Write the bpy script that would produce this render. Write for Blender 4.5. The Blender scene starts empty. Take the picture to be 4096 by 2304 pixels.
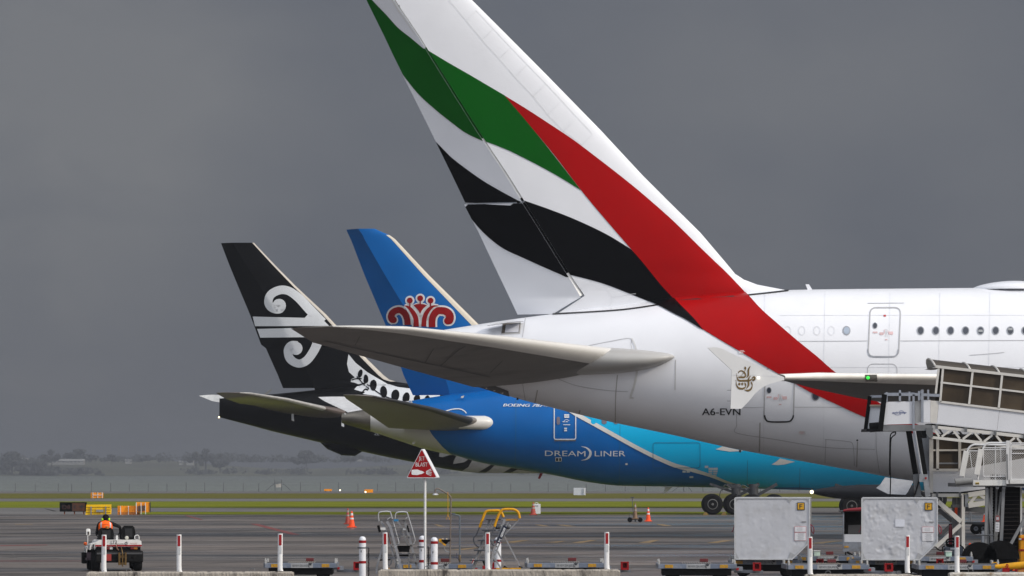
import bpy, bmesh, math, random
from mathutils import Vector, Matrix
from mathutils.bvhtree import BVHTree
random.seed(7)
scene = bpy.context.scene
COL = scene.collection
R = math.radians
# ------------------------------------------------------------------ camera
F, CX, HY, H = 15929.0, 2048.0, 1880.0, 2.9     # focal length (px of the 4096 px photo), horizon row, eye height
cam_d = bpy.data.cameras.new("camera"); cam = bpy.data.objects.new("camera", cam_d); COL.objects.link(cam)
cam.location = (0, 0, H); cam.rotation_euler = (R(90), 0, 0)
cam_d.sensor_width = 36; cam_d.lens = F / 4096 * 36; cam_d.shift_y = (HY - 1152) / 4096
cam_d.clip_start = 1; cam_d.clip_end = 30000
scene.camera = cam
# ------------------------------------------------------------------ view / light
scene.view_settings.view_transform = 'Standard'; scene.view_settings.look = 'None'
scene.view_settings.exposure = 0; scene.view_settings.gamma = 1; scene.view_settings.use_curve_mapping = False
SUN = Vector((0.80, -0.36, 0.47)).normalized()
sd = bpy.data.lights.new("sun", 'SUN'); sd.energy = 2.5; sd.angle = R(8); sd.color = (1.0, 0.90, 0.76)
sun = bpy.data.objects.new("sun", sd); COL.objects.link(sun)
sun.rotation_euler = SUN.to_track_quat('Z', 'Y').to_euler(); sun.location = (60, -20, 60)

def make_world():
    w = bpy.data.worlds.new("World"); scene.world = w; w.use_nodes = True
    n, l = w.node_tree.nodes, w.node_tree.links
    n.clear()
    out = n.new('ShaderNodeOutputWorld')
    sky = n.new('ShaderNodeTexSky'); sky.sky_type = 'NISHITA'; sky.sun_disc = False
    sky.sun_elevation = math.asin(SUN.z); sky.sun_rotation = math.atan2(SUN.x, SUN.y)
    b1 = n.new('ShaderNodeBackground'); b1.inputs[1].default_value = 0.06
    l.new(sky.outputs[0], b1.inputs[0])
    # storm cloud: dark bank ahead, bright broken overcast overhead and behind
    tc = n.new('ShaderNodeTexCoord')
    dot = n.new('ShaderNodeVectorMath'); dot.operation = 'DOT_PRODUCT'; dot.inputs[1].default_value = (0.20, -0.46, 0.865)
    l.new(tc.outputs['Generated'], dot.inputs[0])
    mr = n.new('ShaderNodeMapRange'); mr.interpolation_type = 'SMOOTHSTEP'
    mr.inputs[1].default_value = 0.20; mr.inputs[2].default_value = 1.0
    l.new(dot.outputs['Value'], mr.inputs[0])
    mp = n.new('ShaderNodeMapping'); mp.inputs['Scale'].default_value = (9, 9, 16)
    l.new(tc.outputs['Generated'], mp.inputs[0])
    no = n.new('ShaderNodeTexNoise'); no.inputs['Scale'].default_value = 1.0; no.inputs['Detail'].default_value = 4; no.inputs['Roughness'].default_value = 0.5
    l.new(mp.outputs[0], no.inputs[0])
    cr = n.new('ShaderNodeValToRGB')
    cr.color_ramp.elements[0].position = 0.22; cr.color_ramp.elements[0].color = (0.104, 0.116, 0.148, 1)
    cr.color_ramp.elements[1].position = 0.92; cr.color_ramp.elements[1].color = (0.180, 0.186, 0.202, 1)
    # a lighter break in the cloud bank to the upper left
    dp = n.new('ShaderNodeVectorMath'); dp.operation = 'DOT_PRODUCT'; dp.inputs[1].default_value = Vector((-.125, 1, .085)).normalized()
    l.new(tc.outputs['Generated'], dp.inputs[0])
    mp2 = n.new('ShaderNodeMapRange'); mp2.interpolation_type = 'SMOOTHSTEP'; mp2.inputs[1].default_value = .9962; mp2.inputs[2].default_value = .9999; mp2.inputs[4].default_value = .55
    l.new(dp.outputs['Value'], mp2.inputs[0])
    n2 = n.new('ShaderNodeTexNoise'); n2.inputs['Scale'].default_value = 2.4; n2.inputs['Detail'].default_value = 5; n2.inputs['Distortion'].default_value = .6; l.new(mp.outputs[0], n2.inputs[0])
    ml = n.new('ShaderNodeMath'); ml.operation = 'MULTIPLY'; l.new(mp2.outputs[0], ml.inputs[0]); l.new(n2.outputs[0], ml.inputs[1])
    ad = n.new('ShaderNodeMath'); ad.operation = 'ADD'; l.new(no.outputs[0], ad.inputs[0]); l.new(ml.outputs[0], ad.inputs[1])
    l.new(ad.outputs[0], cr.inputs[0])
    mx = n.new('ShaderNodeMix'); mx.data_type = 'RGBA'
    l.new(mr.outputs[0], mx.inputs[0]); l.new(cr.outputs[0], mx.inputs[6]); mx.inputs[7].default_value = (1.50, 1.56, 1.70, 1)
    b2 = n.new('ShaderNodeBackground'); l.new(mx.outputs[2], b2.inputs[0]); b2.inputs[1].default_value = 1.0
    ms = n.new('ShaderNodeMixShader'); ms.inputs[0].default_value = 0.96
    l.new(b1.outputs[0], ms.inputs[1]); l.new(b2.outputs[0], ms.inputs[2]); l.new(ms.outputs[0], out.inputs[0])
make_world()

# ------------------------------------------------------------------ materials
MATS = {}
def M(name, col, rough=.45, metal=0., var=.12, scale=2.5, bump=0., bscale=20., coat=0., emit=0., dirt=None, dirt_amt=.5, dscale=1.2, vec=(1,1,1), spec=.5, detail=5):
    """principled material with an object-space noise in its colour, optional dirt blotches and bump"""
    if name in MATS: return MATS[name]
    m = bpy.data.materials.new(name); m.use_nodes = True
    n, l = m.node_tree.nodes, m.node_tree.links
    b = n['Principled BSDF']
    b.inputs['Roughness'].default_value = rough; b.inputs['Metallic'].default_value = metal
    b.inputs['Coat Weight'].default_value = coat; b.inputs['Coat Roughness'].default_value = .12
    b.inputs['Specular IOR Level'].default_value = spec
    tc = n.new('ShaderNodeTexCoord'); mp = n.new('ShaderNodeMapping'); mp.inputs['Scale'].default_value = vec
    l.new(tc.outputs['Object'], mp.inputs[0])
    no = n.new('ShaderNodeTexNoise'); no.inputs['Scale'].default_value = scale; no.inputs['Detail'].default_value = detail
    l.new(mp.outputs[0], no.inputs[0])
    mr = n.new('ShaderNodeMapRange'); mr.inputs[1].default_value = .3; mr.inputs[2].default_value = .7
    l.new(no.outputs[0], mr.inputs[0])
    mx = n.new('ShaderNodeMix'); mx.data_type = 'RGBA'
    l.new(mr.outputs[0], mx.inputs[0])
    mx.inputs[6].default_value = [max(0, c*(1-var)) for c in col] + [1]; mx.inputs[7].default_value = [min(1, c*(1+var)) for c in col] + [1]
    last = mx.outputs[2]
    if dirt:
        n2 = n.new('ShaderNodeTexNoise'); n2.inputs['Scale'].default_value = dscale; n2.inputs['Detail'].default_value = 8; n2.inputs['Roughness'].default_value = .65
        l.new(mp.outputs[0], n2.inputs[0])
        r2 = n.new('ShaderNodeMapRange'); r2.inputs[1].default_value = .52; r2.inputs[2].default_value = .66; r2.inputs[4].default_value = dirt_amt
        l.new(n2.outputs[0], r2.inputs[0])
        m2 = n.new('ShaderNodeMix'); m2.data_type = 'RGBA'; l.new(r2.outputs[0], m2.inputs[0]); l.new(last, m2.inputs[6]); m2.inputs[7].default_value = list(dirt) + [1]
        last = m2.outputs[2]
    l.new(last, b.inputs['Base Color'])
    if bump:
        n3 = n.new('ShaderNodeTexNoise'); n3.inputs['Scale'].default_value = bscale; n3.inputs['Detail'].default_value = 4
        l.new(mp.outputs[0], n3.inputs[0])
        bp = n.new('ShaderNodeBump'); bp.inputs['Strength'].default_value = bump; bp.inputs['Distance'].default_value = .05
        l.new(n3.outputs[0], bp.inputs['Height']); l.new(bp.outputs[0], b.inputs['Normal'])
    if emit:
        b.inputs['Emission Color'].default_value = list(col) + [1]; b.inputs['Emission Strength'].default_value = emit
    MATS[name] = m
    return m

# ------------------------------------------------------------------ picture <-> place
EYE = Vector((0, 0, H))
def P(px, py, d): return Vector(((px-CX)/F*d, d, H-(py-HY)/F*d))
def gd(py, z=0.): return (H-z)*F/(py-HY)
def ray(px, py): return Vector(((px-CX)/F, 1, -(py-HY)/F))

# ------------------------------------------------------------------ objects
def tag(o, label=None, cat=None, group=None, kind=None):
    if label: o['label'] = label
    if cat: o['category'] = cat
    if group: o['group'] = group
    if kind: o['kind'] = kind
    return o
def thing(name, label, cat, loc=(0,0,0), group=None):
    o = bpy.data.objects.new(name, None); COL.objects.link(o); o.location = loc; o.empty_display_size = .3
    return tag(o, label, cat, group)
def root_loc(o):
    while o.parent: o = o.parent
    return Vector(o.location)
def link_mesh(name, verts, faces, mat, parent=None, smooth=False, angle=35):
    off = root_loc(parent) if parent else Vector((0,0,0))
    me = bpy.data.meshes.new(name); me.from_pydata([tuple(Vector(v)-off) for v in verts], [], faces); me.update()
    if smooth:
        me.polygons.foreach_set('use_smooth', [True]*len(me.polygons)); me.set_sharp_from_angle(angle=R(angle))
    if mat: me.materials.append(mat)
    o = bpy.data.objects.new(name, me); COL.objects.link(o)
    if parent: o.parent = parent
    return o
def children(o): return [c for c in bpy.data.objects if c.parent == o]
def copy_tree(o, loc=None, label=None, rz=None, scale=None):
    def rec(s, p):
        c = s.copy(); COL.objects.link(c); c.parent = p
        for ch in list(s.children): rec(ch, c)
        return c
    c = rec(o, None)
    if loc is not None: c.location = loc
    if label: c['label'] = label
    if rz is not None: c.rotation_euler.z = rz
    if scale: c.scale = scale
    return c

class MB:
    def __init__(s): s.v, s.f = [], []
    def add(s, vs, fs):
        k = len(s.v); s.v += [Vector(v) for v in vs]; s.f += [[i+k for i in f] for f in fs]; return s
    def box(s, c, size, rot=None, bev=0.):
        x, y, z = [a/2 for a in size]; c = Vector(c)
        bm = bmesh.new(); bmesh.ops.create_cube(bm, size=1)
        for v in bm.verts: v.co = Vector((v.co.x*2*x, v.co.y*2*y, v.co.z*2*z))
        if bev: bmesh.ops.bevel(bm, geom=bm.edges[:], offset=bev, segments=2, affect='EDGES', profile=.5)
        m = rot.to_3x3() if rot else Matrix.Identity(3)
        bm.verts.index_update()
        s.add([m @ v.co + c for v in bm.verts], [[v.index for v in f.verts] for f in bm.faces]); bm.free(); return s
    def bar(s, a, b, w, h=None, up=(0,0,1)):
        a, b = Vector(a), Vector(b); h = h or w; d = (b-a)
        if d.length < 1e-6: return s
        t = d.normalized(); u = Vector(up)
        if abs(t.dot(u)) > .98: u = Vector((1,0,0))
        sx = t.cross(u).normalized(); sz = sx.cross(t)
        vs = [p + sx*(i*w/2) + sz*(j*h/2) for p in (a, b) for i, j in ((-1,-1),(1,-1),(1,1),(-1,1))]
        return s.add(vs, [[3,2,1,0],[4,5,6,7],[0,1,5,4],[1,2,6,5],[2,3,7,6],[3,0,4,7]])
    def tube(s, pts, r, n=8, cap=True):
        pts = [Vector(p) for p in pts]; rs = r if isinstance(r, (list, tuple)) else [r]*len(pts)
        t0 = (pts[1]-pts[0]).normalized(); ref = Vector((0,0,1)) if abs(t0.z) < .9 else Vector((1,0,0))
        u = t0.cross(ref).normalized(); k = len(s.v); vs = []
        for i, p in enumerate(pts):
            t = (pts[min(i+1, len(pts)-1)]-pts[max(i-1, 0)]).normalized()
            u = (u - t*u.dot(t)).normalized(); w = t.cross(u)
            vs += [p + (u*math.cos(2*math.pi*j/n)+w*math.sin(2*math.pi*j/n))*rs[i] for j in range(n)]
        fs = [[i*n+j, i*n+(j+1)%n, (i+1)*n+(j+1)%n, (i+1)*n+j] for i in range(len(pts)-1) for j in range(n)]
        if cap: fs += [list(range(n))[::-1], [(len(pts)-1)*n+j for j in range(n)]]
        return s.add(vs, fs)
    def lathe(s, prof, c, axis=(0,0,1), n=20):
        a = Vector(axis).normalized(); u = a.orthogonal().normalized(); w = a.cross(u); c = Vector(c); vs = []
        for r, h in prof: vs += [c + a*h + (u*math.cos(2*math.pi*j/n)+w*math.sin(2*math.pi*j/n))*max(r, 1e-4) for j in range(n)]
        m = len(prof)
        fs = [[i*n+j, i*n+(j+1)%n, (i+1)*n+(j+1)%n, (i+1)*n+j] for i in range(m-1) for j in range(n)]
        fs += [list(range(n))[::-1], [(m-1)*n+j for j in range(n)]]
        return s.add(vs, fs)
    def prism(s, pts, vec):
        pts = [Vector(p) for p in pts]; n = len(pts); vec = Vector(vec)
        return s.add(pts + [p+vec for p in pts], [list(range(n)), list(range(n, 2*n))[::-1]] + [[i, i+n, (i+1)%n+n, (i+1)%n] for i in range(n)])
    def build(s, name, mat, parent=None, smooth=False, angle=35, label=None):
        o = link_mesh(name, s.v, s.f, mat, parent, smooth, angle)
        me = o.data; bm = bmesh.new(); bm.from_mesh(me); bmesh.ops.recalc_face_normals(bm, faces=bm.faces[:]); bm.to_mesh(me); bm.free()
        if smooth:
            me.polygons.foreach_set('use_smooth', [True]*len(me.polygons)); me.set_sharp_from_angle(angle=R(angle))
        if label: o['label'] = label
        return o

# ------------------------------------------------------------------ curves in the picture, paint on surfaces
def pchip(xs, ys, x):
    n = len(xs)
    if x <= xs[0]: return ys[0]
    if x >= xs[-1]: return ys[-1]
    i = max(j for j in range(n-1) if xs[j] <= x)
    dl = [(ys[j+1]-ys[j])/(xs[j+1]-xs[j]) for j in range(n-1)]
    def m(j):
        if j == 0: return dl[0]
        if j == n-1: return dl[-1]
        a, b = dl[j-1], dl[j]
        return 0 if a*b <= 0 else 2*a*b/(a+b)
    h = xs[i+1]-xs[i]; t = (x-xs[i])/h
    return ((2*t**3-3*t**2+1)*ys[i] + (t**3-2*t**2+t)*h*m(i) + (-2*t**3+3*t**2)*ys[i+1] + (t**3-t**2)*h*m(i+1))
def cr(pts, n=6, closed=False):
    """Catmull-Rom through points of any dimension"""
    out, N = [], len(pts)
    rng = range(N) if closed else range(N-1)
    for i in rng:
        g = (lambda k: pts[k % N]) if closed else (lambda k: pts[min(max(k, 0), N-1)])
        p0, p1, p2, p3 = g(i-1), g(i), g(i+1), g(i+2)
        for j in range(n):
            t = j/n
            out.append(tuple(.5*((2*b)+(c-a)*t+(2*a-5*b+4*c-d)*t*t+(3*b-a-3*c+d)*t**3) for a, b, c, d in zip(p0, p1, p2, p3)))
    if not closed: out.append(tuple(pts[-1]))
    return out
def stroke(pts, w=3., n=5, smooth=True, round_end=False):
    """closed outline of a stroke; points may carry their own width as third value"""
    p = [(a[0], a[1], a[2] if len(a) > 2 else w) for a in pts]
    if smooth and len(p) > 2: p = cr(p, n)
    L, Rr = [], []
    for i, a in enumerate(p):
        q0, q1 = p[max(i-1, 0)], p[min(i+1, len(p)-1)]
        dx, dy = q1[0]-q0[0], q1[1]-q0[1]; d = math.hypot(dx, dy) or 1
        nx, ny = -dy/d*a[2]/2, dx/d*a[2]/2
        L.append((a[0]+nx, a[1]+ny)); Rr.append((a[0]-nx, a[1]-ny))
    return L + Rr[::-1]
def strips(pts, w=3., n=5, smooth=True):
    """the same stroke as convex quads, one per step (safe for curls that come back on themselves)"""
    p = [(a[0], a[1], a[2] if len(a) > 2 else w) for a in pts]
    if smooth and len(p) > 2: p = cr(p, n)
    o = stroke(p, w, smooth=False); k = len(p)
    return [[o[i], o[i+1], o[2*k-2-i], o[2*k-1-i]] for i in range(k-1)]
def disc(x, y, r, n=24, ry=None, rot=0.):
    ry = ry or r
    return [(x+math.cos(a)*r*math.cos(rot)-math.sin(a)*ry*math.sin(rot), y+math.cos(a)*r*math.sin(rot)+math.sin(a)*ry*math.cos(rot)) for a in [2*math.pi*i/n for i in range(n)]]
def rrect(x0, y0, x1, y1, r, n=5, sk=0.):
    o = []
    for cx, cy, a0 in ((x1-r, y0+r, -90), (x1-r, y1-r, 0), (x0+r, y1-r, 90), (x0+r, y0+r, 180)):
        for i in range(n+1):
            a = R(a0+90*i/n); o.append((cx+r*math.cos(a), cy+r*math.sin(a)))
    return [(x+(y1-y)*sk, y) for x, y in o]
def T(pts, ox, oy, s): return [((p[0]/s+ox, p[1]/s+oy) + ((p[2]/s,) if len(p) > 2 else ())) for p in pts]
def clip(poly, a, b, c):   # keep a*x+b*y<=c
    out = []
    for i, p in enumerate(poly):
        q = poly[(i+1) % len(poly)]; dp, dq = a*p[0]+b*p[1]-c, a*q[0]+b*q[1]-c
        if dp <= 0: out.append(p)
        if dp*dq < 0:
            t = dp/(dp-dq); out.append((p[0]+(q[0]-p[0])*t, p[1]+(q[1]-p[1])*t))
    return out
def bvh_of(*objs, side=None):
    vs, fs = [], []
    for o in objs:
        k = len(vs); mw = Matrix.Translation(root_loc(o))
        vs += [mw @ v.co for v in o.data.vertices]; fs += [[i+k for i in p.vertices] for p in o.data.polygons if side is None or p.normal.y < side]
    return BVHTree.FromPolygons(vs, fs)
def cast(bvh, px, py, off):
    d = ray(px, py).normalized(); h, n, i, t = bvh.ray_cast(EYE, d)
    if h is None: return None
    if n.dot(d) > 0: n = -n
    return h + n*off
def paint(name, polys, bvh, mat, parent, off=.02, cell=11., tris=None, label=None):
    """thin paint film lying on a surface: outlines are projected onto the real surface and keep to its curve"""
    vs, fs, key = [], [], {}
    pts2 = []
    def vid(p):
        k = (round(p[0], 2), round(p[1], 2))
        if k not in key: key[k] = len(pts2); pts2.append(k); vs.append(cast(bvh, k[0], k[1], off))
        return key[k]
    pieces = []
    if tris: pieces = tris
    else:
        for poly in polys:
            x0, x1 = min(p[0] for p in poly), max(p[0] for p in poly); y0, y1 = min(p[1] for p in poly), max(p[1] for p in poly)
            nx, ny = max(1, math.ceil((x1-x0)/cell)), max(1, math.ceil((y1-y0)/cell))
            for i in range(nx):
                xa, xb = x0+(x1-x0)*i/nx, x0+(x1-x0)*(i+1)/nx
                col = clip(clip(poly, -1, 0, -xa), 1, 0, xb)
                if len(col) < 3: continue
                for j in range(ny):
                    ya, yb = y0+(y1-y0)*j/ny, y0+(y1-y0)*(j+1)/ny
                    c = clip(clip(col, 0, -1, -ya), 0, 1, yb)
                    if len(c) >= 3: pieces.append(c)
    for c in pieces:
        ids = []
        for p in c:
            i = vid(p)
            if not ids or ids[-1] != i: ids.append(i)
        if len(ids) > 1 and ids[0] == ids[-1]: ids.pop()
        ids = list(dict.fromkeys(ids))
        if len(ids) < 3: continue
        good = [i for i in ids if vs[i] is not None]
        if not good: continue
        f = []; N = len(ids)
        for q in range(N):
            i = ids[q]
            if vs[i] is not None: f.append(i); continue
            for g in (ids[q-1], ids[(q+1) % N]):       # the outline is cut where it leaves the surface
                if vs[g] is None: continue
                lo, hi = pts2[g], pts2[i]
                for _ in range(12):
                    m = ((lo[0]+hi[0])/2, (lo[1]+hi[1])/2)
                    if cast(bvh, m[0], m[1], off) is None: hi = m
                    else: lo = m
                pts2.append(lo); vs.append(cast(bvh, lo[0], lo[1], off)); f.append(len(vs)-1)
        if len(f) > 2: fs.append(f)
    used = sorted({i for f in fs for i in f}); mp = {u: k for k, u in enumerate(used)}
    o = link_mesh(name, [vs[u] for u in used], [[mp[i] for i in f] for f in fs], mat, parent, True, 60)
    if label: o['label'] = label
    return o
def paint_each(name, polys, *a, **k): return [paint(name, [q], *a, **k) for q in polys]
def glyphs(s):
    cu = bpy.data.curves.new("txt", 'FONT'); cu.body = s; cu.size = 1; cu.resolution_u = 3
    o = bpy.data.objects.new("txt", cu); COL.objects.link(o)
    me = o.to_mesh(); vs = [(v.co.x, v.co.y) for v in me.vertices]; fs = [list(p.vertices) for p in me.polygons]
    o.to_mesh_clear(); bpy.data.objects.remove(o); bpy.data.curves.remove(cu)
    return vs, fs
def lettering(name, s, p0, p1, h, bvh, mat, parent, off=.014, shear=0., bold=0.):
    """painted writing from p0 to p1 (baseline, picture px), cap height h"""
    vs, fs = glyphs(s); x0, x1 = min(v[0] for v in vs), max(v[0] for v in vs)
    cap = max(v[1] for v in vs) or .7
    ux, uy = (p1[0]-p0[0])/(x1-x0), (p1[1]-p0[1])/(x1-x0); L = math.hypot(p1[0]-p0[0], p1[1]-p0[1]); nx, ny = (p1[1]-p0[1])/L*h/cap, -(p1[0]-p0[0])/L*h/cap
    q = [(p0[0]+(v[0]-x0)*ux+v[1]*nx+shear*v[1]*ux*.7, p0[1]+(v[0]-x0)*uy+v[1]*ny) for v in vs]
    tr = [[q[i] for i in f] for f in fs]
    if bold: tr = tr + [[(a+bold, b) for a, b in t] for t in tr]
    return paint(name, None, bvh, mat, parent, off, tris=tr)

# ------------------------------------------------------------------ bodies of aircraft
def fuselage(name, st, dc, mat, parent, step=10, n=96, far=1.):
    xs = [s[0] for s in st]; cols = [[s[k] for s in st] for k in (1, 2, 3)]
    X = []; x = xs[0]
    while x < xs[-1]: X.append(x); x += step if x < 4300 else 90
    X.append(xs[-1]); vs, fs = [], []
    for x in X:
        t, b, w = [pchip(xs, c, x) for c in cols]
        zt, zb = P(x, t, dc).z, P(x, b, dc).z; zc, hh = (zt+zb)/2, (zt-zb)/2; wx = (x-CX)/F*dc
        vs += [Vector((wx, dc-w*math.cos(2*math.pi*j/n), zc+hh*math.sin(2*math.pi*j/n))) for j in range(n)]
    m = len(X)
    fs = [[i*n+j, i*n+(j+1) % n, (i+1)*n+(j+1) % n, (i+1)*n+j] for i in range(m-1) for j in range(n)]
    fs += [list(range(n)), [(m-1)*n+j for j in range(n)][::-1]]
    b = MB(); b.add(vs, fs); return b.build(name, mat, parent, True, 50)
def yt(c): return max(0, 5*(.2969*math.sqrt(max(c, 0))-.1260*c-.3516*c*c+.2843*c**3-.1036*c**4))
def loft(name, st, mat, parent, axis=(0,0,1), c0=0., c1=1., sub=6, n=14, camber=0., shift=None, short=0.):
    """st: stations (LE, TE, max thickness[, hinge fraction]); airfoil section along axis; shift moves the part aft of the hinge"""
    ax = Vector(axis).normalized(); S = []
    for i in range(len(st)-1):
        for k in range(sub):
            t = k/sub; S.append(tuple(a+(b-a)*t for a, b in zip(st[i], st[i+1])))
    S.append(tuple(st[-1])); vs, ring = [], 0
    for s in S:
        le, te, th = s[0], s[1], s[2]; hf = s[3] if len(s) > 3 else 1.
        a = 0. if c0 == 0 else hf
        b = 1. if c1 == 1 else hf-short
        cs = [a+(b-a)*(1-math.cos(math.pi/2*k/n)) if a == 0 else a+(b-a)*k/n for k in range(n+1)]
        up = [le+(te-le)*c+ax*(yt(c)*th+camber*th*math.sin(math.pi*c)) for c in cs]
        lo = [le+(te-le)*c-ax*(yt(c)*th-camber*th*math.sin(math.pi*c)) for c in cs]
        if shift is not None and a > 0:
            for k, c in enumerate(cs):
                q = (c-hf)/(1-hf)*shift; up[k] = up[k]+Vector((0, q, 0)); lo[k] = lo[k]+Vector((0, q, 0))
        r = up + lo[::-1] if a > 0 else up[::-1] + lo[1:]
        ring = len(r); vs += r
    fs = [[i*ring+j, i*ring+(j+1) % ring, (i+1)*ring+(j+1) % ring, (i+1)*ring+j] for i in range(len(S)-1) for j in range(ring)]
    fs += [list(range(ring)), [(len(S)-1)*ring+j for j in range(ring)][::-1]]
    b = MB(); b.add(vs, fs); return b.build(name, mat, parent, True, 40)
def bogie(parent, px, py_bottom, d, wheels=2, rad=.66, pitch=1.55, strut_top=None, depth=1.1, lean=0., aft=0.):
    """landing gear leg with wheels standing on the apron; parts: strut, wheels (> hub)"""
    base = P(px, py_bottom, d); base.z = 0
    leg = MB(); top = Vector((base.x+(wheels-1)*pitch/2+lean+aft, d+.6, strut_top)); bot = Vector((base.x+(wheels-1)*pitch/2+aft, d+.6, rad))
    leg.tube([bot, bot.lerp(top, .5)], .2, 12); leg.tube([bot.lerp(top, .45), top], .3, 12)
    leg.bar(bot-Vector((pitch/2+.2+aft, 0, 0)), bot+Vector((pitch/2+.2, 0, 0)), .28, .3)
    leg.bar(bot.lerp(top, .35), top+Vector((1.5, 0, 0)), .2); leg.bar(bot.lerp(top, .55), top+Vector((-1.7, .2, 0)), .16)
    leg.tube(cr([bot+Vector((-.9, -.3, .9)), bot+Vector((-.7, -.3, 1.25)), bot.lerp(top, .6), top+Vector((-.4, 0, 0))], 5), .035, 6)
    leg.tube(cr([bot+Vector((-1.1, -.3, .4)), bot+Vector((-.95, -.3, .95)), bot+Vector((-.3, -.2, 1.05)), bot.lerp(top, .8)], 5), .03, 6)
    leg.build('landing_strut', M('gear_steel', (.06, .062, .066), .45, .3, dirt=(.02, .02, .02), spec=.2), parent, True)
    for i in range(wheels):
        for k in (0, 1):
            c = Vector((base.x+i*pitch, d+k*depth, rad)); w = MB()
            w.lathe([(rad*.5, -.24), (rad*.8, -.26), (rad*.94, -.2), (rad, -.08), (rad, .08), (rad*.94, .2), (rad*.8, .26), (rad*.5, .24)], c, (0,1,0), 36)
            t = w.build('wheel', M('tyre_rubber', (.008, .008, .0085), .85, 0, .3, 6, spec=.1), parent, True)
            h = MB(); h.lathe([(rad*.5, -.2), (rad*.5, -.25), (rad*.44, -.26), (rad*.36, -.17), (rad*.15, -.2), (rad*.1, -.27)], c, (0,1,0), 28)
            for q in range(14):
                a = 2*math.pi*q/14; h.bar(c+Vector((math.cos(a)*rad*.16, -.2, math.sin(a)*rad*.16)), c+Vector((math.cos(a)*rad*.38, -.2, math.sin(a)*rad*.38)), .03, .05)
            h.build('hub', M('hub_metal', (.15, .15, .145), .4, .4), t, True)
# ================================================================== ground, water, far shore
def ground_mat():
    m = bpy.data.materials.new('wet_asphalt'); m.use_nodes = True
    n, l = m.node_tree.nodes, m.node_tree.links; b = n['Principled BSDF']
    tc = n.new('ShaderNodeTexCoord')
    def noise(sc, det=6, vec=(1,1,1), ro=.55):
        mp = n.new('ShaderNodeMapping'); mp.inputs['Scale'].default_value = vec; l.new(tc.outputs['Object'], mp.inputs[0])
        o = n.new('ShaderNodeTexNoise'); o.inputs['Scale'].default_value = sc; o.inputs['Detail'].default_value = det; o.inputs['Roughness'].default_value = ro
        l.new(mp.outputs[0], o.inputs[0]); return o.outputs[0]
    def rng(x, a, b_, c=0., d=1.):
        r = n.new('ShaderNodeMapRange'); r.inputs[1].default_value = a; r.inputs[2].default_value = b_; r.inputs[3].default_value = c; r.inputs[4].default_value = d
        l.new(x, r.inputs[0]); return r.outputs[0]
    def mixc(f, a, b_):
        x = n.new('ShaderNodeMix'); x.data_type = 'RGBA'; l.new(f, x.inputs[0])
        for s, v in ((6, a), (7, b_)):
            if isinstance(v, tuple): x.inputs[s].default_value = v + (1,)
            else: l.new(v, x.inputs[s])
        return x.outputs[2]
    big = noise(.13, 5, (.30, .9, 1), .6); mid = noise(.5, 6, (.2, 1, 1), .6); fine = noise(9, 3)
    c = mixc(rng(big, .42, .57), (.170, .143, .124), (.027, .025, .024))
    c = mixc(rng(mid, .47, .62, 0, .8), c, (.185, .160, .142))
    c = mixc(rng(fine, .45, .75, 0, .35), c, (.03, .03, .03))
    # slab joints of the apron
    br = n.new('ShaderNodeTexBrick'); br.offset = 0; br.inputs['Scale'].default_value = 1; br.inputs['Brick Width'].default_value = 7.5; br.inputs['Row Height'].default_value = 7.5
    br.inputs['Mortar Size'].default_value = .11; br.inputs['Color1'].default_value = (1,1,1,1); br.inputs['Color2'].default_value = (.66,.66,.67,1); br.inputs['Mortar'].default_value = (.25,.25,.25,1)
    mp = n.new('ShaderNodeMapping'); mp.inputs['Rotation'].default_value = (0, 0, R(17)); l.new(tc.outputs['Object'], mp.inputs[0]); l.new(mp.outputs[0], br.inputs[0])
    mu = n.new('ShaderNodeMix'); mu.data_type = 'RGBA'; mu.blend_type = 'MULTIPLY'; mu.inputs[0].default_value = .8; l.new(c, mu.inputs[6]); l.new(br.outputs[0], mu.inputs[7])
    l.new(mu.outputs[2], b.inputs['Base Color'])
    wet = noise(.16, 4, (.35, 1, 1)); r1 = rng(wet, .45, .62, .62, .27)
    l.new(r1, b.inputs['Roughness'])
    b.inputs['Specular IOR Level'].default_value = .4
    bp = n.new('ShaderNodeBump'); bp.inputs['Strength'].default_value = .25; bp.inputs['Distance'].default_value = .02
    l.new(noise(3.5, 5), bp.inputs['Height']); l.new(bp.outputs[0], b.inputs['Normal'])
    return m
def sheet(name, x0, x1, y0, y1, z, mat, nx=1, wob=0., kind='structure', lab=None, seed=1):
    rd = random.Random(seed); top, bot = [], []
    for i in range(nx+1):
        x = x0+(x1-x0)*i/nx
        bot.append((x, y0+rd.uniform(-wob, wob), z)); top.append((x, y1+rd.uniform(-wob, wob), z))
    o = link_mesh(name, bot+top, [[i, i+1, nx+2+i, nx+1+i] for i in range(nx)], mat); o['kind'] = kind
    if lab: o['label'] = lab
    return o
ASPHALT = ground_mat()
sheet('apron', -700, 700, -700, 540, 0, ASPHALT)
MG1 = M('dry_turf', (.098, .094, .014), .9, 0, .25, .35, .5, 3, vec=(.4, 1.6, 1), dirt=(.105, .08, .026), dirt_amt=.55, dscale=.12, spec=.1)
MG2 = M('green_turf', (.140, .155, .004), .9, 0, .22, .3, .5, 3, vec=(.4, 1.6, 1), dirt=(.06, .088, .005), dirt_amt=.6, dscale=.15, spec=.1)
MTX = M('taxiway_concrete', (.135, .127, .118), .5, 0, .25, .12, dirt=(.07, .07, .07), dscale=.07, vec=(.4, 1, 1))
sheet('grass_strip', -400, 400, 404, 490, .012, MG1, 300, .5, seed=3)
sheet('grass_strip', -400, 400, 305, 366, .012, MG2, 300, .4, seed=4)
sheet('grass_strip', -25.2, 17, 258.5, 275, .012, MG2, 80, .25, seed=5)
sheet('taxiway', -400, 400, 369, 401, .006, MTX); sheet('taxiway', -400, 400, 276, 304, .006, MTX); sheet('taxiway', -400, -26, 259, 276, .005, MTX)
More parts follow.
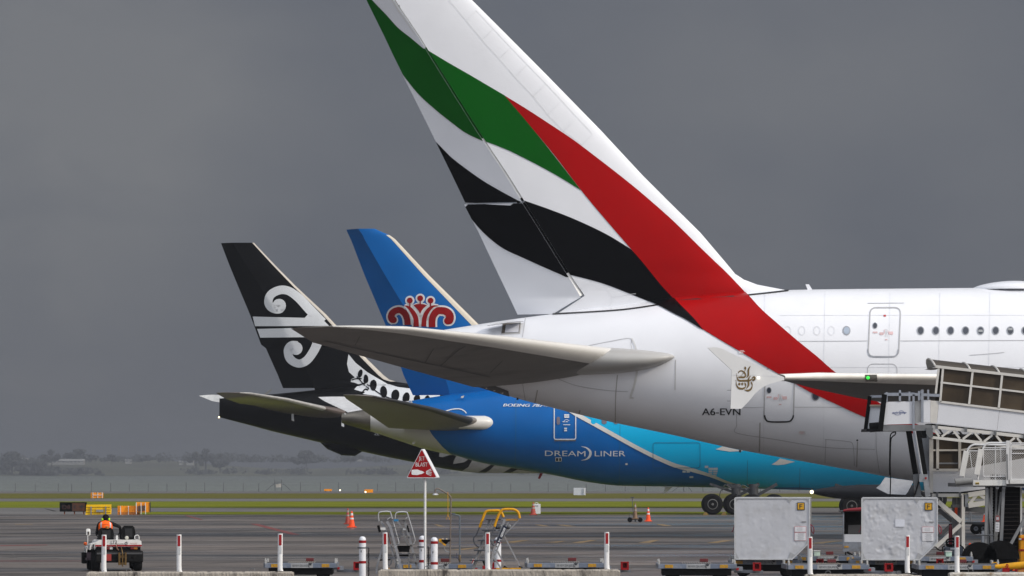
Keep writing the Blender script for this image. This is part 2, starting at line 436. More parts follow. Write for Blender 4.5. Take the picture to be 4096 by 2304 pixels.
sheet('shore_strip', -450, 450, 494, 540, .006, M('shore_gravel', (.105, .098, .094), .8, 0, .35, .15, vec=(.4, 1, 1), dirt=(.05, .05, .055), dscale=.06))
# painted markings
MR = M('red_line_paint', (.17, .035, .03), .6, 0, .4, 1.2, dirt=(.07, .06, .055), dscale=1.6, dirt_amt=.8)
MY = M('yellow_line_paint', (.23, .15, .06), .6, 0, .35, .8, dirt=(.08, .07, .06), dscale=.8, dirt_amt=.8)
MW = M('white_line_paint', (.17, .16, .15), .6, 0, .35, .8, dirt=(.06, .055, .05), dscale=.8, dirt_amt=.9)
def mark(name, quad, mat, z=.006):
    o = link_mesh(name, [(lambda d: ((px-CX)/F*d, d, z))(gd(py, z)) for px, py in quad], [list(range(len(quad)))], mat); o['kind'] = 'structure'
mark('painted_line', [(738, 2061.5), (752, 2061.5), (812, 2079), (796, 2079)], MR)
mark('painted_line', [(1000, 2095), (1030, 2095), (1200, 2138.5), (1165, 2138.5)], MR)
mark('painted_line', [(0, 2181), (0, 2184), (190, 2180.5), (190, 2178.5)], MR)
mark('painted_line', [(0, 2243), (0, 2245), (340, 2244.5), (340, 2243)], MR)
for q in ([(2140, 2099), (2165, 2099), (2205, 2105), (2172, 2105)], [(2224, 2099), (2252, 2099), (2306, 2105), (2270, 2105)], [(2008, 2170), (2090, 2160), (2122, 2160), (2060, 2170)],
          [(2285, 2171), (2362, 2160), (2390, 2160), (2330, 2171)], [(2552, 2171), (2610, 2160), (2640, 2160), (2600, 2171)], [(2180, 2170), (2250, 2164), (2262, 2164), (2230, 2170)],
          [(1735, 2098), (1752, 2098), (1780, 2106), (1758, 2106)], [(1800, 2199), (1900, 2190), (1918, 2190), (1860, 2199)], [(2620, 2096), (2650, 2096), (2690, 2104), (2655, 2104)],
          [(2825, 2172), (2890, 2161), (2930, 2161), (2870, 2172)], [(3230, 2174), (3330, 2163), (3370, 2163), (3290, 2174)], [(60, 2096), (130, 2096), (130, 2097.5), (60, 2097.5)]):
    mark('painted_line', q, MY)
mark('painted_line', [(2080, 2233), (2080, 2234.5), (2420, 2235.5), (2420, 2234)], MW)
mark('painted_line', [(0, 2229), (0, 2231), (1500, 2232), (1500, 2230.5)], MW)
mark('painted_line', [(215, 2045), (228, 2045), (180, 2034), (176, 2034)], MW)
mark('painted_line', [(28, 2202), (30, 2202), (136, 2280), (133, 2280)], MW)
# water
MWAT = M('harbour_water', (.135, .150, .132), .5, 0, .16, .02, .3, .25, vec=(.25, 1.2, 1), spec=.3, dirt=(.18, .19, .18), dirt_amt=.45, dscale=.025)
w = sheet('water', -3000, 3000, 535, 3780, -3, MWAT)
sheet('sea_wall', -450, 450, 540, 540.01, -.1, M('sea_wall_rock', (.12, .12, .12), .9))
# far shore
def land_h(x, y):
    return -3 + min(1, max(0, (y-3760)/60))*2.2 + max(0, y-3800)*.011*(1+.5*math.sin(x*.011+1)) + 1.2*math.sin(x*.02+y*.01)*min(1, max(0, (y-3800)/200))
vs, fs, NX, NY = [], [], 120, 24
for j in range(NY+1):
    for i in range(NX+1):
        x = -1500+3000*i/NX; y = 3745+1100*(j/NY)**1.5; vs.append((x, y+8*math.sin(x*.03), land_h(x, y)))
fs = [[j*(NX+1)+i, j*(NX+1)+i+1, (j+1)*(NX+1)+i+1, (j+1)*(NX+1)+i] for j in range(NY) for i in range(NX)]
o = link_mesh('far_shore', vs, fs, M('far_pasture', (.085, .088, .050), .95, 0, .45, .008, vec=(1, .5, 1), dirt=(.04, .05, .035), dscale=.012, detail=3), None, True); o['kind'] = 'structure'
MLEAF = [M('far_leaf_hazed', (.042, .047, .045), .9, 0, .4, .2), M('far_leaf_olive_hazed', (.050, .054, .046), .9, 0, .4, .2)]  # leaf tones lifted and greyed, part of the haze is in the colour
MTRK = M('far_trunk', (.05, .042, .035), .9)
def leafy(vs, fs, c, rx, ry, rz, n, sz, rd):
    for _ in range(n):
        while True:
            u = Vector((rd.uniform(-1, 1), rd.uniform(-1, 1), rd.uniform(-1, 1)))
            if .25 < u.length < 1: break
        p = Vector((c[0]+u.x*rx, c[1]+u.y*ry, c[2]+u.z*rz)); a = Vector((rd.uniform(-1, 1), rd.uniform(-1, 1), rd.uniform(-1, 1))).normalized(); b_ = a.orthogonal().normalized(); s = sz*rd.uniform(.6, 1.3)
        k = len(vs); vs += [p-a*s, p+b_*s*.7, p+a*s, p-b_*s*.7]; fs.append([k, k+1, k+2, k+3])
def far_tree(name, px, base_y, top_y, wpx, lobes, d, label, mi=0, trunk=.35, n=90):
    rd = random.Random(int(px*7)); b = P(px, base_y, d); h = (base_y-top_y)*d/F; wm = wpx*d/F
    t = thing(name, label, 'tree', b, 'trees on the far shore')
    k = MB(); k.tube([b-Vector((0,0,2)), b+Vector((.3, 0, h*trunk)), b+Vector((0, 0, h*.8))], [h*.035, h*.028, h*.01], 7)
    for q in range(4): k.tube([b+Vector((0, 0, h*(trunk+.1*q))), b+Vector((rd.uniform(-.35, .35)*wm, rd.uniform(-1, 1), h*(trunk+.25+.1*q)))], [h*.014, h*.005], 5)
    k.build('trunk', MTRK, t)
    vs, fs = [], []
    for q in range(lobes):
        a = q/max(1, lobes-1)-.5 if lobes > 1 else 0
        c = b+Vector((a*wm*.8+rd.uniform(-.1, .1)*wm, rd.uniform(-1, 1)*wm*.2, h*(trunk+.12+(.78-trunk-.1)*rd.uniform(.1, 1)*(1-abs(a)*.7))))
        leafy(vs, fs, c, wm*rd.uniform(.2, .34), wm*.3, h*rd.uniform(.12, .2), n, wm*.055+.35, rd)
    leafy(vs, fs, b+Vector((0, 0, h*.84)), wm*.25, wm*.25, h*.15, n, wm*.05+.35, rd)
    link_mesh('crown', vs, fs, MLEAF[mi], t)
far_tree('broad_tree', 48, 1902, 1806, 130, 6, 3790, 'tallest rounded dark tree at the left end of the hazy far shore', 0, .05, 160)
far_tree('broad_tree', 205, 1870, 1798, 60, 4, 3900, 'narrow hazy tree rising behind the pale long shed', 0, .15)
far_tree('broad_tree', 318, 1850, 1797, 105, 6, 4000, 'wide hazy tree above the right end of the pale long shed', 0, .1, 130)
far_tree('broad_tree', 150, 1905, 1846, 150, 7, 3775, 'low spreading tree mass in front of the pale long shed', 0, .0, 140)
far_tree('bush_tree', 322, 1904, 1870, 62, 4, 3772, 'round waterside bush below the shed, larger of two', 0, .0)
far_tree('bush_tree', 398, 1904, 1884, 32, 3, 3770, 'small round waterside bush standing alone on pasture', 0, .0)
far_tree('tall_pine', 822, 1890, 1791, 62, 6, 3850, 'tall bare-trunked pine pair standing above the far shore', 0, .45, 80)
far_tree('broad_tree', 783, 1880, 1806, 55, 4, 3840, 'lower bushy tree just left of the tall pine', 1, .2)
far_tree('broad_tree', 880, 1888, 1812, 60, 5, 3850, 'dense dark tree just right of the tall pine', 0, .1)
far_tree('broad_tree', 445, 1850, 1818, 70, 4, 4050, 'faint hazy tree on the skyline over open pasture', 0, .1)
far_tree('broad_tree', 590, 1850, 1822, 60, 4, 4050, 'faint hazy tree on the skyline over the pale cottages', 0, .1)
far_tree('broad_tree', 1225, 1860, 1803, 120, 7, 4000, 'broad hazy tree on the ridge under the black aircraft belly', 0, .1, 120)
far_tree('broad_tree', 1400, 1850, 1805, 80, 5, 4050, 'hazy tree on the ridge right of the black belly bulge', 0, .1)
# woods that read as one mass
vs, fs, rd = [], [], random.Random(12)
for _ in range(430):
    px = rd.uniform(-300, 4400); band = rd.random()
    if band < .62: d, by, ty = rd.uniform(4150, 4300), 1848, rd.uniform(1812, 1834)+6*math.sin(px*.006)
    else:
        if 400 < px < 760 or 980 < px < 1010: continue
        d, by, ty = rd.uniform(3790, 3830), 1900, rd.uniform(1866, 1886)
    hgt = (by-ty)*d/F; c = P(px, (by+ty)/2, d); leafy(vs, fs, c, rd.uniform(5, 13), 6, hgt*.55, 46, 1.3, rd)
o = link_mesh('woods', vs, fs, MLEAF[0]); o['kind'] = 'stuff'; o['label'] = 'hazy dark woodland along the far shore and ridge'
# sheds and cottages across the water
MSHED = M('pale_cladding', (.34, .34, .335), .6, 0, .1, .1); MROOF = M('far_roof', (.33, .33, .32), .7)
def far_house(name, px0, px1, ytop, ybot, d, label, depth=12., roof=.35):
    a, b_ = P(px0, ybot, d), P(px1, ybot, d); hgt = (ybot-ytop)*d/F
    t = thing(name, label, 'building', (a+b_)/2)
    k = MB(); k.box(((a.x+b_.x)/2, d+depth/2, a.z+hgt*(1-roof)/2-1), (b_.x-a.x, depth, hgt*(1-roof)+2)); k.build('wall', MSHED, t)
    k = MB(); z0 = a.z+hgt*(1-roof)
    k.prism([(a.x-.6, d-.6, z0), (a.x-.6, d+depth/2, z0+hgt*roof), (a.x-.6, d+depth+.6, z0)], (b_.x-a.x+1.2, 0, 0)); k.build('roof', MROOF if roof > .4 else MSHED, t)
    k = MB()
    for q in range(max(2, int((b_.x-a.x)/4))): k.box((a.x+2+q*4, d-.03, a.z+hgt*(1-roof)*.5), (1.5, .1, hgt*(1-roof)*.45))
    k.build('window', M('far_window', (.06, .07, .08), .3), t)
far_house('long_shed', 196, 334, 1836, 1851, 3950, 'long pale greenhouse shed among trees across the water', 14, .55)
far_house('long_shed', 86, 106, 1832, 1848, 3955, 'short pale shed left of the long greenhouse shed', 12, .5)
far_house('cottage', 500, 522, 1838, 1848, 4000, 'small pale cottage on the open skyline pasture')
far_house('cottage', 716, 730, 1843, 1852, 3960, 'tiny white cottage left of the tall pine')
far_house('cottage', 745, 772, 1842, 1853, 3960, 'wider white cottage next to the tall pine')
far_house('cottage', 1430, 1446, 1826, 1838, 4100, 'pale cottage on the ridge beneath the black aircraft')
# ------------------------------------------------------------------ haze
def haze(density, col):
    x, y0, y1, z0, z1 = 3200, -40, 5200, -4.2, 30
    b = MB(); b.box((0, (y0+y1)/2, (z0+z1)/2), (2*x, y1-y0, z1-z0))
    m = bpy.data.materials.new('haze_air'); m.use_nodes = True; n, l = m.node_tree.nodes, m.node_tree.links
    n.remove(n['Principled BSDF']); v = n.new('ShaderNodeVolumePrincipled')
    v.inputs['Color'].default_value = col + (1,); v.inputs['Density'].default_value = density; v.inputs['Anisotropy'].default_value = 0
    l.new(v.outputs[0], n['Material Output'].inputs['Volume'])
    o = b.build('haze', m); o['kind'] = 'stuff'; o['label'] = 'grey rain haze hanging over the airfield and harbour'
haze(.00029, (.285, .305, .345))
def le_strip(name, st, frac, mat, parent, grow=.012):
    vs, fs, S = [], [], []
    for i in range(len(st)-1):
        for k in range(8): S.append(tuple(a+(b-a)*(k/8) for a, b in zip(st[i], st[i+1])))
    S.append(st[-1]); n = 8
    for le, te, th in S:
        d = (te-le); g = d.normalized()*-grow
        for k in range(-n, n+1):
            c = frac*(k/n)**2; vs.append(le+d*c+g+Vector((0, 0, math.copysign(yt(c)*th+grow*.6, k) if k else 0)))
    m = 2*n+1
    fs = [[i*m+j, i*m+j+1, (i+1)*m+j+1, (i+1)*m+j] for i in range(len(S)-1) for j in range(m-1)]
    b = MB(); b.add(vs, fs); return b.build(name, mat, parent, True, 60)
# ================================================================== white double-deck airliner
PW = M('aircraft_white', (.78, .79, .82), .3, 0, .03, .6, spec=.3)
PG = M('wing_grey_shaded', (.085, .082, .077), .4, 0, .10, .8, spec=.2, dirt=(.05, .048, .045), dirt_amt=.4, dscale=.8)  # PG: wing grey darkened, the underside's shade is put into the colour
PLINE = M('panel_line', (.40, .40, .41), .6); PDARK = M('seal_black', (.01, .01, .011), .6)
PGREEN = M('flag_green', (.000, .088, .003), .4, 0, .06, .5, spec=.06); PRED = M('flag_red', (.35, .0005, .001), .4, 0, .06, .5, spec=.06); PBLK = M('flag_black', (.002, .002, .0025), .4, 0, .1, .5, spec=.03)
MGLASS = M('cabin_glass', (.03, .035, .05), .12, 0, .3, .8, spec=.6); MBLIND = M('window_blind', (.34, .40, .48), .3); MRIM = M('window_rim', (.30, .31, .33), .35, .3)
MSTENC = M('stencil_red', (.68, .47, .47), .6); MSTENK = M('stencil_black', (.01, .01, .012), .5); MPLAC = M('placard_white', (.72, .72, .73), .5)
MGOLD = M('gold_paint', (.17, .105, .030), .38, .15, .1, 4)
D1 = 173.
big = thing('airliner', 'huge white double-deck airliner with red, green and black tail stripes', 'airplane', (16, D1, 0))
fus_st = [(1560, 1352, 1440, .25), (1640, 1341, 1468, .62), (1760, 1322, 1502, 1.0), (1885, 1302, 1538, 1.38), (2044, 1278, 1587, 1.8), (2210, 1256, 1631, 2.18), (2400, 1230, 1678, 2.56), (2700, 1193, 1742, 3.0), (2942, 1172, 1796, 3.25), (3160, 1160, 1836, 3.42), (3425, 1156, 1884, 3.52), (3655, 1154, 1923, 3.57), (3900, 1152, 1943, 3.57), (4200, 1152, 1952, 3.57), (6900, 1152, 1955, 3.57), (7500, 1185, 1955, 3.4), (7900, 1290, 1945, 2.8), (8180, 1480, 1900, 1.7), (8280, 1660, 1790, .4)]
fus = fuselage('fuselage', fus_st, D1, PW, big)
def fin_st(rows, dc, tk):   # rows: py, LE px, hinge px, TE px
    out = []
    for py, le, hg, te in rows:
        out.append((P(le, py, dc), P(te, py, dc), tk*(le-te)*dc/F, (le-hg)/(le-te)))
    return out
rows1 = [(-215, 1690, 1458, 1370), (0, 1888, 1574, 1468), (140, 2028, 1668, 1537), (300, 2187, 1766, 1612), (520, 2402, 1903, 1722), (700, 2569, 2021, 1810), (800, 2669, 2083, 1862), (930, 2801, 2163, 1916), (1050, 2903, 2237, 1972), (1095, 2940, 2264, 1993), (1118, 2975, 2280, 2004), (1138, 3028, 2293, 2014), (1150, 3090, 2300, 2019), (1163, 3158, 2309, 2025), (1184, 3200, 2322, 2036), (1257, 3260, 2210, 2072), (1290, 3260, 2200, 2080)]
f1 = fin_st(rows1, D1, .088)
f1 = [(a, b, t if i < 9 else f1[9][2]*.9, h) for i, (a, b, t, h) in enumerate(f1)]
fin = loft('tail_fin', f1[:-1]+[f1[-1]], PW, big, (0,1,0), 0., .5, 8, 16, short=.014)
# rudders, both turned a little to the far side
ru = fin_st(rows1[:6]+[(809, 2676, 2088, 1862)], D1, .088)
rl = fin_st([(814, 2680, 2090, 1856), (930, 2801, 2163, 1916), (1050, 2903, 2237, 1972), (1125, 2960, 2284, 2008), (1190, 2990, 2322, 2039)], D1, .088)
rl_low = fin_st([(1190, 2990, 2322, 2039), (1256, 2990, 2212, 2070)], D1, .088)
rud_u = loft('rudder', ru, PW, big, (0,1,0), .5, 1., 8, 12, shift=.62)
rud_l = loft('rudder', rl+rl_low[1:], PW, big, (0,1,0), .5, 1., 8, 12, shift=.62)
def hinge_at(rows_, py):
    Z = [P(0, 0, D1).z]; r = sorted([((le+(te-le)*(hf+.004)), yt(hf)*th*.80) for le, te, th, hf in rows_], key=lambda q: q[0].z)
    z = H-(py-HY)*D1/F; zs = [q[0].z for q in r]
    return Vector((pchip(zs, [q[0].x for q in r], z), D1, z)), pchip(zs, [q[1] for q in r], z)
MNW = M('rudder_nose_paint', (.74, .73, .70), .35, 0, .03, 1)
for rows_, y0, y1, m_ in ((ru, -215, 193, MNW), (ru, 193, 558, PGREEN), (ru, 558, 797, MNW), (ru, 797, 808, PBLK), (rl, 815, 1097, PBLK), (rl, 1097, 1188, MNW)):
    q = [hinge_at(rows_, y0+(y1-y0)*k/8) for k in range(9)]; ns = MB(); ns.tube([a for a, b in q], [b for a, b in q], 16); ns.build('rudder_nose', m_, big, True, 60)
bf, br_u, br_l, bfu = bvh_of(fin, side=-.25), bvh_of(rud_u, side=-.25), bvh_of(rud_l, side=-.25), bvh_of(fus)
A5 = lambda p: T(p, 1400, 0, 2.07); A6 = lambda p: T(p, 1800, 600, 2.07); A8 = lambda p: T(p, 2700, 1050, 1.845); A7 = lambda p: T(p, 2700, 1200, 2.07)
green_top = cr(A5([(622, 402), (800, 510), (1000, 625), (1280, 790)]), 5)
green_edge = A5([(1280, 790), (1450, 990), (1620, 1200), (1815, 1449)]) + A6([(1085, 335)])
green_low = cr(A6([(1085, 335), (900, 220), (700, 110), (480, 0)]), 5) + cr(A5([(1440, 1300), (1240, 1215), (1085, 1157)]), 5)
gfin = green_top+green_edge[1:]+green_low[1:]+A5([(1060, 1145), (598, 388)])
paint('flag_stripe_green', [gfin], bf, PGREEN, big)
g2 = A5([(1110, 1172), (645, 416), (622, 402)]) + cr(A5([(610, 402), (500, 310), (400, 230), (300, 120), (185, 0), (90, -110)]), 4) + A5([(-30, -330), (130, -10), (440, 620)]) + cr(A5([(440, 620), (560, 770), (700, 900), (850, 1020), (960, 1100), (1085, 1160)]), 4)[1:]
paint('flag_stripe_green', [g2], br_u, PGREEN, big)
k1 = A5([(705, 1165)]) + cr(A6([(0, 50), (100, 130), (300, 270), (560, 416)]), 5) + A6([(600, 432), (560, 448), (128, 436), (-10, 160)])
paint('flag_stripe_black', [k1], br_u, PBLK, big)
k2 = A6([(105, 436), (500, 460), (575, 405), (610, 420), (1000, 1050), (960, 1052)]) + cr(A6([(940, 1040), (800, 980), (600, 890), (450, 820), (340, 740), (250, 655), (170, 560)]), 4)[1:]
paint('flag_stripe_black', [k2], br_l, PBLK, big)
blk_up = cr(A6([(575, 405), (820, 490), (1060, 585), (1300, 700), (1500, 822)]), 5)
blk_rt = cr(A6([(1500, 822), (1600, 935), (1750, 1120), (1890, 1270), (2020, 1400)]) + [(2812, 1321)], 5)
blk_lo = cr([(2812, 1321)] + A6([(1960, 1410), (1850, 1355), (1715, 1285), (1500, 1195), (1250, 1100), (960, 1025)]), 5)
blk = A6([(555, 398)]) + blk_up + blk_rt[1:] + blk_lo[1:-1] + A6([(960, 1025), (935, 1016)])
red_l = cr([(2018, 382), (2201, 600), (2331, 769), (2428, 885), (2525, 997), (2573, 1052), (2645, 1141), (2713, 1214), (2803, 1313)], 5)
red_lo = cr([(2803, 1313), (2879, 1359), (2955, 1403), (3047, 1457), (3110, 1493), (3176, 1531), (3246, 1570), (3328, 1608), (3463, 1669), (3624, 1722), (3700, 1752), (3840, 1808)], 5)
red_up = cr([(3860, 1800), (3760, 1742), (3600, 1660), (3470, 1580), (3340, 1488), (3269, 1427), (3188, 1362), (3112, 1297), (3047, 1240), (2993, 1182), (2906, 1091), (2863, 1050), (2800, 989), (2694, 885), (2602, 803), (2515, 730), (2400, 640), (2294, 560), (2197, 495), (2100, 432), (2018, 382)], 5)
red = red_l + red_lo[1:] + red_up[:-1]
paint('flag_stripe_red', [red], bf, PRED, big); paint('flag_stripe_black', [blk], bf, PBLK, big, .018)
paint('flag_stripe_red', [red], bfu, PRED, big, .035); paint('flag_stripe_black', [blk], bfu, PBLK, big, .05)
# hinge line, hinge slots, bright rudder nose
hl = [(1574, 0), (1700, 193), (1926, 558), (2021, 700), (2080, 795)]
gap = [strips(A5([(360, -20), (620, 398)]), 4, smooth=False), strips(A5([(1098, 1160), (1290, 1460)]), 3, smooth=False), strips(A6([(330, 20), (575, 400)]), 3, smooth=False), strips(A6([(975, 1032), (1082, 1208)]), 3, smooth=False)]
paint('hinge_gap', [q for g in gap for q in g], bf, PLINE, big, .02)
slots = [A5([(395, 45), (410, 42), (414, 60), (398, 62)]), A5([(612, 394), (624, 392), (626, 405), (614, 406)]), A5([(792, 682), (802, 678), (820, 710), (808, 714)]), A5([(824, 736), (834, 732), (848, 756), (836, 760)]), A5([(900, 858), (912, 855), (945, 915), (930, 918)]), A5([(945, 918), (952, 916), (975, 958), (970, 960)]), A5([(988, 994), (998, 990), (1006, 1008), (994, 1012)]), A5([(1022, 1052), (1034, 1048), (1066, 1106), (1054, 1110)]), A5([(1095, 1172), (1110, 1168), (1118, 1190), (1102, 1194)]), A5([(1140, 1230), (1148, 1226), (1165, 1264), (1152, 1270)]), A5([(1250, 1414), (1262, 1412), (1266, 1426), (1252, 1428)]), A6([(320, 10), (330, 6), (338, 22), (326, 26)]), A6([(420, 174), (432, 170), (440, 184), (428, 188)]), A6([(522, 332), (532, 328), (540, 348), (526, 350)]), A6([(1040, 1164), (1052, 1160), (1060, 1178), (1046, 1182)])]
paint_each('hinge_slot', slots, bf, PDARK, big, .022)
fairing = [strips([(2210, 1257), (2330, 1251), (2490, 1240), (2620, 1222), (2720, 1204), (2900, 1190), (2993, 1181), (3080, 1172), (3155, 1163)], 4.5)]
paint('fin_root_seam', fairing[0], bvh_of(fus, fin), PDARK, big, .03)
mkseam = 1
seams = [strips(p, 1.8) for p in ([(2104, 1262), (2098, 1300), (2090, 1350)], [(2088, 1480), (2092, 1540), (2102, 1600)], [(3175, 1365), (3300, 1365), (3470, 1364)], [(3600, 1364), (3800, 1363), (4120, 1362)], [(2965, 1629), (3000, 1629), (3055, 1628)], [(3178, 1628), (3300, 1628), (3440, 1629)], [(2946, 1652), (2947, 1700), (2948, 1731), (3100, 1756), (3300, 1788), (3500, 1796)], [(3504, 1726), (3506, 1800), (3518, 1890)], [(3470, 1214), (3540, 1213.5), (3616, 1213)], [(3878, 1421), (3940, 1417), (4017, 1410)],
          [(2340, 1386), (2430, 1368), (2520, 1354), (2524, 1380), (2530, 1404)], [(2200, 1500), (2300, 1540), (2420, 1560), (2512, 1566)], [(3304, 1760), (3308, 1757), (3390, 1765), (3412, 1780), (3418, 1862)], [(3300, 1850), (3304, 1760)])]
for g in seams: paint('panel_seam', g, bfu, PLINE, big, .022)
sealW = [strips(A5(p), 1.6, smooth=False) for p in ([(820, 0), (960, 165), (1095, 330), (1240, 490), (1370, 640), (1520, 800), (1640, 950), (1770, 1085), (1920, 1200)], [(1045, 90), (970, 160)], [(1190, 235), (1100, 325)], [(1330, 395), (1240, 480)], [(1460, 540), (1370, 635)], [(1620, 695), (1515, 800)], [(1745, 840), (1635, 950)], [(1870, 980), (1765, 1090)], [(2010, 1110), (1920, 1200)], [(1045, 85), (1330, 390), (1620, 690), (2010, 1110)])]
for g in sealW: paint('rivet_seam', g, bf, M('seam_faint', (.69, .70, .72), .5), big, .022)
# white stencil on the stripes + fin root rivet line
paint('rivet_seam', [q for p in ([(1050, 1175), (1160, 1095), (1180, 1090)], [(1275, 1110), (1340, 1215), (1335, 1320)], [(1340, 1222), (1480, 1195), (1540, 1190)]) for q in strips(A6(p), 1.5, smooth=False)], bvh_of(fin, fus), M('seam_faint', (.5, .5, .5)), big, .02)
# --- stabiliser
sr = [(P(2600, 1428, 172.3), P(2080, 1494, 173.0), .9), (P(2480, 1415, 170.2), P(1896, 1549, 171.2), .98), (P(2030, 1357, 164.5), P(1560, 1456, 165.5), .64), (P(1640, 1314, 159.0), P(1252, 1370, 160.0), .36), (P(1480, 1309, 157.8), P(1163, 1314, 158.2), .18), (P(1330, 1305, 157.4), P(1195, 1309, 157.7), .05)]
PST = M('stabilizer_shaded', (.18, .172, .16), .4, 0, .08, .8, spec=.2, dirt=(.08, .077, .072), dirt_amt=.5, dscale=.5, vec=(.3, 1, 1))  # grey darkened to carry the shade under the tailplane
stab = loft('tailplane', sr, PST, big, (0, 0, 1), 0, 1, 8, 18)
le_strip('leading_edge', sr, .10, M('tailplane_edge_lit', (.62, .61, .58), .35, 0, .05, .8, spec=.3), stab, .012)  # pale strip paints the lit band along the tailplane's front edge
fairn = MB()   # rounded glove where the tailplane meets the body
secs = [(1990, 1440, 1450, .05), (2060, 1420, 1492, .5), (2150, 1400, 1497, .9), (2300, 1384, 1500, 1.2), (2450, 1391, 1494, 1.25), (2560, 1399, 1482, 1.05), (2640, 1408, 1461, .7), (2682, 1416, 1442, .38), (2703, 1426, 1428, .03)]
xs_ = [s[0] for s in secs]; ringn, vs = 28, []
XX = [1990+712*k/56 for k in range(57)]
for x in XX:
    t_, b_, w_ = [pchip(xs_, [s[k] for s in secs], x) for k in (1, 2, 3)]
    h_ = bfu.ray_cast(EYE, ray(x, (t_+b_)/2).normalized())[0]; d_ = h_.y+.12; c = P(x, (t_+b_)/2, d_); rz = (b_-t_)/2*d_/F
    vs += [c+Vector((0, math.cos(2*math.pi*j/ringn)*w_, math.sin(2*math.pi*j/ringn)*rz)) for j in range(ringn)]
fs = [[i*ringn+j, i*ringn+(j+1) % ringn, (i+1)*ringn+(j+1) % ringn, (i+1)*ringn+j] for i in range(56) for j in range(ringn)]
fairn.add(vs, fs); fairn.build('tailplane_fairing', M('fairing_half_shaded', (.40, .395, .38), .35, 0, .04, .8, spec=.3), big, True, 60)  # white greyed to bridge the painted edge light and underside shade
def _le(name, st, frac, mat, parent, grow=.012):
    return le_strip(name, st, frac, mat, parent, grow)
paint('panel_seam', strips([(2527, 1354), (2540, 1380), (2546, 1404)], 5)+strips([(2548, 1484), (2540, 1530), (2522, 1586)], 9)+strips([(2518, 1590), (2535, 1590)], 6, smooth=False), bfu, M('seal_pale', (.60, .60, .59), .4), big, .03)
# --- tail cone intake, exhaust
inb = MB(); c = P(2045, 1312, 171.6)
vent_q = [(2010, 1291), (2084, 1289), (2081, 1336), (2004, 1338)]
paint('vent_frame', [vent_q], bfu, M('vent_grey', (.5, .5, .5), .4), big, .02)
paint('vent_opening', [[(2012, 1296), (2081, 1294), (2077, 1331), (2007, 1334)]], bfu, M('vent_dark', (.10, .08, .06), .6), big, .03)
paint('vent_grille', [[(2024, 1302), (2079, 1296), (2075, 1331), (2020, 1333)]], bfu, M('vent_mesh', (.62, .63, .68), .5), big, .045)
lip = MB(); lip.prism([P(1948, 1302, 171.2), P(2020, 1284, 171.2), P(2095, 1284, 171.2), P(2030, 1290, 171.2)], (0, .8, 0)); lip.build('vent_lip', PW, big)
ex = [strips([(2040, 1586), (2030, 1560), (1980, 1540), (1900, 1520)], 3)]
paint('exhaust_shroud', [[(1885, 1552), (1940, 1560), (2038, 1586), (2034, 1563), (1960, 1534), (1900, 1528)]], bfu, M('exhaust_soot', (.10, .10, .10), .5), big, .02)
# --- cabin windows and doors
def window(px, py, w, h, blind=False, rim=True):
    o = paint('window', [disc(px, py, w/2, 20, h/2)], bfu, MRIM, big, .016)
    paint('pane', [disc(px+.5, py, w*.36, 18, h*.39)], bfu, MBLIND if blind else MGLASS, o, .024)
for x in (3682, 3743, 3802, 3862, 3922, 3982, 4041, 4100): window(x, 1323, 30, 35)
for x, y0 in ((4041, 1322), (3922, 1329)): paint('window_blind', [[(x-8, y0-9), (x+8, y0-9), (x+9, y0), (x-9, y0)]], bfu, M('blind_grey', (.30, .31, .32), .5), big, .032)
window(3386, 1323, 32, 37, True)
for x in (3262, 3321, 3380, 3439): window(x, 1583, 32, 40)
blank = MATS.get('x') or M('seam_faint', (.69, .70, .72), .5)
for x in (3151, 3208, 3268, 3326): paint('blanked_window', [q for q in strips([(p[0], p[1]) for p in (lambda d: d+[d[0]])(disc(x, 1323, 13, 20, 17))], 2.0, smooth=False) if q[0][0] > 3144], bfu, blank, big, .022)
def door_outline(x0, y0, x1, y1, r, sk, w, name, mat, low=True):
    o_ = rrect(x0, y0, x1, y1, r, 5, sk); return paint(name, strips(o_+[o_[0]], w, smooth=False), bfu, mat, big, .016)
d1 = door_outline(3472, 1231, 3594, 1426, 22, .045, 5, 'cabin_door', M('door_seam', (.40, .40, .41), .5))
paint('door_sill', strips([(3471, 1398), (3475, 1416), (3492, 1427), (3570, 1427), (3588, 1418), (3593, 1398)], 5), bfu, MRIM, d1, .02)
d2 = door_outline(3055, 1470, 3173, 1686, 24, .03, 5, 'cabin_door', M('door_seam', (.40, .40, .41), .5))
paint('door_sill', strips([(3058, 1660), (3063, 1676), (3080, 1686), (3150, 1686), (3168, 1676), (3174, 1660)], 6), bfu, M('seal_black'  , (.01, .01, .011), .6), d2, .02)
for (px, py, dd) in ((3500, 1303, d1), (3076, 1561, d2)):
    w_ = paint('door_window', [disc(px, py, 10, 18, 12.5)], bfu, MRIM, dd, .02); 
    paint('door_marking', [rrect(px-9, py+24, px+10, py+30, 1), rrect(px+18, py+27, px+34, py+37, 1), rrect(px+54, py+24, px+72, py+36, 1), rrect(px+36, py+16, px+38.5, py+32, .5), rrect(px+51, py+18, px+53, py+28, .5), rrect(px+40, py+54, px+50, py+58, .5)], bfu, MSTENC, dd, .018)
    paint('door_marking', strips([(px+38, py+16), (px+48, py+16), (px+45, py+28), (px+50, py+44), (px+40, py+44), (px+44, py+28), (px+40, py+17)], 1.2, smooth=False), bfu, PLINE, dd, .018)
    paint('door_pane', [disc(px, py, 7.5, 16, 10)], bfu, MGLASS, dd, .03)
paint('door_marking', [rrect(3534, 1260, 3544, 1267, .5)], bfu, M('stencil_red_solid', (.5, .03, .03), .5), d1, .018)
h_ = rrect(3470, 1456, 3588, 1560, 22, 5); paint('cargo_hatch', strips(h_+[h_[0]], 2.5, smooth=False), bfu, M('door_seam', (.40, .40, .41), .5), big, .015)
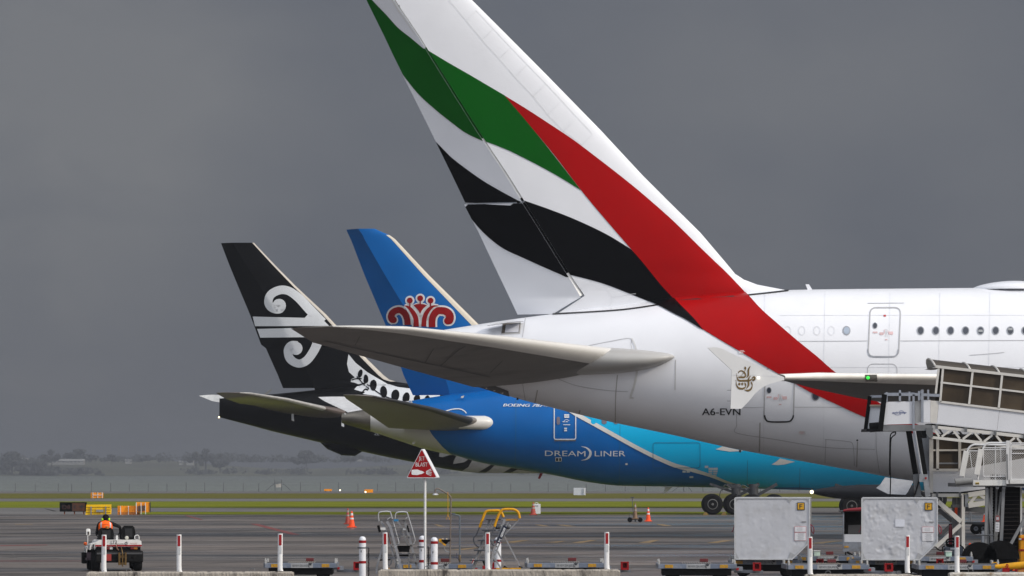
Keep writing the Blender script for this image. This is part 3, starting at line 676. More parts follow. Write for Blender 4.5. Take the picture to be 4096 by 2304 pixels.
paint_each('placard', [rrect(2955, 1399, 2982, 1415, 1), rrect(3194, 1721, 3222, 1737, 1)], bfu, MPLAC, big, .03)
paint('placard_text', [q for (x, y) in ((2955, 1399), (3194, 1721)) for q in (rrect(x+5, y+3, x+21, y+5, .4), rrect(x+2, y+7, x+25, y+9, .4), rrect(x+8, y+11, x+18, y+13, .4))], bfu, M('stencil_red', (.5, .1, .1)), big, .04)
paint('drain_port', [disc(3429, 1760, 4, 12, 3.5)], bfu, PDARK, big, .02)
lettering('registration', 'A6-EVN', (2808, 1659), (2961, 1659), 27, bfu, MSTENK, big, .03, bold=1.2)
# --- wing with winglet
wr = [(P(3140, 1508, 133), P(2985, 1510, 133), .2), (P(3300, 1504, 134.6), P(3140, 1524, 135), .30), (P(3480, 1504, 137), P(3262, 1556, 138.5), .34), (P(3750, 1505, 141), P(3420, 1590, 142.5), .38), (P(4390, 1512, 150), P(3700, 1640, 152), .6), (P(5450, 1580, 168), P(4050, 1730, 168.5), 1.2)]
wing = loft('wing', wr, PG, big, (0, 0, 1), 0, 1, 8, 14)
led = [(a, b, t*1.03) for a, b, t in wr]
wle = le_strip('leading_edge', wr, .16, M('bare_edge_lit', (.84, .82, .78), .35, 0, .08, 1.5), wing)  # bare edge coloured extra pale, its lit band is painted in
wl = MB(); wt = cr([(2830, 1391), (2876, 1391), (2940, 1420), (3048, 1470), (3101, 1494), (3137, 1509)], 4)+cr([(3137, 1522), (3125, 1523), (3067, 1541), (3028, 1567), (2995, 1605), (2966, 1635)], 4)+[(2922, 1635), (2925, 1560), (2926, 1480)]
vs = [P(x, y, 132.85) for x, y in wt]; wl.prism(vs, (0, .16, 0)); winglet = wl.build('winglet', M('winglet_white', (.74, .74, .73), .35, 0, .05, 1.2, coat=.2), wing, False)
bwl = bvh_of(winglet)
Gc = lambda p: T(p, 2880, 1440, 7.244)
emb = []
for p in ([(535, 390, 10), (545, 350, 30), (590, 315, 34), (650, 320, 36), (710, 370, 50), (738, 430, 40), (740, 480, 26)], [(600, 470, 10), (680, 375, 10)], [(530, 480, 20), (560, 500, 50), (620, 500, 52), (700, 500, 52), (735, 470, 40)], [(725, 185, 8), (732, 235, 62), (735, 280, 20), (712, 330, 14)], [(885, 175, 10), (845, 230, 36), (822, 300, 50), (822, 400, 52), (815, 450, 46), (765, 520, 10)],
          [(470, 390, 10), (490, 430, 14), (495, 510, 22), (540, 590, 50), (640, 600, 54), (760, 598, 54), (860, 595, 50), (930, 540, 12)], [(890, 460, 10), (850, 500, 30), (825, 570, 52), (825, 660, 54), (820, 740, 50), (760, 835, 10)], [(930, 545, 16), (960, 500, 40), (1000, 495, 46), (1010, 540, 50), (960, 590, 46), (935, 560, 30)],
          [(450, 575, 10), (468, 620, 14), (475, 710, 26), (530, 800, 50), (610, 830, 54), (690, 820, 50), (740, 770, 20), (735, 700, 46), (710, 650, 8)], [(900, 620, 8), (915, 670, 46), (935, 730, 20), (915, 810, 40), (860, 870, 56), (790, 885, 54), (700, 860, 8)]): emb += strips(Gc(p), 4)
emb += [Gc([(560, 650), (600, 692), (560, 745), (520, 692)]), Gc([(645, 650), (685, 692), (645, 745), (605, 692)])]
paint('winglet_emblem', emb, bwl, MGOLD, winglet, .012)
paint('winglet_seam', strips([(2926, 1500), (3000, 1500), (3110, 1506)], 1.5), bwl, M('seam_faint', (.5, .5, .5)), winglet, .01)
for q in range(2): MB().tube([P(2908, 1561+43*q, 132.9), P(2934, 1561+43*q, 132.9)], .008, 6).build('static_wick', PDARK, winglet)
lt = MB(); lt.lathe([(.0, .05), (.03, .03), (.038, 0)], P(3034, 1511, 132.8), (0, -1, 0), 12); lt.build('strobe_light', M('lamp_white', (1, .93, .8), .2, emit=3), winglet, True)
paint('navigation_bay', [[(3458, 1500), (3506, 1500), (3509, 1524), (3462, 1524)]], bvh_of(wle), M('bay_glass', (.10, .10, .09), .15), wing, .02)
lt = MB(); lt.lathe([(.0, .07), (.035, .05), (.055, 0)], P(3472, 1511, 136.75), (0, -1, 0), 14); lt.build('navigation_light', M('lamp_green', (.03, .9, .06), .2, emit=1.6), wing, True)
# --- roof fittings
dm = MB(); xs = [3885+k*10 for k in range(36)]
vs, fs, n = [], [], 16
for x in xs:
    t = (x-3885)/350.; r_ = math.sin(math.pi*t)**.6 if 0 < t < 1 else 0.01; c = P(x, 1154, D1)
    vs += [c+Vector((0, math.cos(math.pi*j/(n-1))*1.1*r_, -.05+math.sin(math.pi*j/(n-1))*.38*r_)) for j in range(n)]
fs = [[i*n+j, i*n+j+1, (i+1)*n+j+1, (i+1)*n+j] for i in range(len(xs)-1) for j in range(n-1)]
dm.add(vs, fs); dm.build('antenna_dome', PW, big, True, 60)
a = MB(); a.prism([P(3222, 1137, D1), P(3236, 1137, D1), P(3250, 1160, D1), P(3232, 1162, D1)], (0, .05, 0)); a.build('blade_antenna', PW, big)
gd_ = MB(); gd_.prism([P(3541, 1909, 169.9), P(3655, 1924, 169.9), P(3630, 1970, 168.8), P(3622, 1979, 168.6), P(3552, 1976, 168.6), P(3505, 1952, 169.2), P(3520, 1940, 169.4)], (0, .12, 0)); gd_.build('gear_door', M('gear_door_grey', (.30, .31, .33), .45), big)
bogie(big, 4500, 2150, 171, 3, .7, 1.7, 2.6)
for x, y in ((2070, 1592), (2960, 1802)): MB().tube([P(x, y-2, 172.3), P(x, y+8, 172.3)], .05, 6).build('drain_mast', PDARK, big)
bst = bvh_of(stab)
for p in ([(1300, 1362), (1500, 1408), (1760, 1462), (1960, 1506)], [(1420, 1378), (1440, 1342)], [(1700, 1448), (1735, 1390)], [(1960, 1490), (2010, 1440)], [(1760, 1462), (1830, 1400), (1860, 1382)]): paint('panel_seam', strips(p, 2.2, smooth=False), bst, M('seam_dark', (.07, .07, .07), .6), stab, .03)
for x in (3060, 3300, 3560, 3760, 3960): paint('skin_joint', strips([(x, 1170), (x-2, 1300), (x-4, 1440), (x-5, 1700 if x < 3500 else 1560), (x-5, 1800 if x < 3500 else 1600)], 1.5), bfu, M('seam_faint', (.69, .70, .72)), big, .012)
for y in (1262, 1470): paint('skin_joint', strips([(3120, y), (3600, y-1), (4120, y-1)], 1.4), bfu, M('seam_faint', (.69, .70, .72)), big, .012)
for p, w in (([(2150, 1560), (2142, 1600), (2139, 1612)], 5), ([(2320, 1640), (2316, 1655)], 5), ([(2470, 1500), (2463, 1580), (2461, 1690)], 4), ([(2702, 1440), (2701, 1500), (2700, 1560)], 3), ([(3040, 1690), (3038, 1790), (3037, 1808)], 5), ([(3430, 1766), (3428, 1830), (3427, 1868)], 4)): paint('fluid_streak', strips(p, w), bfu, M('streak_grey', (.42, .41, .40), .5), big, .011)
# ================================================================== blue twin-engine airliner
D2 = 262.
PB = M('airliner_blue', (.0005, .105, .36), .3, 0, .08, .4, spec=.12); PC = M('airliner_cyan', (.000, .39, .68), .3, 0, .06, .3, spec=.12); PCR = M('airliner_cream', (.60, .585, .55), .35, 0, .06, .5)
blue = thing('airliner', 'blue and cyan twin-engine airliner with red flower emblem on its tail', 'airplane', (8, D2, 0))
st2 = [(1368, 1657, 1689, .3), (1482, 1637, 1723, .9), (1600, 1612, 1762, 1.45), (1702, 1593, 1795, 1.85), (1809, 1577, 1819, 2.15), (1942, 1562, 1855, 2.5), (2104, 1552, 1881, 2.75), (2200, 1549, 1898, 2.85), (2369, 1547, 1931, 3.0), (2480, 1547, 1943, 3.05), (2700, 1547, 1947, 3.1), (3040, 1547, 1954, 3.1), (3300, 1547, 1960, 3.1), (4700, 1547, 1962, 3.1), (5000, 1570, 1955, 2.7), (5250, 1660, 1930, 1.6), (5330, 1770, 1840, .3)]
fus2 = fuselage('fuselage', st2, D2, PB, blue); b2 = bvh_of(fus2)
rows2 = [(915, 1500, 1432, 1383), (925, 1520, 1440, 1387), (940, 1557, 1450, 1394), (957, 1580, 1458, 1402), (1100, 1714, 1540, 1457), (1297, 1913, 1659, 1540), (1420, 2035, 1728, 1585), (1500, 2120, 1778, 1613), (1580, 2210, 1800, 1650), (1600, 2260, 1806, 1660)]
f2 = fin_st(rows2, D2, .09)
fin2 = loft('tail_fin', f2, PB, blue, (0,1,0), 0, .5, 8, 14)
rud2 = loft('rudder', f2[:-1], PB, blue, (0,1,0), .5, 1, 8, 10, shift=1.0)
bf2 = bvh_of(fin2, rud2)
def fin_le(name, st, frac, mat, parent, i0=0, i1=None):
    vs, S = [], []
    for i in range(len(st)-1):
        for k in range(6): S.append(tuple(a+(b-a)*(k/6) for a, b in zip(st[i], st[i+1])))
    S.append(st[-1]); n = 7
    for s in S[i0:i1]:
        le, te, th = s[:3]
        d = te-le
        for k in range(-n, n+1):
            c = frac*(k/n)**2; vs.append(le+d*c-d.normalized()*.015+Vector((0, math.copysign(yt(c)*th+.012, k) if k else 0, 0)))
    m = 2*n+1; N = len(vs)//m
    fs = [[i*m+j, i*m+j+1, (i+1)*m+j+1, (i+1)*m+j] for i in range(N-1) for j in range(m-1)]
    b = MB(); b.add(vs, fs); return b.build(name, mat, parent, True, 60)
fin_le('leading_edge', f2, .085, M('bare_metal_cream', (.60, .54, .44), .35, .05, .04, .5), blue, 12)
E = lambda p: T(p, 1520, 1150, 7.576)
wh, rdp = [], []
big_l = [(845, 1130, 190), (830, 960, 190), (760, 790, 190), (640, 690, 190), (510, 690, 190), (395, 760, 200), (350, 870, 210), (385, 960, 220), (430, 985, 180)]
big_r = [(1580, 1200, 205), (1580, 1000, 205), (1620, 850, 205), (1730, 720, 215), (1850, 700, 215), (1980, 720, 220), (2090, 800, 230), (2120, 920, 240), (2090, 1000, 240), (2050, 1010, 180)]
in_l = [(1100, 1180, 160), (1090, 950, 150), (1030, 800, 140), (930, 660, 110), (830, 580, 60), (740, 550, 8)]
in_r = [(1330, 1180, 150), (1345, 960, 140), (1400, 790, 130), (1500, 650, 110), (1620, 570, 60), (1770, 550, 8)]
for s in (big_l, big_r, in_l, in_r):
    wh += strips(E([(a, b, w+(105 if w > 20 else 70)) for a, b, w in s]), n=7); rdp += strips(E(s), n=7)
for x, y in ((905, 392), (1220, 328), (1533, 398)):
    wh.append(E(disc(x, y, 142, 28))); rdp.append(E(disc(x, y, 88, 24)))
    wh.append(E([(x-70, y+80), (x+70, y+80), (x+95, y+200), (x-95, y+200)])); rdp.append(E([(x-18, y+60), (x+18, y+60), (x+18, y+200), (x-18, y+200)]))
wh.append(E([(960, 540), (1100, 470), (1340, 470), (1480, 540), (1240, 900), (1200, 900)])); rdp.append(E([(1012, 532)]+[(1100, 505), (1218, 496), (1330, 508), (1425, 540), (1330, 620), (1260, 710), (1216, 800), (1170, 710), (1090, 610)]))
wh.append(E(disc(430, 985, 128, 24))); rdp.append(E(disc(420, 975, 100, 24))); wh.append(E(disc(2058, 1020, 150, 24))); rdp.append(E(disc(2055, 1010, 112, 24)))
wh += [E([(1190, 820), (1245, 820), (1260, 1190), (1175, 1190)])]
PWH = M('emblem_white', (.62, .62, .62), .4); PRD = M('emblem_red', (.24, .002, .003), .4, spec=.1)
paint('tail_emblem_outline', wh, bf2, PWH, blue, .02); paint('tail_emblem', rdp, bf2, PRD, blue, .04)
Cc = lambda p: T(p, 1600, 1500, 2.342); C4 = lambda p: T(p, 2500, 1850, 3.191)
band = cr(Cc([(1500, 270), (1640, 362), (1800, 450), (2000, 560), (2200, 670), (2400, 770), (2576, 845)])+C4([(800, 75), (1100, 165), (1300, 245), (1500, 300), (1650, 330)]), 4)
paint('cyan_belly', [band+[(3100, 1970), (3990, 1970), (3990, 1560), (2200, 1560)]], b2, PC, blue, .025, 12)
paint('cheat_line', strips([(x, y, max(3, 16-max(0, x-2750)*.045)) for x, y in band], 14, smooth=False), b2, PCR, blue, .04)
tailp = [(1360, 1640), (1480, 1625), (1640, 1595), (1655, 1620), (1665, 1660), (1702, 1694), (1730, 1740), (1770, 1785), (1812, 1822), (1800, 1830), (1360, 1700)]
paint('cream_tail_cone', [tailp], b2, M('cream_tail', (.52, .51, .49), .35, 0, .06, .5), blue, .035, 9)
paint('exhaust_cone', [[(1360, 1640), (1482, 1630), (1483, 1730), (1360, 1700)]], b2, M('exhaust_metal', (.16, .145, .12), .35, .7, .3, .8, vec=(1, 1, 4)), blue, .06, 9)
paint_each('swallow_shape', [[(2862, 1797), (2890, 1785), (2975, 1803), (2920, 1806)], [(3086, 1857), (3104, 1846), (3120, 1833), (3180, 1846), (3135, 1857), (3110, 1859)]], b2, PCR, blue, .045)
PLT = M('mark_white', (.62, .64, .66), .4)
lettering('lettering', 'BOEING 787-9', (2012, 1627), (2193, 1629), 11, b2, PLT, blue, .04, shear=.35, bold=1.5)
lettering('lettering', 'DREAM', (2180, 1822), (2342, 1824), 21, b2, PLT, blue, .05); lettering('lettering', 'LINER', (2379, 1824), (2502, 1824), 21, b2, PLT, blue, .05)
paint('crescent_mark', strips([(2325, 1785, 1), (2345, 1790, 5), (2359, 1802, 9), (2362, 1813, 10), (2357, 1826, 9), (2344, 1836, 5), (2325, 1840, 1)], 4), b2, PLT, blue, .05)
dr = rrect(2217, 1600, 2303, 1757, 7); dd = paint('cabin_door', strips(dr+[dr[0]], 4, smooth=False), b2, PLT, blue, .04)
paint('door_window', [rrect(2227, 1668, 2240, 1699, 6)], b2, M('tinted_pane', (.12, .10, .13), .2), dd, .05)
paint('door_marking', [rrect(2257, 1658, 2277, 1664, 1), rrect(2257, 1666, 2277, 1672, 1), rrect(2250, 1686, 2260, 1689, 1), rrect(2262, 1686, 2271, 1689, 1), rrect(2253, 1698, 2281, 1701, 1), rrect(2257, 1711, 2268, 1717, 1), rrect(2257, 1719, 2268, 1725, 1)]+strips([(2256, 1684), (2266, 1679), (2277, 1684)], 2), b2, PLT, dd, .05)
paint('door_sill', [rrect(2217, 1760, 2304, 1764, 1)], b2, M('sill_brown', (.10, .09, .08), .5), dd, .05)
h_ = rrect(2612, 1771, 2800, 1870, 10); paint('cargo_door', strips(h_+[h_[0]], 2, smooth=False), b2, M('seam_blue', (0, .10, .2), .5), blue, .05)
for x in (2374, 2417, 2464): paint('window', [rrect(x-10, 1655, x+10, 1697, 9)], b2, M('tinted_pane', (.12, .10, .13), .2) if x > 2400 else PC, blue, .05)
paint('outflow_valve', [rrect(2222, 1828, 2247, 1844, 2)], b2, MPLAC, blue, .05); paint_each('outflow_grille', [rrect(2224, 1830, 2234, 1842, 1), rrect(2237, 1830, 2245, 1842, 1)], b2, PDARK, blue, .06)
paint('service_port', [disc(2506, 1855, 5, 14, 4)], b2, MPLAC, blue, .05)
paint_each('placard', [rrect(x, y, x+w_, y+h, 1) for x, y, w_, h in ((2730, 1880, 13, 8), (2746, 1880, 14, 8), (2758, 1902, 15, 7), (2819, 1861, 14, 9), (2834, 1869, 18, 9), (2853, 1869, 18, 9), (2834, 1880, 16, 7), (2853, 1880, 17, 7), (2834, 1889, 15, 5), (2853, 1889, 15, 5), (2835, 1896, 12, 4), (2854, 1896, 12, 4), (2735, 1871, 12, 2), (2748, 1871, 12, 2))], b2, M('placard_pale', (.5, .55, .58), .5), blue, .06)
for x, y0, y1 in ((2064, 1600, 1872), (2240, 1770, 1904), (2480, 1700, 1940), (2990, 1840, 1950), (3200, 1870, 1955)): paint('skin_joint', strips([(x, y0), (x-1, (y0+y1)/2), (x-2, y1)], 1.6), b2, M('seam_blue', (0, .10, .2), .5), blue, .03)
# tailplanes
s2 = [(P(1960, 1689, 260.5), P(1640, 1708, 261), 1.0), (P(1890, 1680, 258.5), P(1554, 1712, 259), .78), (P(1728, 1634, 254.5), P(1451, 1640, 255), .5), (P(1560, 1598, 250.8), P(1384, 1595, 251), .28), (P(1490, 1585, 250), P(1373, 1580, 250.2), .12), (P(1420, 1580, 249.8), P(1373, 1578.5, 249.9), .04)]
PS2 = M('tailplane_cream_shaded', (.20, .18, .16), .4, 0, .08, .5, dirt=(.15, .135, .12), dirt_amt=.4, dscale=.4)  # near tailplane's cream darkened so its underside reads as shaded
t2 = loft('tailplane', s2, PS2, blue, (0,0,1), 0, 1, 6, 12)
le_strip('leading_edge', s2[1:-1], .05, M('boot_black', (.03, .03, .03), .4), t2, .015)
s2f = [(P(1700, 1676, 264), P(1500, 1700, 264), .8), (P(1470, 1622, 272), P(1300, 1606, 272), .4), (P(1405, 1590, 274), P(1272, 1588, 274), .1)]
loft('tailplane', s2f, M('tailplane_top_lit', (.68, .68, .68), .4), blue, (0,0,1), 0, 1, 6, 12)  # far tailplane is a paler copy, lit upper side put into its colour
gl = MB(); g0, g1 = P(1880, 1690, 259.3), P(1978, 1692, 259.9)
gl.lathe([(.42, -.8), (.44, 0), (.46, 1.0), (.38, 1.45), (.2, 1.72), (.02, 1.8)], g0, (g1-g0).normalized(), 20); gl.build('tailplane_fairing', PCR, blue, True, 60)
paint('fairing_edge', strips([(1775, 1648), (1810, 1638), (1840, 1637), (1858, 1645), (1866, 1654)], 4), b2, PLT, blue, .04)
for x, y0, y1, dx in ((2663, 1948, 1975, -14),): MB().prism([P(x, y0, 262), P(x+26, y0, 262), P(x-4, y1, 262), P(x-10, y1, 262)], (0, .08, 0)).build('drain_mast', PCR, blue)
MB().prism([P(2160, 1892, 262), P(2172, 1893, 262), P(2160, 1916, 262), P(2151, 1914, 262)], (0, .06, 0)).build('tail_skid', PRD, blue)
for x, y in ((1650, 1770), (1845, 1585)): MB().prism([P(x, y, 260.4), P(x+12, y-3, 260.4), P(x+8, y+6, 260.4), P(x-2, y+7, 260.4)], (0, .2, 0)).build('service_flap', PCR, blue)
bogie(blue, 2850, 2059, 258, 2, .68, 1.42, 2.0, aft=.85)
bogie(blue, 3010, 2060, 255, 2, .68, 1.42, 2.0, aft=-.6)
bogie(blue, 3406, 2078, 246, 2, .68, 1.5, 2.0)
na = MB(); c0 = P(3252, 2005, 244); 
na.lathe([(.12, 0), (.22, .4), (.36, 1.2), (.46, 2.4), (.55, 4.5), (.52, 6.2), (.48, 6.5), (.4, 6.4), (.4, 4.0)], P(3256, 1968, 244), (1, 0, -.015), 28); na.build('engine', M('nacelle_dark', (.008, .009, .012), .4, 0, .2, 1, spec=.15), blue, True, 50)
wg = [(P(3360, 1952, 240), P(3180, 1958, 240), .3), (P(3900, 1935, 256), P(3330, 1945, 256), .9), (P(4300, 1920, 261), P(3400, 1935, 261), 1.1)]
MB().lathe([(0, .11), (.09, .07), (.11, 0)], P(3247, 1968, 243.5), (-.2, -1, 0), 14).build('taxi_light', M('lamp_warm', (1, .83, .5), .2, emit=3.5), blue, True)
MB().lathe([(0, .10), (.07, .07), (.09, 0)], P(3061, 1963, 256), (0, -1, 0), 14).build('taxi_light', M('lamp_warm', (1, .83, .5), .2, emit=3.5), blue, True)
# ================================================================== black twin-engine airliner
D3 = 305.
PK = M('airliner_black', (.0018, .0018, .002), .3, 0, .15, .3, spec=.06); PKW = M('airliner_white_paint', (.60, .62, .64), .4, 0, .05, .5)
blk3 = thing('airliner', 'black airliner with white spiral and fern markings on its tail', 'airplane', (-6, D3, 0))
st3 = [(878, 1594, 1669, .12), (900, 1592, 1675, .35), (1000, 1583, 1701, 1.0), (1093, 1576, 1726, 1.5), (1200, 1566, 1751, 1.95), (1325, 1553, 1780, 2.4), (1420, 1545, 1800, 2.6), (1524, 1538, 1823, 2.8), (1650, 1533, 1848, 3.0), (1745, 1531, 1869, 3.1), (1848, 1530, 1885, 3.2), (1940, 1530, 1892, 3.25), (4200, 1530, 1892, 3.25), (4500, 1560, 1885, 2.6), (4680, 1680, 1840, .6)]
fus3 = fuselage('fuselage', st3, D3, PK, blk3); b3 = bvh_of(fus3)
bl = MB(); bl.lathe([(.05, -1.9), (.5, -1.2), (.75, 0), (.6, 1.0), (.05, 1.6)], P(1375, 1783, D3), (1, 0, -.2), 18); bl.build('tail_skid_bulge', PK, blk3, True, 60)
sk = MB(); sk.bar(P(1362, 1795, D3), P(1366, 1822, D3), .12); sk.bar(P(1386, 1800, D3), P(1364, 1821, D3), .14); sk.build('tail_skid', M('skid_metal', (.2, .2, .19), .4, .5), blk3)
rows3 = [(971, 1015, 930, 882), (1060, 1099, 985, 916), (1145, 1183, 1040, 951), (1259, 1305, 1110, 999), (1378, 1415, 1172, 1043), (1392, 1427, 1178, 1062), (1440, 1472, 1205, 1083), (1500, 1533, 1235, 1110), (1518, 1556, 1243, 1117), (1528, 1590, 1248, 1121), (1535, 1640, 1252, 1124), (1552, 1690, 1258, 1131)]
f3 = fin_st(rows3, D3, .09); fin3 = loft('tail_fin', f3+[tuple(a+(b-a)*1.6 for a, b in zip(f3[-2], f3[-1]))], PK, blk3, (0,1,0), 0, .5, 6, 14)
rud3 = loft('rudder', f3, PK, blk3, (0,1,0), .5, 1, 6, 10, shift=.5)
bf3 = bvh_of(fin3, rud3)
fin_le('leading_edge', f3, .05, M('bare_metal_warm', (.46, .42, .36), .35, .2, .1, .6), blk3, 0, 54)
K = lambda p: T(p, 750, 900, 2.229)
kor = strips(K([(1200, 872, 90), (1080, 745, 84), (990, 650, 78), (905, 590, 75), (825, 580, 76), (745, 620, 76), (722, 690, 74), (755, 740, 74), (815, 750, 80), (835, 720, 90)]), n=7)
kor += [K(disc(818, 718, 60, 22)), K([(582, 816), (1045, 828), (1075, 795), (1160, 800), (1262, 900), (604, 902)]), K([(622, 926), (1240, 912), (1285, 960), (1195, 1072), (1110, 1062), (1122, 1012), (1090, 1000), (650, 1004)])]
kor += strips(K([(1160, 1050, 84), (1122, 1130, 80), (1062, 1208, 76), (990, 1235, 72), (918, 1195, 76), (896, 1120, 74), (925, 1075, 76), (975, 1082, 96)]), n=7)+[K(disc(968, 1100, 58, 22))]
paint('spiral_emblem', kor, bf3, PKW, blk3, .03)
fern = [(1394, 1417), (1423, 1452), (1468, 1488), (1513, 1515), (1549, 1536), (1590, 1549), (1646, 1556), (1760, 1560), (1760, 1630), (1650, 1617), (1561, 1597), (1502, 1584), (1451, 1577), (1462, 1569), (1440, 1566), (1417, 1559), (1428, 1547), (1446, 1541), (1415, 1530), (1403, 1528), (1405, 1517), (1420, 1510), (1396, 1488), (1388, 1456)]
lf = []
N2 = lambda p: T(p, 750, 1500, 2.7116)
for (x, y, a, b, r_) in ((1937, 42, 24, 48, -.15), (2017, 115, 36, 62, .05), (2128, 188, 38, 63, -.1), (2255, 225, 44, 62, .15), (2372, 255, 38, 62, .2), (2490, 262, 34, 46, .2), (2600, 270, 30, 44, .2)): lf.append(N2(disc(x, y, a, 18, b, r_)))
lf += [K(disc(1540, 1325, 20, 16, 38, .25)), K(disc(1590, 1378, 20, 16, 38, .2)), K(disc(1650, 1420, 22, 16, 36, .1))]
lf += strips(K([(1510, 1350), (1560, 1410), (1620, 1470)])+N2([(1950, 100), (2030, 170), (2110, 225), (2230, 268)]), 4, smooth=False)
for p in ([(1890, 40), (1830, 40), (1780, 55)], [(1930, 90), (1870, 105), (1810, 125)], [(1960, 170), (1930, 160), (1900, 190), (1880, 205)]): lf += strips(N2(p), 5)
for bb, k in ((b3, 0), (bf3, 1)):
    paint('fern_marking', [fern], bb, PKW, blk3, .03); paint('fern_leaflet', lf, bb, PBLK, blk3, .06)
wv = [[(372, 718), (480, 742), (400, 768), (366, 762)], [(530, 752), (640, 790), (600, 815), (498, 832), (505, 800)], [(680, 790), (862, 832), (800, 870), (735, 906), (575, 900), (640, 860)], [(890, 838), (1040, 868), (960, 915), (800, 914), (850, 880)], [(1100, 882), (1300, 910), (1300, 930), (1020, 922)]]
paint_each('belly_wave', [Cc(p) for p in wv], b3, M('belly_white', (.45, .45, .44), .4), blk3, .03)
lettering('registration', 'ZK', (1497, 1739), (1518, 1742), 10, b3, PKW, blk3, .04)
s3 = [(P(1384, 1652, 302.5), P(1080, 1640, 303), .9), (P(1303, 1634, 300), P(1015, 1622, 300.5), .62), (P(1156, 1598, 294), P(956, 1614, 295), .42), (P(1004, 1573, 288), P(901, 1594, 288.5), .24), (P(960, 1571, 287), P(868, 1575, 287.3), .1), (P(920, 1570, 286.8), P(864, 1571, 287), .04)]
t3 = loft('tailplane', s3, M('tailplane_shaded', (.13, .105, .095), .38, 0, .1, .5, coat=.2), blk3, (0,0,1), 0, 1, 6, 12)  # near tailplane darkened, shade of the underside painted into the colour
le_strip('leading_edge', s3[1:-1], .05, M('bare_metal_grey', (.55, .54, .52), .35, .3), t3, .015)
loft('tailplane', [(P(1300, 1625, 312), P(1050, 1640, 312), .6), (P(901, 1584, 318), P(848, 1604, 318), .25), (P(862, 1580, 319), P(796, 1583, 319), .08)], M('tailplane_lit', (.62, .62, .60), .4), blk3, (0,0,1), 0, 1, 6, 10)  # far tailplane coloured pale to stand for its lit top
for x, y, h in ((1166, 1655, 30), (1366, 1672, 36)): MB().prism([P(x, y, 299), P(x+8, y, 299), P(x+10, y+h, 299), P(x, y+h-4, 299)], (0, .2, 0)).build('hinge_fairing', PKW, blk3)
MB().lathe([(0, .07), (.05, .04), (.065, 0)], P(876, 1669, 304.7), (0, -1, 0), 12).build('tail_light', M('lamp_warm', (1, .83, .5), .2, emit=3.5), blk3, True)
a = MB(); a.prism([P(1052, 1580, 304), P(1066, 1580, 304), P(1088, 1558, 304), P(1080, 1557, 304)], (0, .2, 0)); a.build('fin_vent', M('skid_metal', (.2, .2, .19)), blk3)
bogie(blk3, 3600, 2031, 303, 3, .67, 1.45, 2.4)
# ================================================================== ground equipment
MALU = M('aluminium_skin', (.50, .51, .54), .42, .0, .07, 1.2, dirt=(.40, .40, .40), dirt_amt=.5, dscale=2.0, spec=.6)
MALUD = M('aluminium_worn', (.20, .215, .245), .5, .3, .25, 3, dirt=(.12, .11, .10), dirt_amt=.7, dscale=4)
MSTEEL = M('galvanised_steel', (.24, .25, .265), .45, .4, .2, 5, dirt=(.15, .15, .15), dscale=6)
MDSTEEL = M('dark_steel', (.10, .105, .115), .5, .3, .25, 5)
MTUBE = M('bright_tube', (.50, .50, .50), .3, .6, .15, 5)
MWPAINT = M('white_paint', (.66, .66, .65), .45, 0, .06, 2, dirt=(.45, .42, .38), dirt_amt=.5, dscale=5)
MWCLEAN = M('white_panel', (.64, .65, .68), .4, 0, .03, 1)
MREDP = M('red_paint', (.26, .006, .008), .45, 0, .12, 4, dirt=(.10, .02, .02), dirt_amt=.5, dscale=9, spec=.2)
MYEL = M('yellow_paint', (.62, .30, .008), .45, 0, .1, 5, dirt=(.25, .12, .02), dirt_amt=.55, dscale=9, spec=.2)
MAMB = M('amber_reflector', (.42, .22, .015), .35, 0, .25, 20)
MORG = M('cone_orange', (.80, .075, .012), .5, 0, .08, 5, dirt=(.4, .05, .02), dirt_amt=.5, dscale=10, spec=.2)
MORGD = M('cone_faded', (.30, .03, .012), .6, 0, .2, 6)
MBLKR = M('black_rubber', (.0025, .0025, .0027), .8, 0, .3, 6, spec=.12)
MBLKP = M('black_plastic', (.005, .005, .0055), .55, 0, .25, 5, spec=.12)
MRTY = MATS['tyre_rubber']
MINK = M('ink_black', (.012, .013, .018), .5)
def words(name, s, o, xd, zd, w, h, mat, parent, lift=.004, shear=0.):
    vs, fs = glyphs(s); x0, x1 = min(v[0] for v in vs), max(v[0] for v in vs); cap = max(v[1] for v in vs)
    o, xd, zd = Vector(o), Vector(xd).normalized(), Vector(zd).normalized(); nn = xd.cross(zd).normalized()
    return link_mesh(name, [o+xd*((a-x0)/(x1-x0)*w+shear*b)+zd*(b/cap*h)+nn*lift for a, b in vs], fs, mat, parent)
def put(t, px, d, z=0., rz=0.):
    t.location = ((px-CX)/F*d, d, z); t.rotation_euler.z = rz; return t
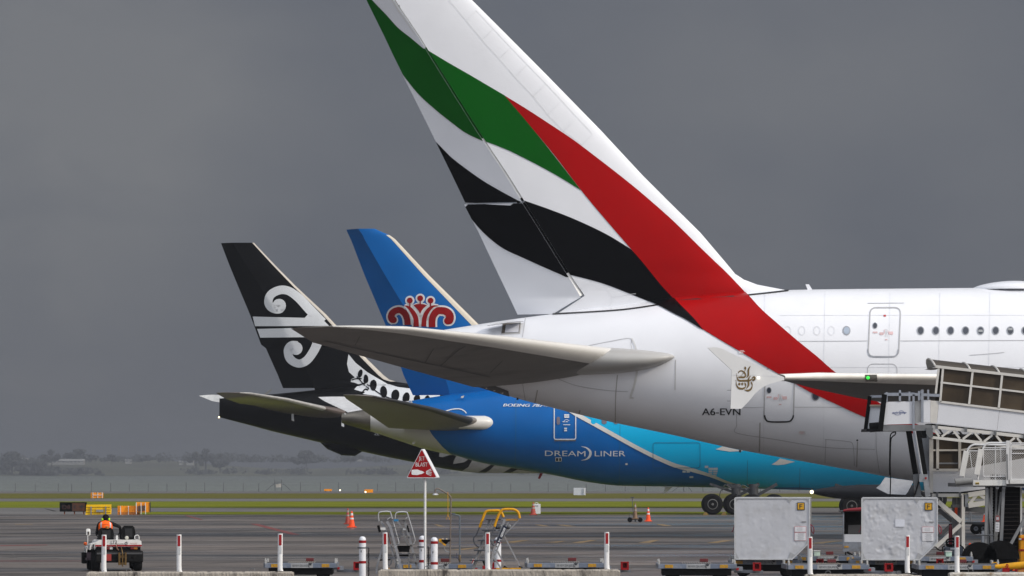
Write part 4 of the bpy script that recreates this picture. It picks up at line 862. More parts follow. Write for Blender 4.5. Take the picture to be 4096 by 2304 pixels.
# ------------------------------------------------------------------ concrete barriers and guide posts
MCON = M('weathered_concrete', (.34, .305, .26), .9, 0, .25, 3, .6, 25, dirt=(.035, .03, .027), dirt_amt=.9, dscale=5, vec=(1, 1, .35))
MCONY = M('flaking_concrete', (.46, .43, .38), .9, 0, .15, 3, .6, 25, dirt=(.16, .09, .03), dirt_amt=.95, dscale=5)
def barrier(px0, px1, ytop, label, mat=MCON, round_r=0.):
    d = 80.; x0, x1 = (px0-CX)/F*d, (px1-CX)/F*d; z = H-(ytop-HY)*d/F
    t = thing('concrete_barrier', label, 'barrier', ((x0+x1)/2, d, 0), 'concrete barriers along the stand edge')
    rd = random.Random(px0); n = max(8, int((x1-x0)/.05)); vs, fs = [], []
    for i in range(n+1):
        x = x0+(x1-x0)*i/n; e = min(i, n-i)/n*(x1-x0); dz = rd.uniform(-.003, .002)-(.012 if rd.random() < .05 else 0)-max(0, .05-e)*.4
        if round_r and x1-x < round_r: dz -= round_r-math.sqrt(max(0, round_r**2-(round_r-(x1-x))**2))
        for y, zz in ((d-.02, 0), (d-.02, z-.03+dz), (d+.01, z+dz), (d+.33, z+dz), (d+.38, z-.03), (d+.38, 0)): vs.append((x, y, zz))
    fs = [[i*6+j, i*6+j+1, i*6+j+7, i*6+j+6] for i in range(n) for j in range(5)]+[list(range(6)), [n*6+j for j in range(6)][::-1]]
    b = MB(); b.add(vs, fs); b.build('block', mat, t, False)
    k = MB()
    for q in range(2):
        xx = x0+(x1-x0)*(.2+.6*q); k.tube(cr([(xx-.05, d+.2, z-.02), (xx-.045, d+.2, z+.05), (xx+.03, d+.2, z+.055), (xx+.05, d+.2, z-.02)], 4), .008, 6)
        k.build('lifting_eye', MDSTEEL, t); k = MB()
    return t
barrier(347, 1172, 2287, 'long stained concrete barrier at the tow tractor, carrying three guide posts')
barrier(1514, 2481, 2278, 'black-streaked concrete barrier in front of the two step stands')
barrier(3222, 3694, 2297, 'concrete barrier with rounded end in front of the dented silver container', round_r=.3)
barrier(3800, 4240, 2290, 'barrier with flaking ochre paint in the bottom right corner', MCONY)
gp = thing('guide_post', 'white guide post with red reflector standing before the tow tractor', 'guide post', (0,0,0), 'white guide posts along the barriers')
k = MB(); vs, fs = [], []
for z, w, off in ((0, .056, .012), (.03, .051, .004), (.12, .050, 0), (.4, .050, 0), (.755, .048, 0)):
    for x, y in ((-1, 0), (-.75, -.022), (0, -.030), (.75, -.022), (1, 0), (.75, .012), (0, .006), (-.75, .012)): vs.append((x*w+off, y, z))
fs = [[i*8+j, i*8+(j+1) % 8, (i+1)*8+(j+1) % 8, (i+1)*8+j] for i in range(4) for j in range(8)]+[list(range(8)), [32+j for j in range(8)][::-1]]
k.add(vs, fs); k.build('post', M('post_plastic', (.74, .74, .74), .4, 0, .04, 3, dirt=(.55, .53, .5), dirt_amt=.4, dscale=5), gp, True, 50)
k = MB(); k.box((.004, -.031, .625), (.056, .006, .215)); k.build('red_reflector', M('reflector_red', (.30, .004, .006), .3, 0, .1, 9), gp)
k = MB(); k.box((.004, -.031, .425), (.056, .006, .145)); k.build('grey_reflector', M('reflector_grey', (.52, .53, .54), .35, 0, .06, 30), gp)
k = MB(); k.lathe([(.006, 0), (.006, .006)], (0, -.03, .02), (0, -1, 0), 8); k.build('bolt', MDSTEEL, gp)
posts = [(415, 2286, -.010, None), (716, 2286, 0, 'white guide post with red reflector alone between tow tractor and first dolly'), (1120, 2283, -.008, 'white guide post in front of the dolly beside the first bollard'),
         (1541, 2279.5, .008, 'white guide post overlapping the grey aluminium step ladder'), (1950, 2277, 0, 'white guide post overlapping the yellow-railed steps'), (2427, 2276, 0, 'white guide post at the right end of the black-streaked barrier'),
         (3240, 2296, 0, 'white guide post under the sloping corner of the smoother silver container'), (3629, 2291, 0, 'white guide post in front of the heavily dented silver container'), (3828, 2290, 0, 'white guide post in front of the grey cable box')]
for i, (px, py, lean, lab) in enumerate(posts):
    t = gp if i == 0 else copy_tree(gp, None, lab)
    d = 80.12; t.location = ((px-CX)/F*d, d, H-(py-HY)*d/F-.004); t.rotation_euler = (0, lean*-1, R(-4+i*.9)); t.scale = (1, 1, .985+.006*(i % 4))
# ------------------------------------------------------------------ container dollies
def make_dolly():
    t = thing('container_dolly', '', 'dolly', (0,0,0), 'empty container dollies parked in a row'); Lx, Wy = 2.0, 1.6
    k = MB(); k.box((0, 0, .445), (Lx-.06, Wy-.1, .05), bev=.008); k.build('deck', M('deck_plate', (.06, .06, .063), .5, .3, .3, 4, dirt=(.13, .12, .11), dirt_amt=.6, dscale=5), t)
    k = MB()
    for i in range(13): k.box((-.35+.06*i, 0, .477), (.014, Wy-.3, .014))
    k.build('roller_bed', M('roller_steel', (.42, .38, .33), .4, .4, .2, 8), t)
    for s in (-1, 1):
        k = MB(); k.box((0, s*Wy/2, .405), (Lx, .05, .125), bev=.008); r = k.build('side_rail', M('rail_blue_grey', (.16, .19, .25), .45, .2, .25, 3, dirt=(.30, .295, .29), dirt_amt=.8, dscale=3), t)
        if s < 0:
            k = MB(); k.box((.04, -Wy/2-.028, .405), (.62, .012, .12)); q = k.build('name_panel', M('name_panel_white', (.34, .35, .36), .45, 0, .15, 4, dirt=(.25, .24, .23), dirt_amt=.5, dscale=7), r)
            words('lettering', 'AIR NEW ZEALAND', (-.23, -Wy/2-.035, .375), (1,0,0), (0,0,1), .42, .06, MINK, r)
            k = MB(); c = Vector((.27, -Wy/2-.036, .41))
            for pts in ([(-.045, .03), (-.02, .05), (.03, .052), (.055, .04)], [(-.05, .02), (-.055, -.01), (-.035, -.035), (-.01, -.045)], [(-.03, .02), (-.005, .03), (.03, .028)], [(-.03, -.005), (0, .012), (.04, .012)]):
                k.tube([c+Vector((a, 0, b)) for a, b in cr(pts, 3)], .009, 5)
            k.build('spiral_mark', MINK, r)
    for s, x in ((-1, -.72), (1, .70)):
        k = MB(); k.box((x, -Wy/2-.03, .405), (.21, .012, .085)); k.build('amber_reflector', MAMB, t)
    for s in (-1, 1):
        k = MB(); k.box((s*(Lx/2-.02), -Wy/2+.08, .50), (.05, .20, .10), bev=.01); k.box((s*(Lx/2-.02), -Wy/2+.03, .55), (.035, .05, .10)); k.build('corner_guide', M('guide_paint', (.36, .36, .35), .5, 0, .15, 5, dirt=(.15, .14, .13), dscale=8), t)
        k = MB(); k.box((s*(Lx/2-.02), Wy/2-.1, .50), (.05, .3, .10), bev=.01); k.build('corner_guide', M('guide_paint', (.36, .36, .35)), t)
        k = MB(); k.box((s*(Lx/2+.015), 0, .41), (.05, Wy-.1, .12)); k.build('end_rail', MALUD, t)
    k = MB(); k.box((.22, .55, .53), (.22, .06, .09), bev=.01); k.build('lock_handle', M('maroon_paint', (.10, .008, .010), .5, 0, .2, 8), t)
    k = MB(); k.box((0, 0, .26), (Lx*.90, 1.42, .20), bev=.02)
    for x in (-.62, .62): k.box((x, 0, .24), (.12, 1.3, .12))
    k.build('chassis', MBLKP, t)
    for x in (-.62, .62):
        for y in (-.62, .62):
            k = MB(); k.lathe([(.09, -.06), (.15, -.07), (.18, -.04), (.18, .04), (.15, .07), (.09, .06)], (x, y, .18), (0,1,0), 18); w = k.build('wheel', MRTY, t, True)
            k = MB(); k.lathe([(.09, -.05), (.08, -.068), (.02, -.06)], (x, y, .18), (0,1,0), 14); k.build('hub', MBLKP, w, True)
    k = MB(); k.bar((Lx/2, 0, .26), (Lx/2+.75, 0, .24), .07, .08); k.box((Lx/2+.05, -.35, .33), (.30, .5, .10)); k.build('drawbar', MALUD, t)
    k = MB(); k.box((Lx/2+.06, -.61, .33), (.07, .012, .06)); k.build('red_reflector', MATS['reflector_red'], t)
    k = MB(); k.box((Lx/2+.50, -.2, .38), (.05, .20, .22)); k.box((Lx/2+.66, -.2, .38), (.05, .20, .22)); k.box((Lx/2+.58, -.1, .38), (.16, .03, .2)); k.box((Lx/2+.58, -.2, .30), (.2, .22, .05)); k.box((Lx/2+.58, -.2, .47), (.18, .2, .03)); k.build('tow_hitch', MREDP, t)
    return t
dol = make_dolly()
dl = [(1206, 104, .93, .02, 'empty dolly between the third guide post and first bollard'), (1744, 103.2, 1., -.01, 'empty dolly under the red triangular jet blast sign'), (2258, 104.2, 1., .015, 'empty dolly right of the yellow-railed steps'),
      (2784, 103.2, 1., -.02, 'empty dolly in front of the left foot of the smoother silver container'), (3300, 102.4, 1.03, .02, 'empty dolly between the two silver containers'), (3822, 102.2, 1.03, -.01, 'empty dolly in front of the grey cable box')]
for i, (px, d, s, rz, lab) in enumerate(dl):
    t = dol if i == 0 else copy_tree(dol)
    t['label'] = lab; put(t, px, d+.8, 0, rz); t.scale = (s, 1, 1)
for px, d, lab in ((3062, 107.1, 'dolly carrying the smoother silver container'), (3540, 107.1, 'dolly carrying the heavily dented silver container'), (3296, 110.5, 'second-row dolly seen between the two containers'), (3740, 110.2, 'second-row dolly behind the cable box dolly')):
    t = copy_tree(dol); t['label'] = lab; t['group'] = 'dollies of the second row'; put(t, px, d+.1, .03 if d < 110 else .05, R(-6) if d < 110 else .01)
for px, d, c, lab in ((3267, 110.3, (.48, .60, .52), 'pale mint metal box on a second-row dolly between the containers'), (3492, 106.6, (.20, .36, .20), 'green metal box at the foot of the dented container'), (3793, 109.6, (.42, .58, .50), 'pale mint metal box beside the cable box')):
    t = thing('lock_box', lab, 'box', (0,0,0), 'small boxes on the dollies'); k = MB(); k.box((0, 0, .07), (.17, .2, .14), bev=.012); k.build('case', M('box_paint_%d' % px, c, .5, 0, .2, 6), t); k = MB(); k.box((0, 0, .148), (.19, .22, .018)); k.build('lid', MWPAINT, t)
    put(t, px, d-.75, .53)
# ------------------------------------------------------------------ air cargo containers
from mathutils import noise as mn
def container(px_left, d, dent, seed, label, patch):
    t = thing('cargo_container', label, 'container', (0,0,0), 'silver air cargo containers')
    W_, C_, Hh, Dp = 1.50, 1.98, 1.64, 1.53
    prof = [(0, 0), (W_, 0), (C_, .47), (C_, Hh), (0, Hh)]
    k = MB(); k.prism([(x, .02, z) for x, z in prof], (0, Dp-.02, 0)); k.build('shell', M('shell_aluminium', (.22, .22, .22), .5, .3, .15, 3, dirt=(.10, .10, .10), dscale=4), t)
    def panel(name, x0, x1, poly):
        nx, nz = 64, 70; vs, fs, idx = [], [], {}
        def zlo(x): return max(.03, (x-W_)*.47/(C_-W_)+.03) if x > W_ else .03
        for j in range(nz+1):
            for i in range(nx+1):
                x = x0+(x1-x0)*i/nx; z = zlo(x)+(Hh-.03-zlo(x))*j/nz; e = min(x-x0, x1-x, z-zlo(x), Hh-.03-z); f = min(1, e/.12)
                p = Vector((x*3.1+seed*7, z*3.1, seed)); y = 0
                y += dent*.010*mn.noise(p*1.3)*f
                for o_, a in ((1.7, .010), (3.3, .007)):
                    q = mn.noise(p*o_+Vector((0, seed*3.3, 0))); y += dent*a*max(0, q-.24)*4.2*f
                    q = mn.noise(p*o_*1.4+Vector((9, seed, 4))); y -= dent*a*max(0, q-.26)*4*f
                vs.append((x, y-.004, z))
        fs = [[j*(nx+1)+i, j*(nx+1)+i+1, (j+1)*(nx+1)+i+1, (j+1)*(nx+1)+i] for j in range(nz) for i in range(nx)]
        o = link_mesh(name, vs, fs, MALU, t, True, 80); return o
    panel('front_panel', .02, 1.45, None); panel('front_panel', 1.45, C_-.02, None)
    rail = M('container_rail', (.52, .53, .54), .4, .1, .12, 6)
    for a, b in (((0, Hh), (C_, Hh)), ((0, 0), (0, Hh)), ((C_, .47), (C_, Hh)), ((W_, 0), (C_, .47)), ((0, .015), (W_, .015))):
        k = MB(); k.bar((a[0], -.005, a[1]), (b[0], -.005, b[1]), .035, .035, up=(0, 1, 0)); k.build('edge_rail', rail, t)
    k = MB(); k.box((C_/2, Dp/2, Hh+.008), (C_, Dp, .016)); k.build('roof', MALU, t)
    g = M('gusset_plate', (.36, .365, .375), .5, .1, .1, 9)
    for tri in ([(0, Hh), (.14, Hh), (0, Hh-.13)], [(1.35, Hh), (1.55, Hh), (1.45, Hh-.13)], [(C_, Hh), (C_-.14, Hh), (C_, Hh-.14)], [(1.40, .02), (1.52, .02), (1.62, .12), (1.47, .20)], [(0, 0), (.12, 0), (.02, .2), (0, .2)], [(C_, .47), (C_, .62), (C_-.1, .45), (C_-.1, .40)]):
        k = MB(); k.prism([(x, -.014, z) for x, z in tri], (0, .008, 0)); k.build('gusset', g, t)
    k = MB()
    for i in range(16): k.lathe([(.007, 0), (.004, .005)], (1.45, -.012, .12+i*.098), (0,-1,0), 6)
    for i in range(15): k.lathe([(.006, 0), (.004, .005)], (.1+i*.125, -.012, Hh-.05), (0,-1,0), 6)
    for i in range(14): k.lathe([(.006, 0), (.004, .005)], (.035, -.012, .1+i*.11), (0,-1,0), 6)
    k.build('rivet_row', g, t)
    k = MB(); k.box((1.75, -.016, 1.42), (.205, .006, .205)); pl = k.build('class_placard', MINK, t)
    k = MB(); k.box((1.75, -.021, 1.42), (.165, .006, .165)); k.build('placard_face', M('placard_yellow', (.62, .33, .01), .4, 0, .05, 5), pl)
    words('lettering', 'F', (1.713, -.026, 1.362), (1,0,0), (0,0,1), .078, .115, MINK, pl)
    k = MB(); k.box((1.83, -.016, 1.01), (.12, .004, .035)); k.build('data_plate', M('data_plate_grey', (.25, .25, .26), .5), t)
    k = MB(); k.box((1.735, -.016, .81), (.31, .004, .15)); s1 = k.build('document_sheet', M('sheet_red_edge', (.50, .10, .12), .5), t)
    k = MB(); k.box((1.735, -.020, .81), (.295, .004, .135)); k.build('sheet_paper', M('sheet_white', (.66, .66, .68), .5), s1)
    k = MB(); k.box((1.735, -.016, .615), (.31, .004, .22)); s2 = k.build('document_sheet', M('sheet_red_edge', (.5, .1, .1)) if seed == 1 else M('sheet_grey_edge', (.40, .40, .40), .5), t)
    k = MB(); k.box((1.735, -.020, .615), (.295, .004, .205)); k.build('sheet_paper', M('sheet_white', (.6, .6, .6)), s2)
    k = MB()
    for i in range(4): k.box((1.72, -.023, .855-.024*i), (.15-.02*(i % 2), .003, .006))
    k.build('printed_lines', M('print_grey', (.35, .36, .38), .5), s1); k = MB()
    for i in range(9): k.box((1.75, -.023, .70-.021*i), (.19-.03*(i % 3), .003, .007))
    k.build('printed_lines', M('print_grey', (.35, .36, .38), .5), s2)
    if patch:
        k = MB(); k.box((1.0, -.014, .98), (.245, .012, .19)); k.build('repair_patch', M('patch_alu', (.66, .68, .74), .4, .0, .06, 4), t)
    MR_ = M('strap_red', (.20, .01, .03), .6, 0, .2, 8)
    k = MB(); k.tube(cr([(C_+.02, .25, .95), (C_+.05, .25, .75), (C_+.10, .25, .70), (C_+.10, .25, .85), (C_+.02, .3, .93)], 4), .014, 6); k.build('strap', MR_, t)
    k = MB(); k.tube(cr([(-.01, .1, .95), (-.05, .1, .80), (-.09, .1, .74), (-.06, .1, .76)], 4), .012, 6); k.build('strap', MR_, t)
    put(t, px_left, d, .515, R(-6.2)); return t
container(2940, 106., .2, 1, 'smoother silver cargo container with yellow F placard, beside the landing gear', False)
container(3448, 105.4, .62, 2, 'heavily dented silver cargo container with yellow F placard, beside the boarding ramp', True)
# ------------------------------------------------------------------ bollards
def bollard(px, ytop, label, collar, d=None):
    d0 = 1.67*F/(ytop-HY); d = d or d0; t = thing('bollard', label, 'bollard', (0,0,0), 'white bollards with red bands')
    k = MB(); k.lathe([(.088, 0), (.088, 1.15), (.080, 1.19), (.055, 1.22), (.02, 1.232)], (0,0,0), (0,0,1), 24); k.build('post', M('bollard_white', (.66, .67, .70), .4, 0, .05, 4, dirt=(.40, .38, .36), dirt_amt=.4, dscale=6), t, True, 60)
    for z, w in ((1.10, .066), (.585, .066)):
        k = MB(); k.lathe([(.0895, z-w/2), (.0905, z-w/2), (.0905, z+w/2), (.0895, z+w/2)], (0,0,0), (0,0,1), 24); k.build('red_band', MREDP, t, True)
    k = MB(); k.box((-.03, -.089, .86), (.02, .006, .05)); k.build('scuff_mark', MINK, t)
    if collar:
        k = MB(); k.lathe([(.092, .93), (.098, .93), (.098, .965), (.092, .965)], (0,0,0), (0,0,1), 20); k.bar((.09, 0, .95), (.16, 0, .95), .03, .03); k.bar((-.09, 0, .95), (-.13, 0, .95), .03, .03); c_ = k.build('collar', MDSTEEL, t)
        k = MB()
        for q in range(22): k.lathe([(.008, -.018), (.016, -.008), (.016, .008), (.008, .018)], (.155+.004*math.sin(q*2), 0, .92-.038*q), (.2*(-1)**q, 0, 1), 6)
        k.build('chain', MBLKR, c_)
    put(t, px, d); t.scale.z = (H-(ytop-HY)*d/F)/1.23; return t
bollard(1450, 2146, 'white red-banded bollard standing alone right of the first dolly', True)
bollard(1690, 2143, 'white red-banded bollard directly behind the sign pole', True)
bollard(1737, 2149, 'white red-banded bollard between sign pole and emergency shower', False)
bollard(1991, 2150, 'white red-banded bollard hidden behind the yellow-railed steps', False, 103.5)
# ------------------------------------------------------------------ jet blast sign
D = 98.
t = thing('warning_sign', 'red triangular JET BLAST sign on a white pole', 'sign', ((1695-CX)/F*D, D, 0))
J = lambda p: T(p, 1000, 1750, 2.615)
def rounded(tri, r, n=6):
    o = []
    for i, p in enumerate(tri):
        a, b = tri[i-1], tri[(i+1) % len(tri)]
        u = Vector((a[0]-p[0], a[1]-p[1])).normalized(); v = Vector((b[0]-p[0], b[1]-p[1])).normalized(); p_ = Vector(p)
        for k in range(n+1):
            s = k/n; o.append(tuple((p_+u*r)*(1-s)**2+p_*2*s*(1-s)+(p_+v*r)*s*s))
    return o
tri = rounded(J([(1797, 112), (1962, 424), (1638, 424)]), 8)
k = MB(); k.prism([P(x, y, D) for x, y in tri], (.062, .11, 0)); sg = k.build('panel', MWCLEAN, t); bs = bvh_of(sg)
pr = paint('red_face', [rounded(J([(1797, 124), (1950, 417), (1646, 417)]), 7)], bs, M('sign_red', (.27, .004, .006), .35, 0, .08, 3, spec=.2), t, .004)
MSW = M('sign_white', (.68, .69, .70), .4)
lettering('lettering', 'JET', J([(1764, 238)])[0], J([(1829, 238)])[0], 15, bs, MSW, t, .008, bold=.5)
lettering('lettering', 'BLAST', J([(1733, 303)])[0], J([(1858, 303)])[0], 16, bs, MSW, t, .008, bold=.5)
paint('engine_symbol', [J([(1690, 345), (1700, 337), (1755, 335), (1775, 345), (1800, 350), (1825, 365), (1800, 380), (1775, 385), (1755, 392), (1700, 390), (1690, 383)])], bs, MSW, t, .008)
for a in ([(1842, 355), (1896, 328)], [(1842, 360), (1898, 345)], [(1842, 366), (1900, 364)], [(1842, 372), (1900, 382)], [(1842, 377), (1895, 400)]): paint('blast_ray', strips(J(a), 2.2, smooth=False), bs, MSW, t, .008)
k = MB(); k.tube([((1695-CX)/F*D+.03, D+.10, 0), ((1695-CX)/F*D+.03, D+.10, H-(1850-HY)*D/F)], .032, 14); k.build('pole', MWPAINT, t, True)
# ------------------------------------------------------------------ aluminium step ladder
D = 101.; L4 = lambda p: T(p, 1480, 2020, 5.103)
def seq(pts, d, T_): return [P(x, y, d) for x, y in T_(pts)]
t = thing('step_ladder', 'grey aluminium platform step ladder with two curved handrails', 'ladder', P(1580, 2290, D).xy.to_3d())
MAL = M('ladder_aluminium', (.26, .265, .28), .5, .3, .15, 4)
for pts, dd in (([(182, 330), (172, 195), (215, 142), (395, 137), (432, 205), (572, 700), (582, 790), (500, 868)], 101.), ([(515, 280), (520, 195), (570, 148), (735, 146), (778, 222), (904, 650), (912, 745), (860, 845)], 101.7)):
    k = MB(); p3 = cr([tuple(v) for v in seq(pts, dd, L4)], 4); k.tube(p3, .017, 10); k.build('handrail', MTUBE, t, True)
    k = MB(); a, b = seq([pts[0], (pts[4][0], pts[4][1]+40)], dd, L4)
    k.tube(seq([(pts[0][0]+(170 if dd < 101.5 else 195), 300), (pts[4][0]-10, 245)], dd, L4), .012, 8); k.build('rail_brace', MTUBE, t)
for nm, pts, w, dd in (('stringer', [(345, 330), (420, 460), (610, 1190), (640, 1320)], .062, 101.), ('stringer', [(690, 290), (740, 440), (935, 1165), (965, 1290)], .062, 101.7), ('rear_leg', [(225, 330), (330, 520), (270, 800), (140, 1260), (128, 1400)], .05, 101.3), ('rear_leg', [(560, 330), (660, 480), (700, 640), (780, 830), (800, 1290)], .045, 101.9), ('cross_brace', [(350, 700), (430, 850), (560, 1300)], .045, 101.2), ('cross_brace', [(640, 480), (600, 740)], .03, 101.8)):
    k = MB(); p3 = seq(pts, dd, L4)
    for a, b in zip(p3[:-1], p3[1:]): k.bar(a, b, .03, w, up=(0, 1, 0)) if False else k.bar(a, b, w, .03, up=(0, 1, 0))
    k.build(nm, MAL, t)
for x0, x1, y, h in ((400, 705, 290, 10), (430, 735, 460, 10), (485, 775, 635, 12), (525, 825, 808, 14), (575, 870, 985, 14), (605, 935, 1160, 14)):
    k = MB(); a, b = P(*L4([(x0, y)])[0], 101.), P(*L4([(x1, y)])[0], 101.7); k.bar(a, b, .2, .022); k.build('tread', M('tread_grey', (.16, .16, .165), .5, .3, .15, 8), t)
for q in ([(550, 830), (820, 830), (800, 960), (590, 960)], [(590, 1010), (790, 1010), (790, 1050), (600, 1050)], [(190, 1110), (440, 1100), (400, 1130), (190, 1140)]):
    k = MB(); k.prism([P(x, y, 101.6) for x, y in L4(q)], (0, .03, 0)); k.build('back_plate', MBLKP, t)
k = MB(); k.tube([P(x, y, 101.5) for x, y in L4(cr([(440, 1095), (430, 1180), (390, 1225), (360, 1200), (370, 1140)], 5))], .02, 8); k.tube([P(x, y, 101.75) for x, y in L4(cr([(600, 940), (650, 910), (640, 860), (600, 860)], 5))], .018, 8); k.build('curved_bracket', MAL, t)
for q in ([(142, 420), (190, 412), (225, 545), (178, 565)], [(745, 420), (775, 415), (808, 555), (780, 562)]):
    k = MB(); k.prism([P(x, y, 100.9) for x, y in L4(q)], (0, .12, 0)); k.build('bumper', MBLKR, t)
for q in ([(210, 458), (315, 458), (315, 510), (215, 510)], [(675, 475), (735, 480), (735, 512), (672, 510)]):
    k = MB(); k.prism([P(x, y, 101.) for x, y in L4(q)], (0, .05, 0)); k.build('bumper_arm', MWPAINT, t)
k = MB(); k.prism([P(x, y, 100.95) for x, y in L4([(484, 290), (580, 290), (580, 334), (484, 334)])], (0, .02, 0)); k.build('blue_tag', M('tag_blue', (.01, .16, .34), .5), t)
k = MB(); k.bar(*seq([(365, 560), (420, 800)], 101.05, L4), .02, .02); k.build('orange_strut', M('rust_orange', (.22, .05, .012), .6), t)
words('lettering', 'AIR NEW ZEALAND', P(*L4([(425, 830)])[0], 100.96), P(*L4([(545, 1230)])[0], 100.96)-P(*L4([(425, 830)])[0], 100.96), (.93, 0, .3), .5, .035, MINK, t)
k = MB(); k.prism([P(x, y, 100.9) for x, y in L4([(350, 1285), (405, 1285), (400, 1330), (350, 1330)])], (0, .1, 0)); k.build('foot_cap', M('cap_ochre', (.30, .15, .03), .6), t)
# ------------------------------------------------------------------ steps with yellow padded rails
L5 = lambda p: T(p, 1860, 2010, 4.9275)
t = thing('step_stand', 'grey steel maintenance steps with yellow padded handrails and dark name plate', 'steps', P(1980, 2290, D).xy.to_3d())
for pts, dd in (([(288, 492), (345, 330), (395, 205), (450, 165), (560, 160), (675, 162), (722, 205), (758, 290)], 101.6), ([(580, 475), (640, 300), (690, 195), (745, 142), (860, 132), (970, 142), (1048, 195), (1078, 312)], 100.9)):
    k = MB(); k.tube(cr([tuple(v) for v in seq(pts, dd, L5)], 5), .033, 12); k.build('padded_rail', MYEL, t, True)
    x0, y0 = pts[0]
    k = MB(); k.tube(cr([tuple(v) for v in seq([(x0-5, y0), (x0-65, y0+140), (x0-115, y0+200), (x0-110, y0+290), (x0-60, y0+360), (x0+15, y0+405)] if dd > 101 else [(x0, y0), (x0-50, y0+150), (x0-78, y0+200), (x0-70, y0+300), (x0-10, y0+375), (x0+60, y0+400)], dd, L5)], 5), .016, 8); k.build('rail_tube', MDSTEEL, t, True)
MGS = M('step_steel', (.27, .275, .285), .5, .3, .2, 5, dirt=(.17, .08, .03), dirt_amt=.5, dscale=5)
for nm, a, b, w, dd in (('stringer', (490, 330), (150, 1300), .05, 101.6), ('stringer', (555, 340), (180, 1310), .03, 101.65), ('stringer', (785, 330), (560, 960), .055, 100.9), ('stringer', (560, 960), (505, 1320), .05, 100.9), ('brace', (860, 360), (590, 1040), .035, 100.95), ('brace', (1055, 350), (785, 630), .03, 101.), ('leg', (770, 650), (1085, 1262), .035, 101.), ('leg', (640, 960), (805, 1285), .04, 101.), ('leg', (560, 1065), (715, 1310), .045, 100.9), ('brace', (800, 345), (700, 470), .04, 101.3)):
    k = MB(); k.bar(*seq([a, b], dd, L5), w, w, up=(0, 1, 0)); k.build(nm, MGS, t)
for x0, x1, y in ((480, 795, 335), (410, 690, 545), (330, 605, 745), (255, 560, 942), (168, 525, 1140)):
    k = MB(); k.bar(P(*L5([(x0, y)])[0], 101.6), P(*L5([(x1, y)])[0], 100.9), .24, .03); k.build('tread', M('tread_blue_grey', (.10, .115, .14), .5, .2, .2, 6), t)
k = MB(); k.prism([P(x, y, 100.9) for x, y in L5([(800, 322), (1042, 318), (1042, 356), (800, 358)])], (0, .05, 0)); k.build('top_plate', M('rusty_yellow', (.30, .16, .03), .6, 0, .4, 18, dirt=(.12, .05, .02), dscale=14), t)
for x in (645, 690, 865): k = MB(); k.lathe([(.05, 0), (.05, .03), (.03, .05)], P(*L5([(x, 468)])[0], 101.2), (0, -1, 0), 16); k.build('caster', MSTEEL, t, True)
for q in ([(600, 430), (735, 428), (735, 515), (600, 525)], [(815, 425), (890, 425), (890, 520), (800, 520)]):
    k = MB(); k.prism([P(x, y, 101.3) for x, y in L5(q)], (0, .03, 0)); k.build('caster_plate', MBLKP, t)
pq = [(757, 438), (830, 490), (690, 815), (612, 780)]
k = MB(); k.prism([P(x, y, 100.82) for x, y in L5(pq)], (0, .02, 0)); sg = k.build('name_plate', M('plate_navy', (.006, .010, .028), .4), t); bs = bvh_of(sg)
paint('white_field', [L5([(768, 492), (800, 518), (728, 690), (690, 664)])], bs, MSW, t, .004)
a, b = L5([(722, 690), (790, 520)]); lettering('lettering', 'ENZIES', a, b, 9, bs, MINK, t, .008)
a, b = L5([(705, 790), (728, 735)]); lettering('lettering', 'M', a, b, 12, bs, MSW, t, .008)
k = MB(); k.bar(*seq([(600, 1305), (1100, 1302)], 100.9, L5), .04, .04); k.build('base_bar', MYEL, t)
for q in ([(345, 1248), (430, 1240), (430, 1312), (345, 1315)], [(530, 1290), (612, 1288), (612, 1318), (530, 1318)], [(170, 1115), (178, 1130), (140, 1205), (128, 1195)]):
    k = MB(); k.prism([P(x, y, 100.8) for x, y in L5(q)], (0, .06, 0)); k.build('red_foot', MREDP, t)
k = MB(); k.prism([P(x, y, 101.2) for x, y in L5([(340, 1155), (430, 1155), (395, 1250), (375, 1250)])], (0, .05, 0)); k.build('foot_bracket', MBLKP, t)
for q in ([(1060, 1250), (1135, 1270), (1135, 1285), (1070, 1280)], [(745, 1285), (780, 1240), (835, 1285)]):
    k = MB(); k.prism([P(x, y, 100.95) for x, y in L5(q)], (0, .1, 0)); k.build('foot_pad', MBLKR, t)
# ------------------------------------------------------------------ emergency shower and standpipe
D = 104.; S3 = lambda p: T(p, 1700, 1900, 2.862)
t = thing('emergency_shower', 'brown steel emergency shower pole with yellow pull rod and eyewash bowl', 'shower', P(1801, 2290, D).xy.to_3d())
x0 = P(1801, 2290, D).x
MPIPE = M('brown_pipe', (.20, .165, .14), .4, .4, .25, 6, dirt=(.10, .06, .04), dscale=8)
k = MB(); k.tube([(x0-.02, D, 0)]+cr([tuple(P(x, y, D)) for x, y in S3([(287, 1000), (291, 640), (297, 300), (285, 240), (245, 208), (160, 160), (130, 158), (118, 178), (118, 205)])], 5), .02, 10); k.build('pole', MPIPE, t, True)
k = MB(); k.lathe([(.02, .05), (.05, .04), (.085, .01), (.09, 0), (.06, -.005)], P(*S3([(120, 228)])[0], D), (0,0,1), 18); k.build('shower_head', MTUBE, t, True)
k = MB(); pts = seq([(262, 195), (263, 450)], D-.06, S3); k.tube(pts, .008, 6); q = seq([(263, 450), (244, 506), (281, 508), (263, 450)], D-.06, S3); k.tube(q, .008, 6); k.build('pull_rod', MYEL, t)
k = MB(); k.lathe([(.02, -.08), (.1, -.01), (.13, .03), (.125, .035), (.09, 0), (.02, -.05)], P(*S3([(238, 755)])[0], D-.05), (0,0,1), 20); k.build('eyewash_bowl', MBLKP, t, True)
for x in (203, 247): k = MB(); k.lathe([(.015, 0), (.025, .02), (.012, .04)], P(*S3([(x, 742)])[0], D-.05), (0,0,1), 10); k.build('spray_nozzle', M('nozzle_cream', (.6, .5, .35), .5), t, True)
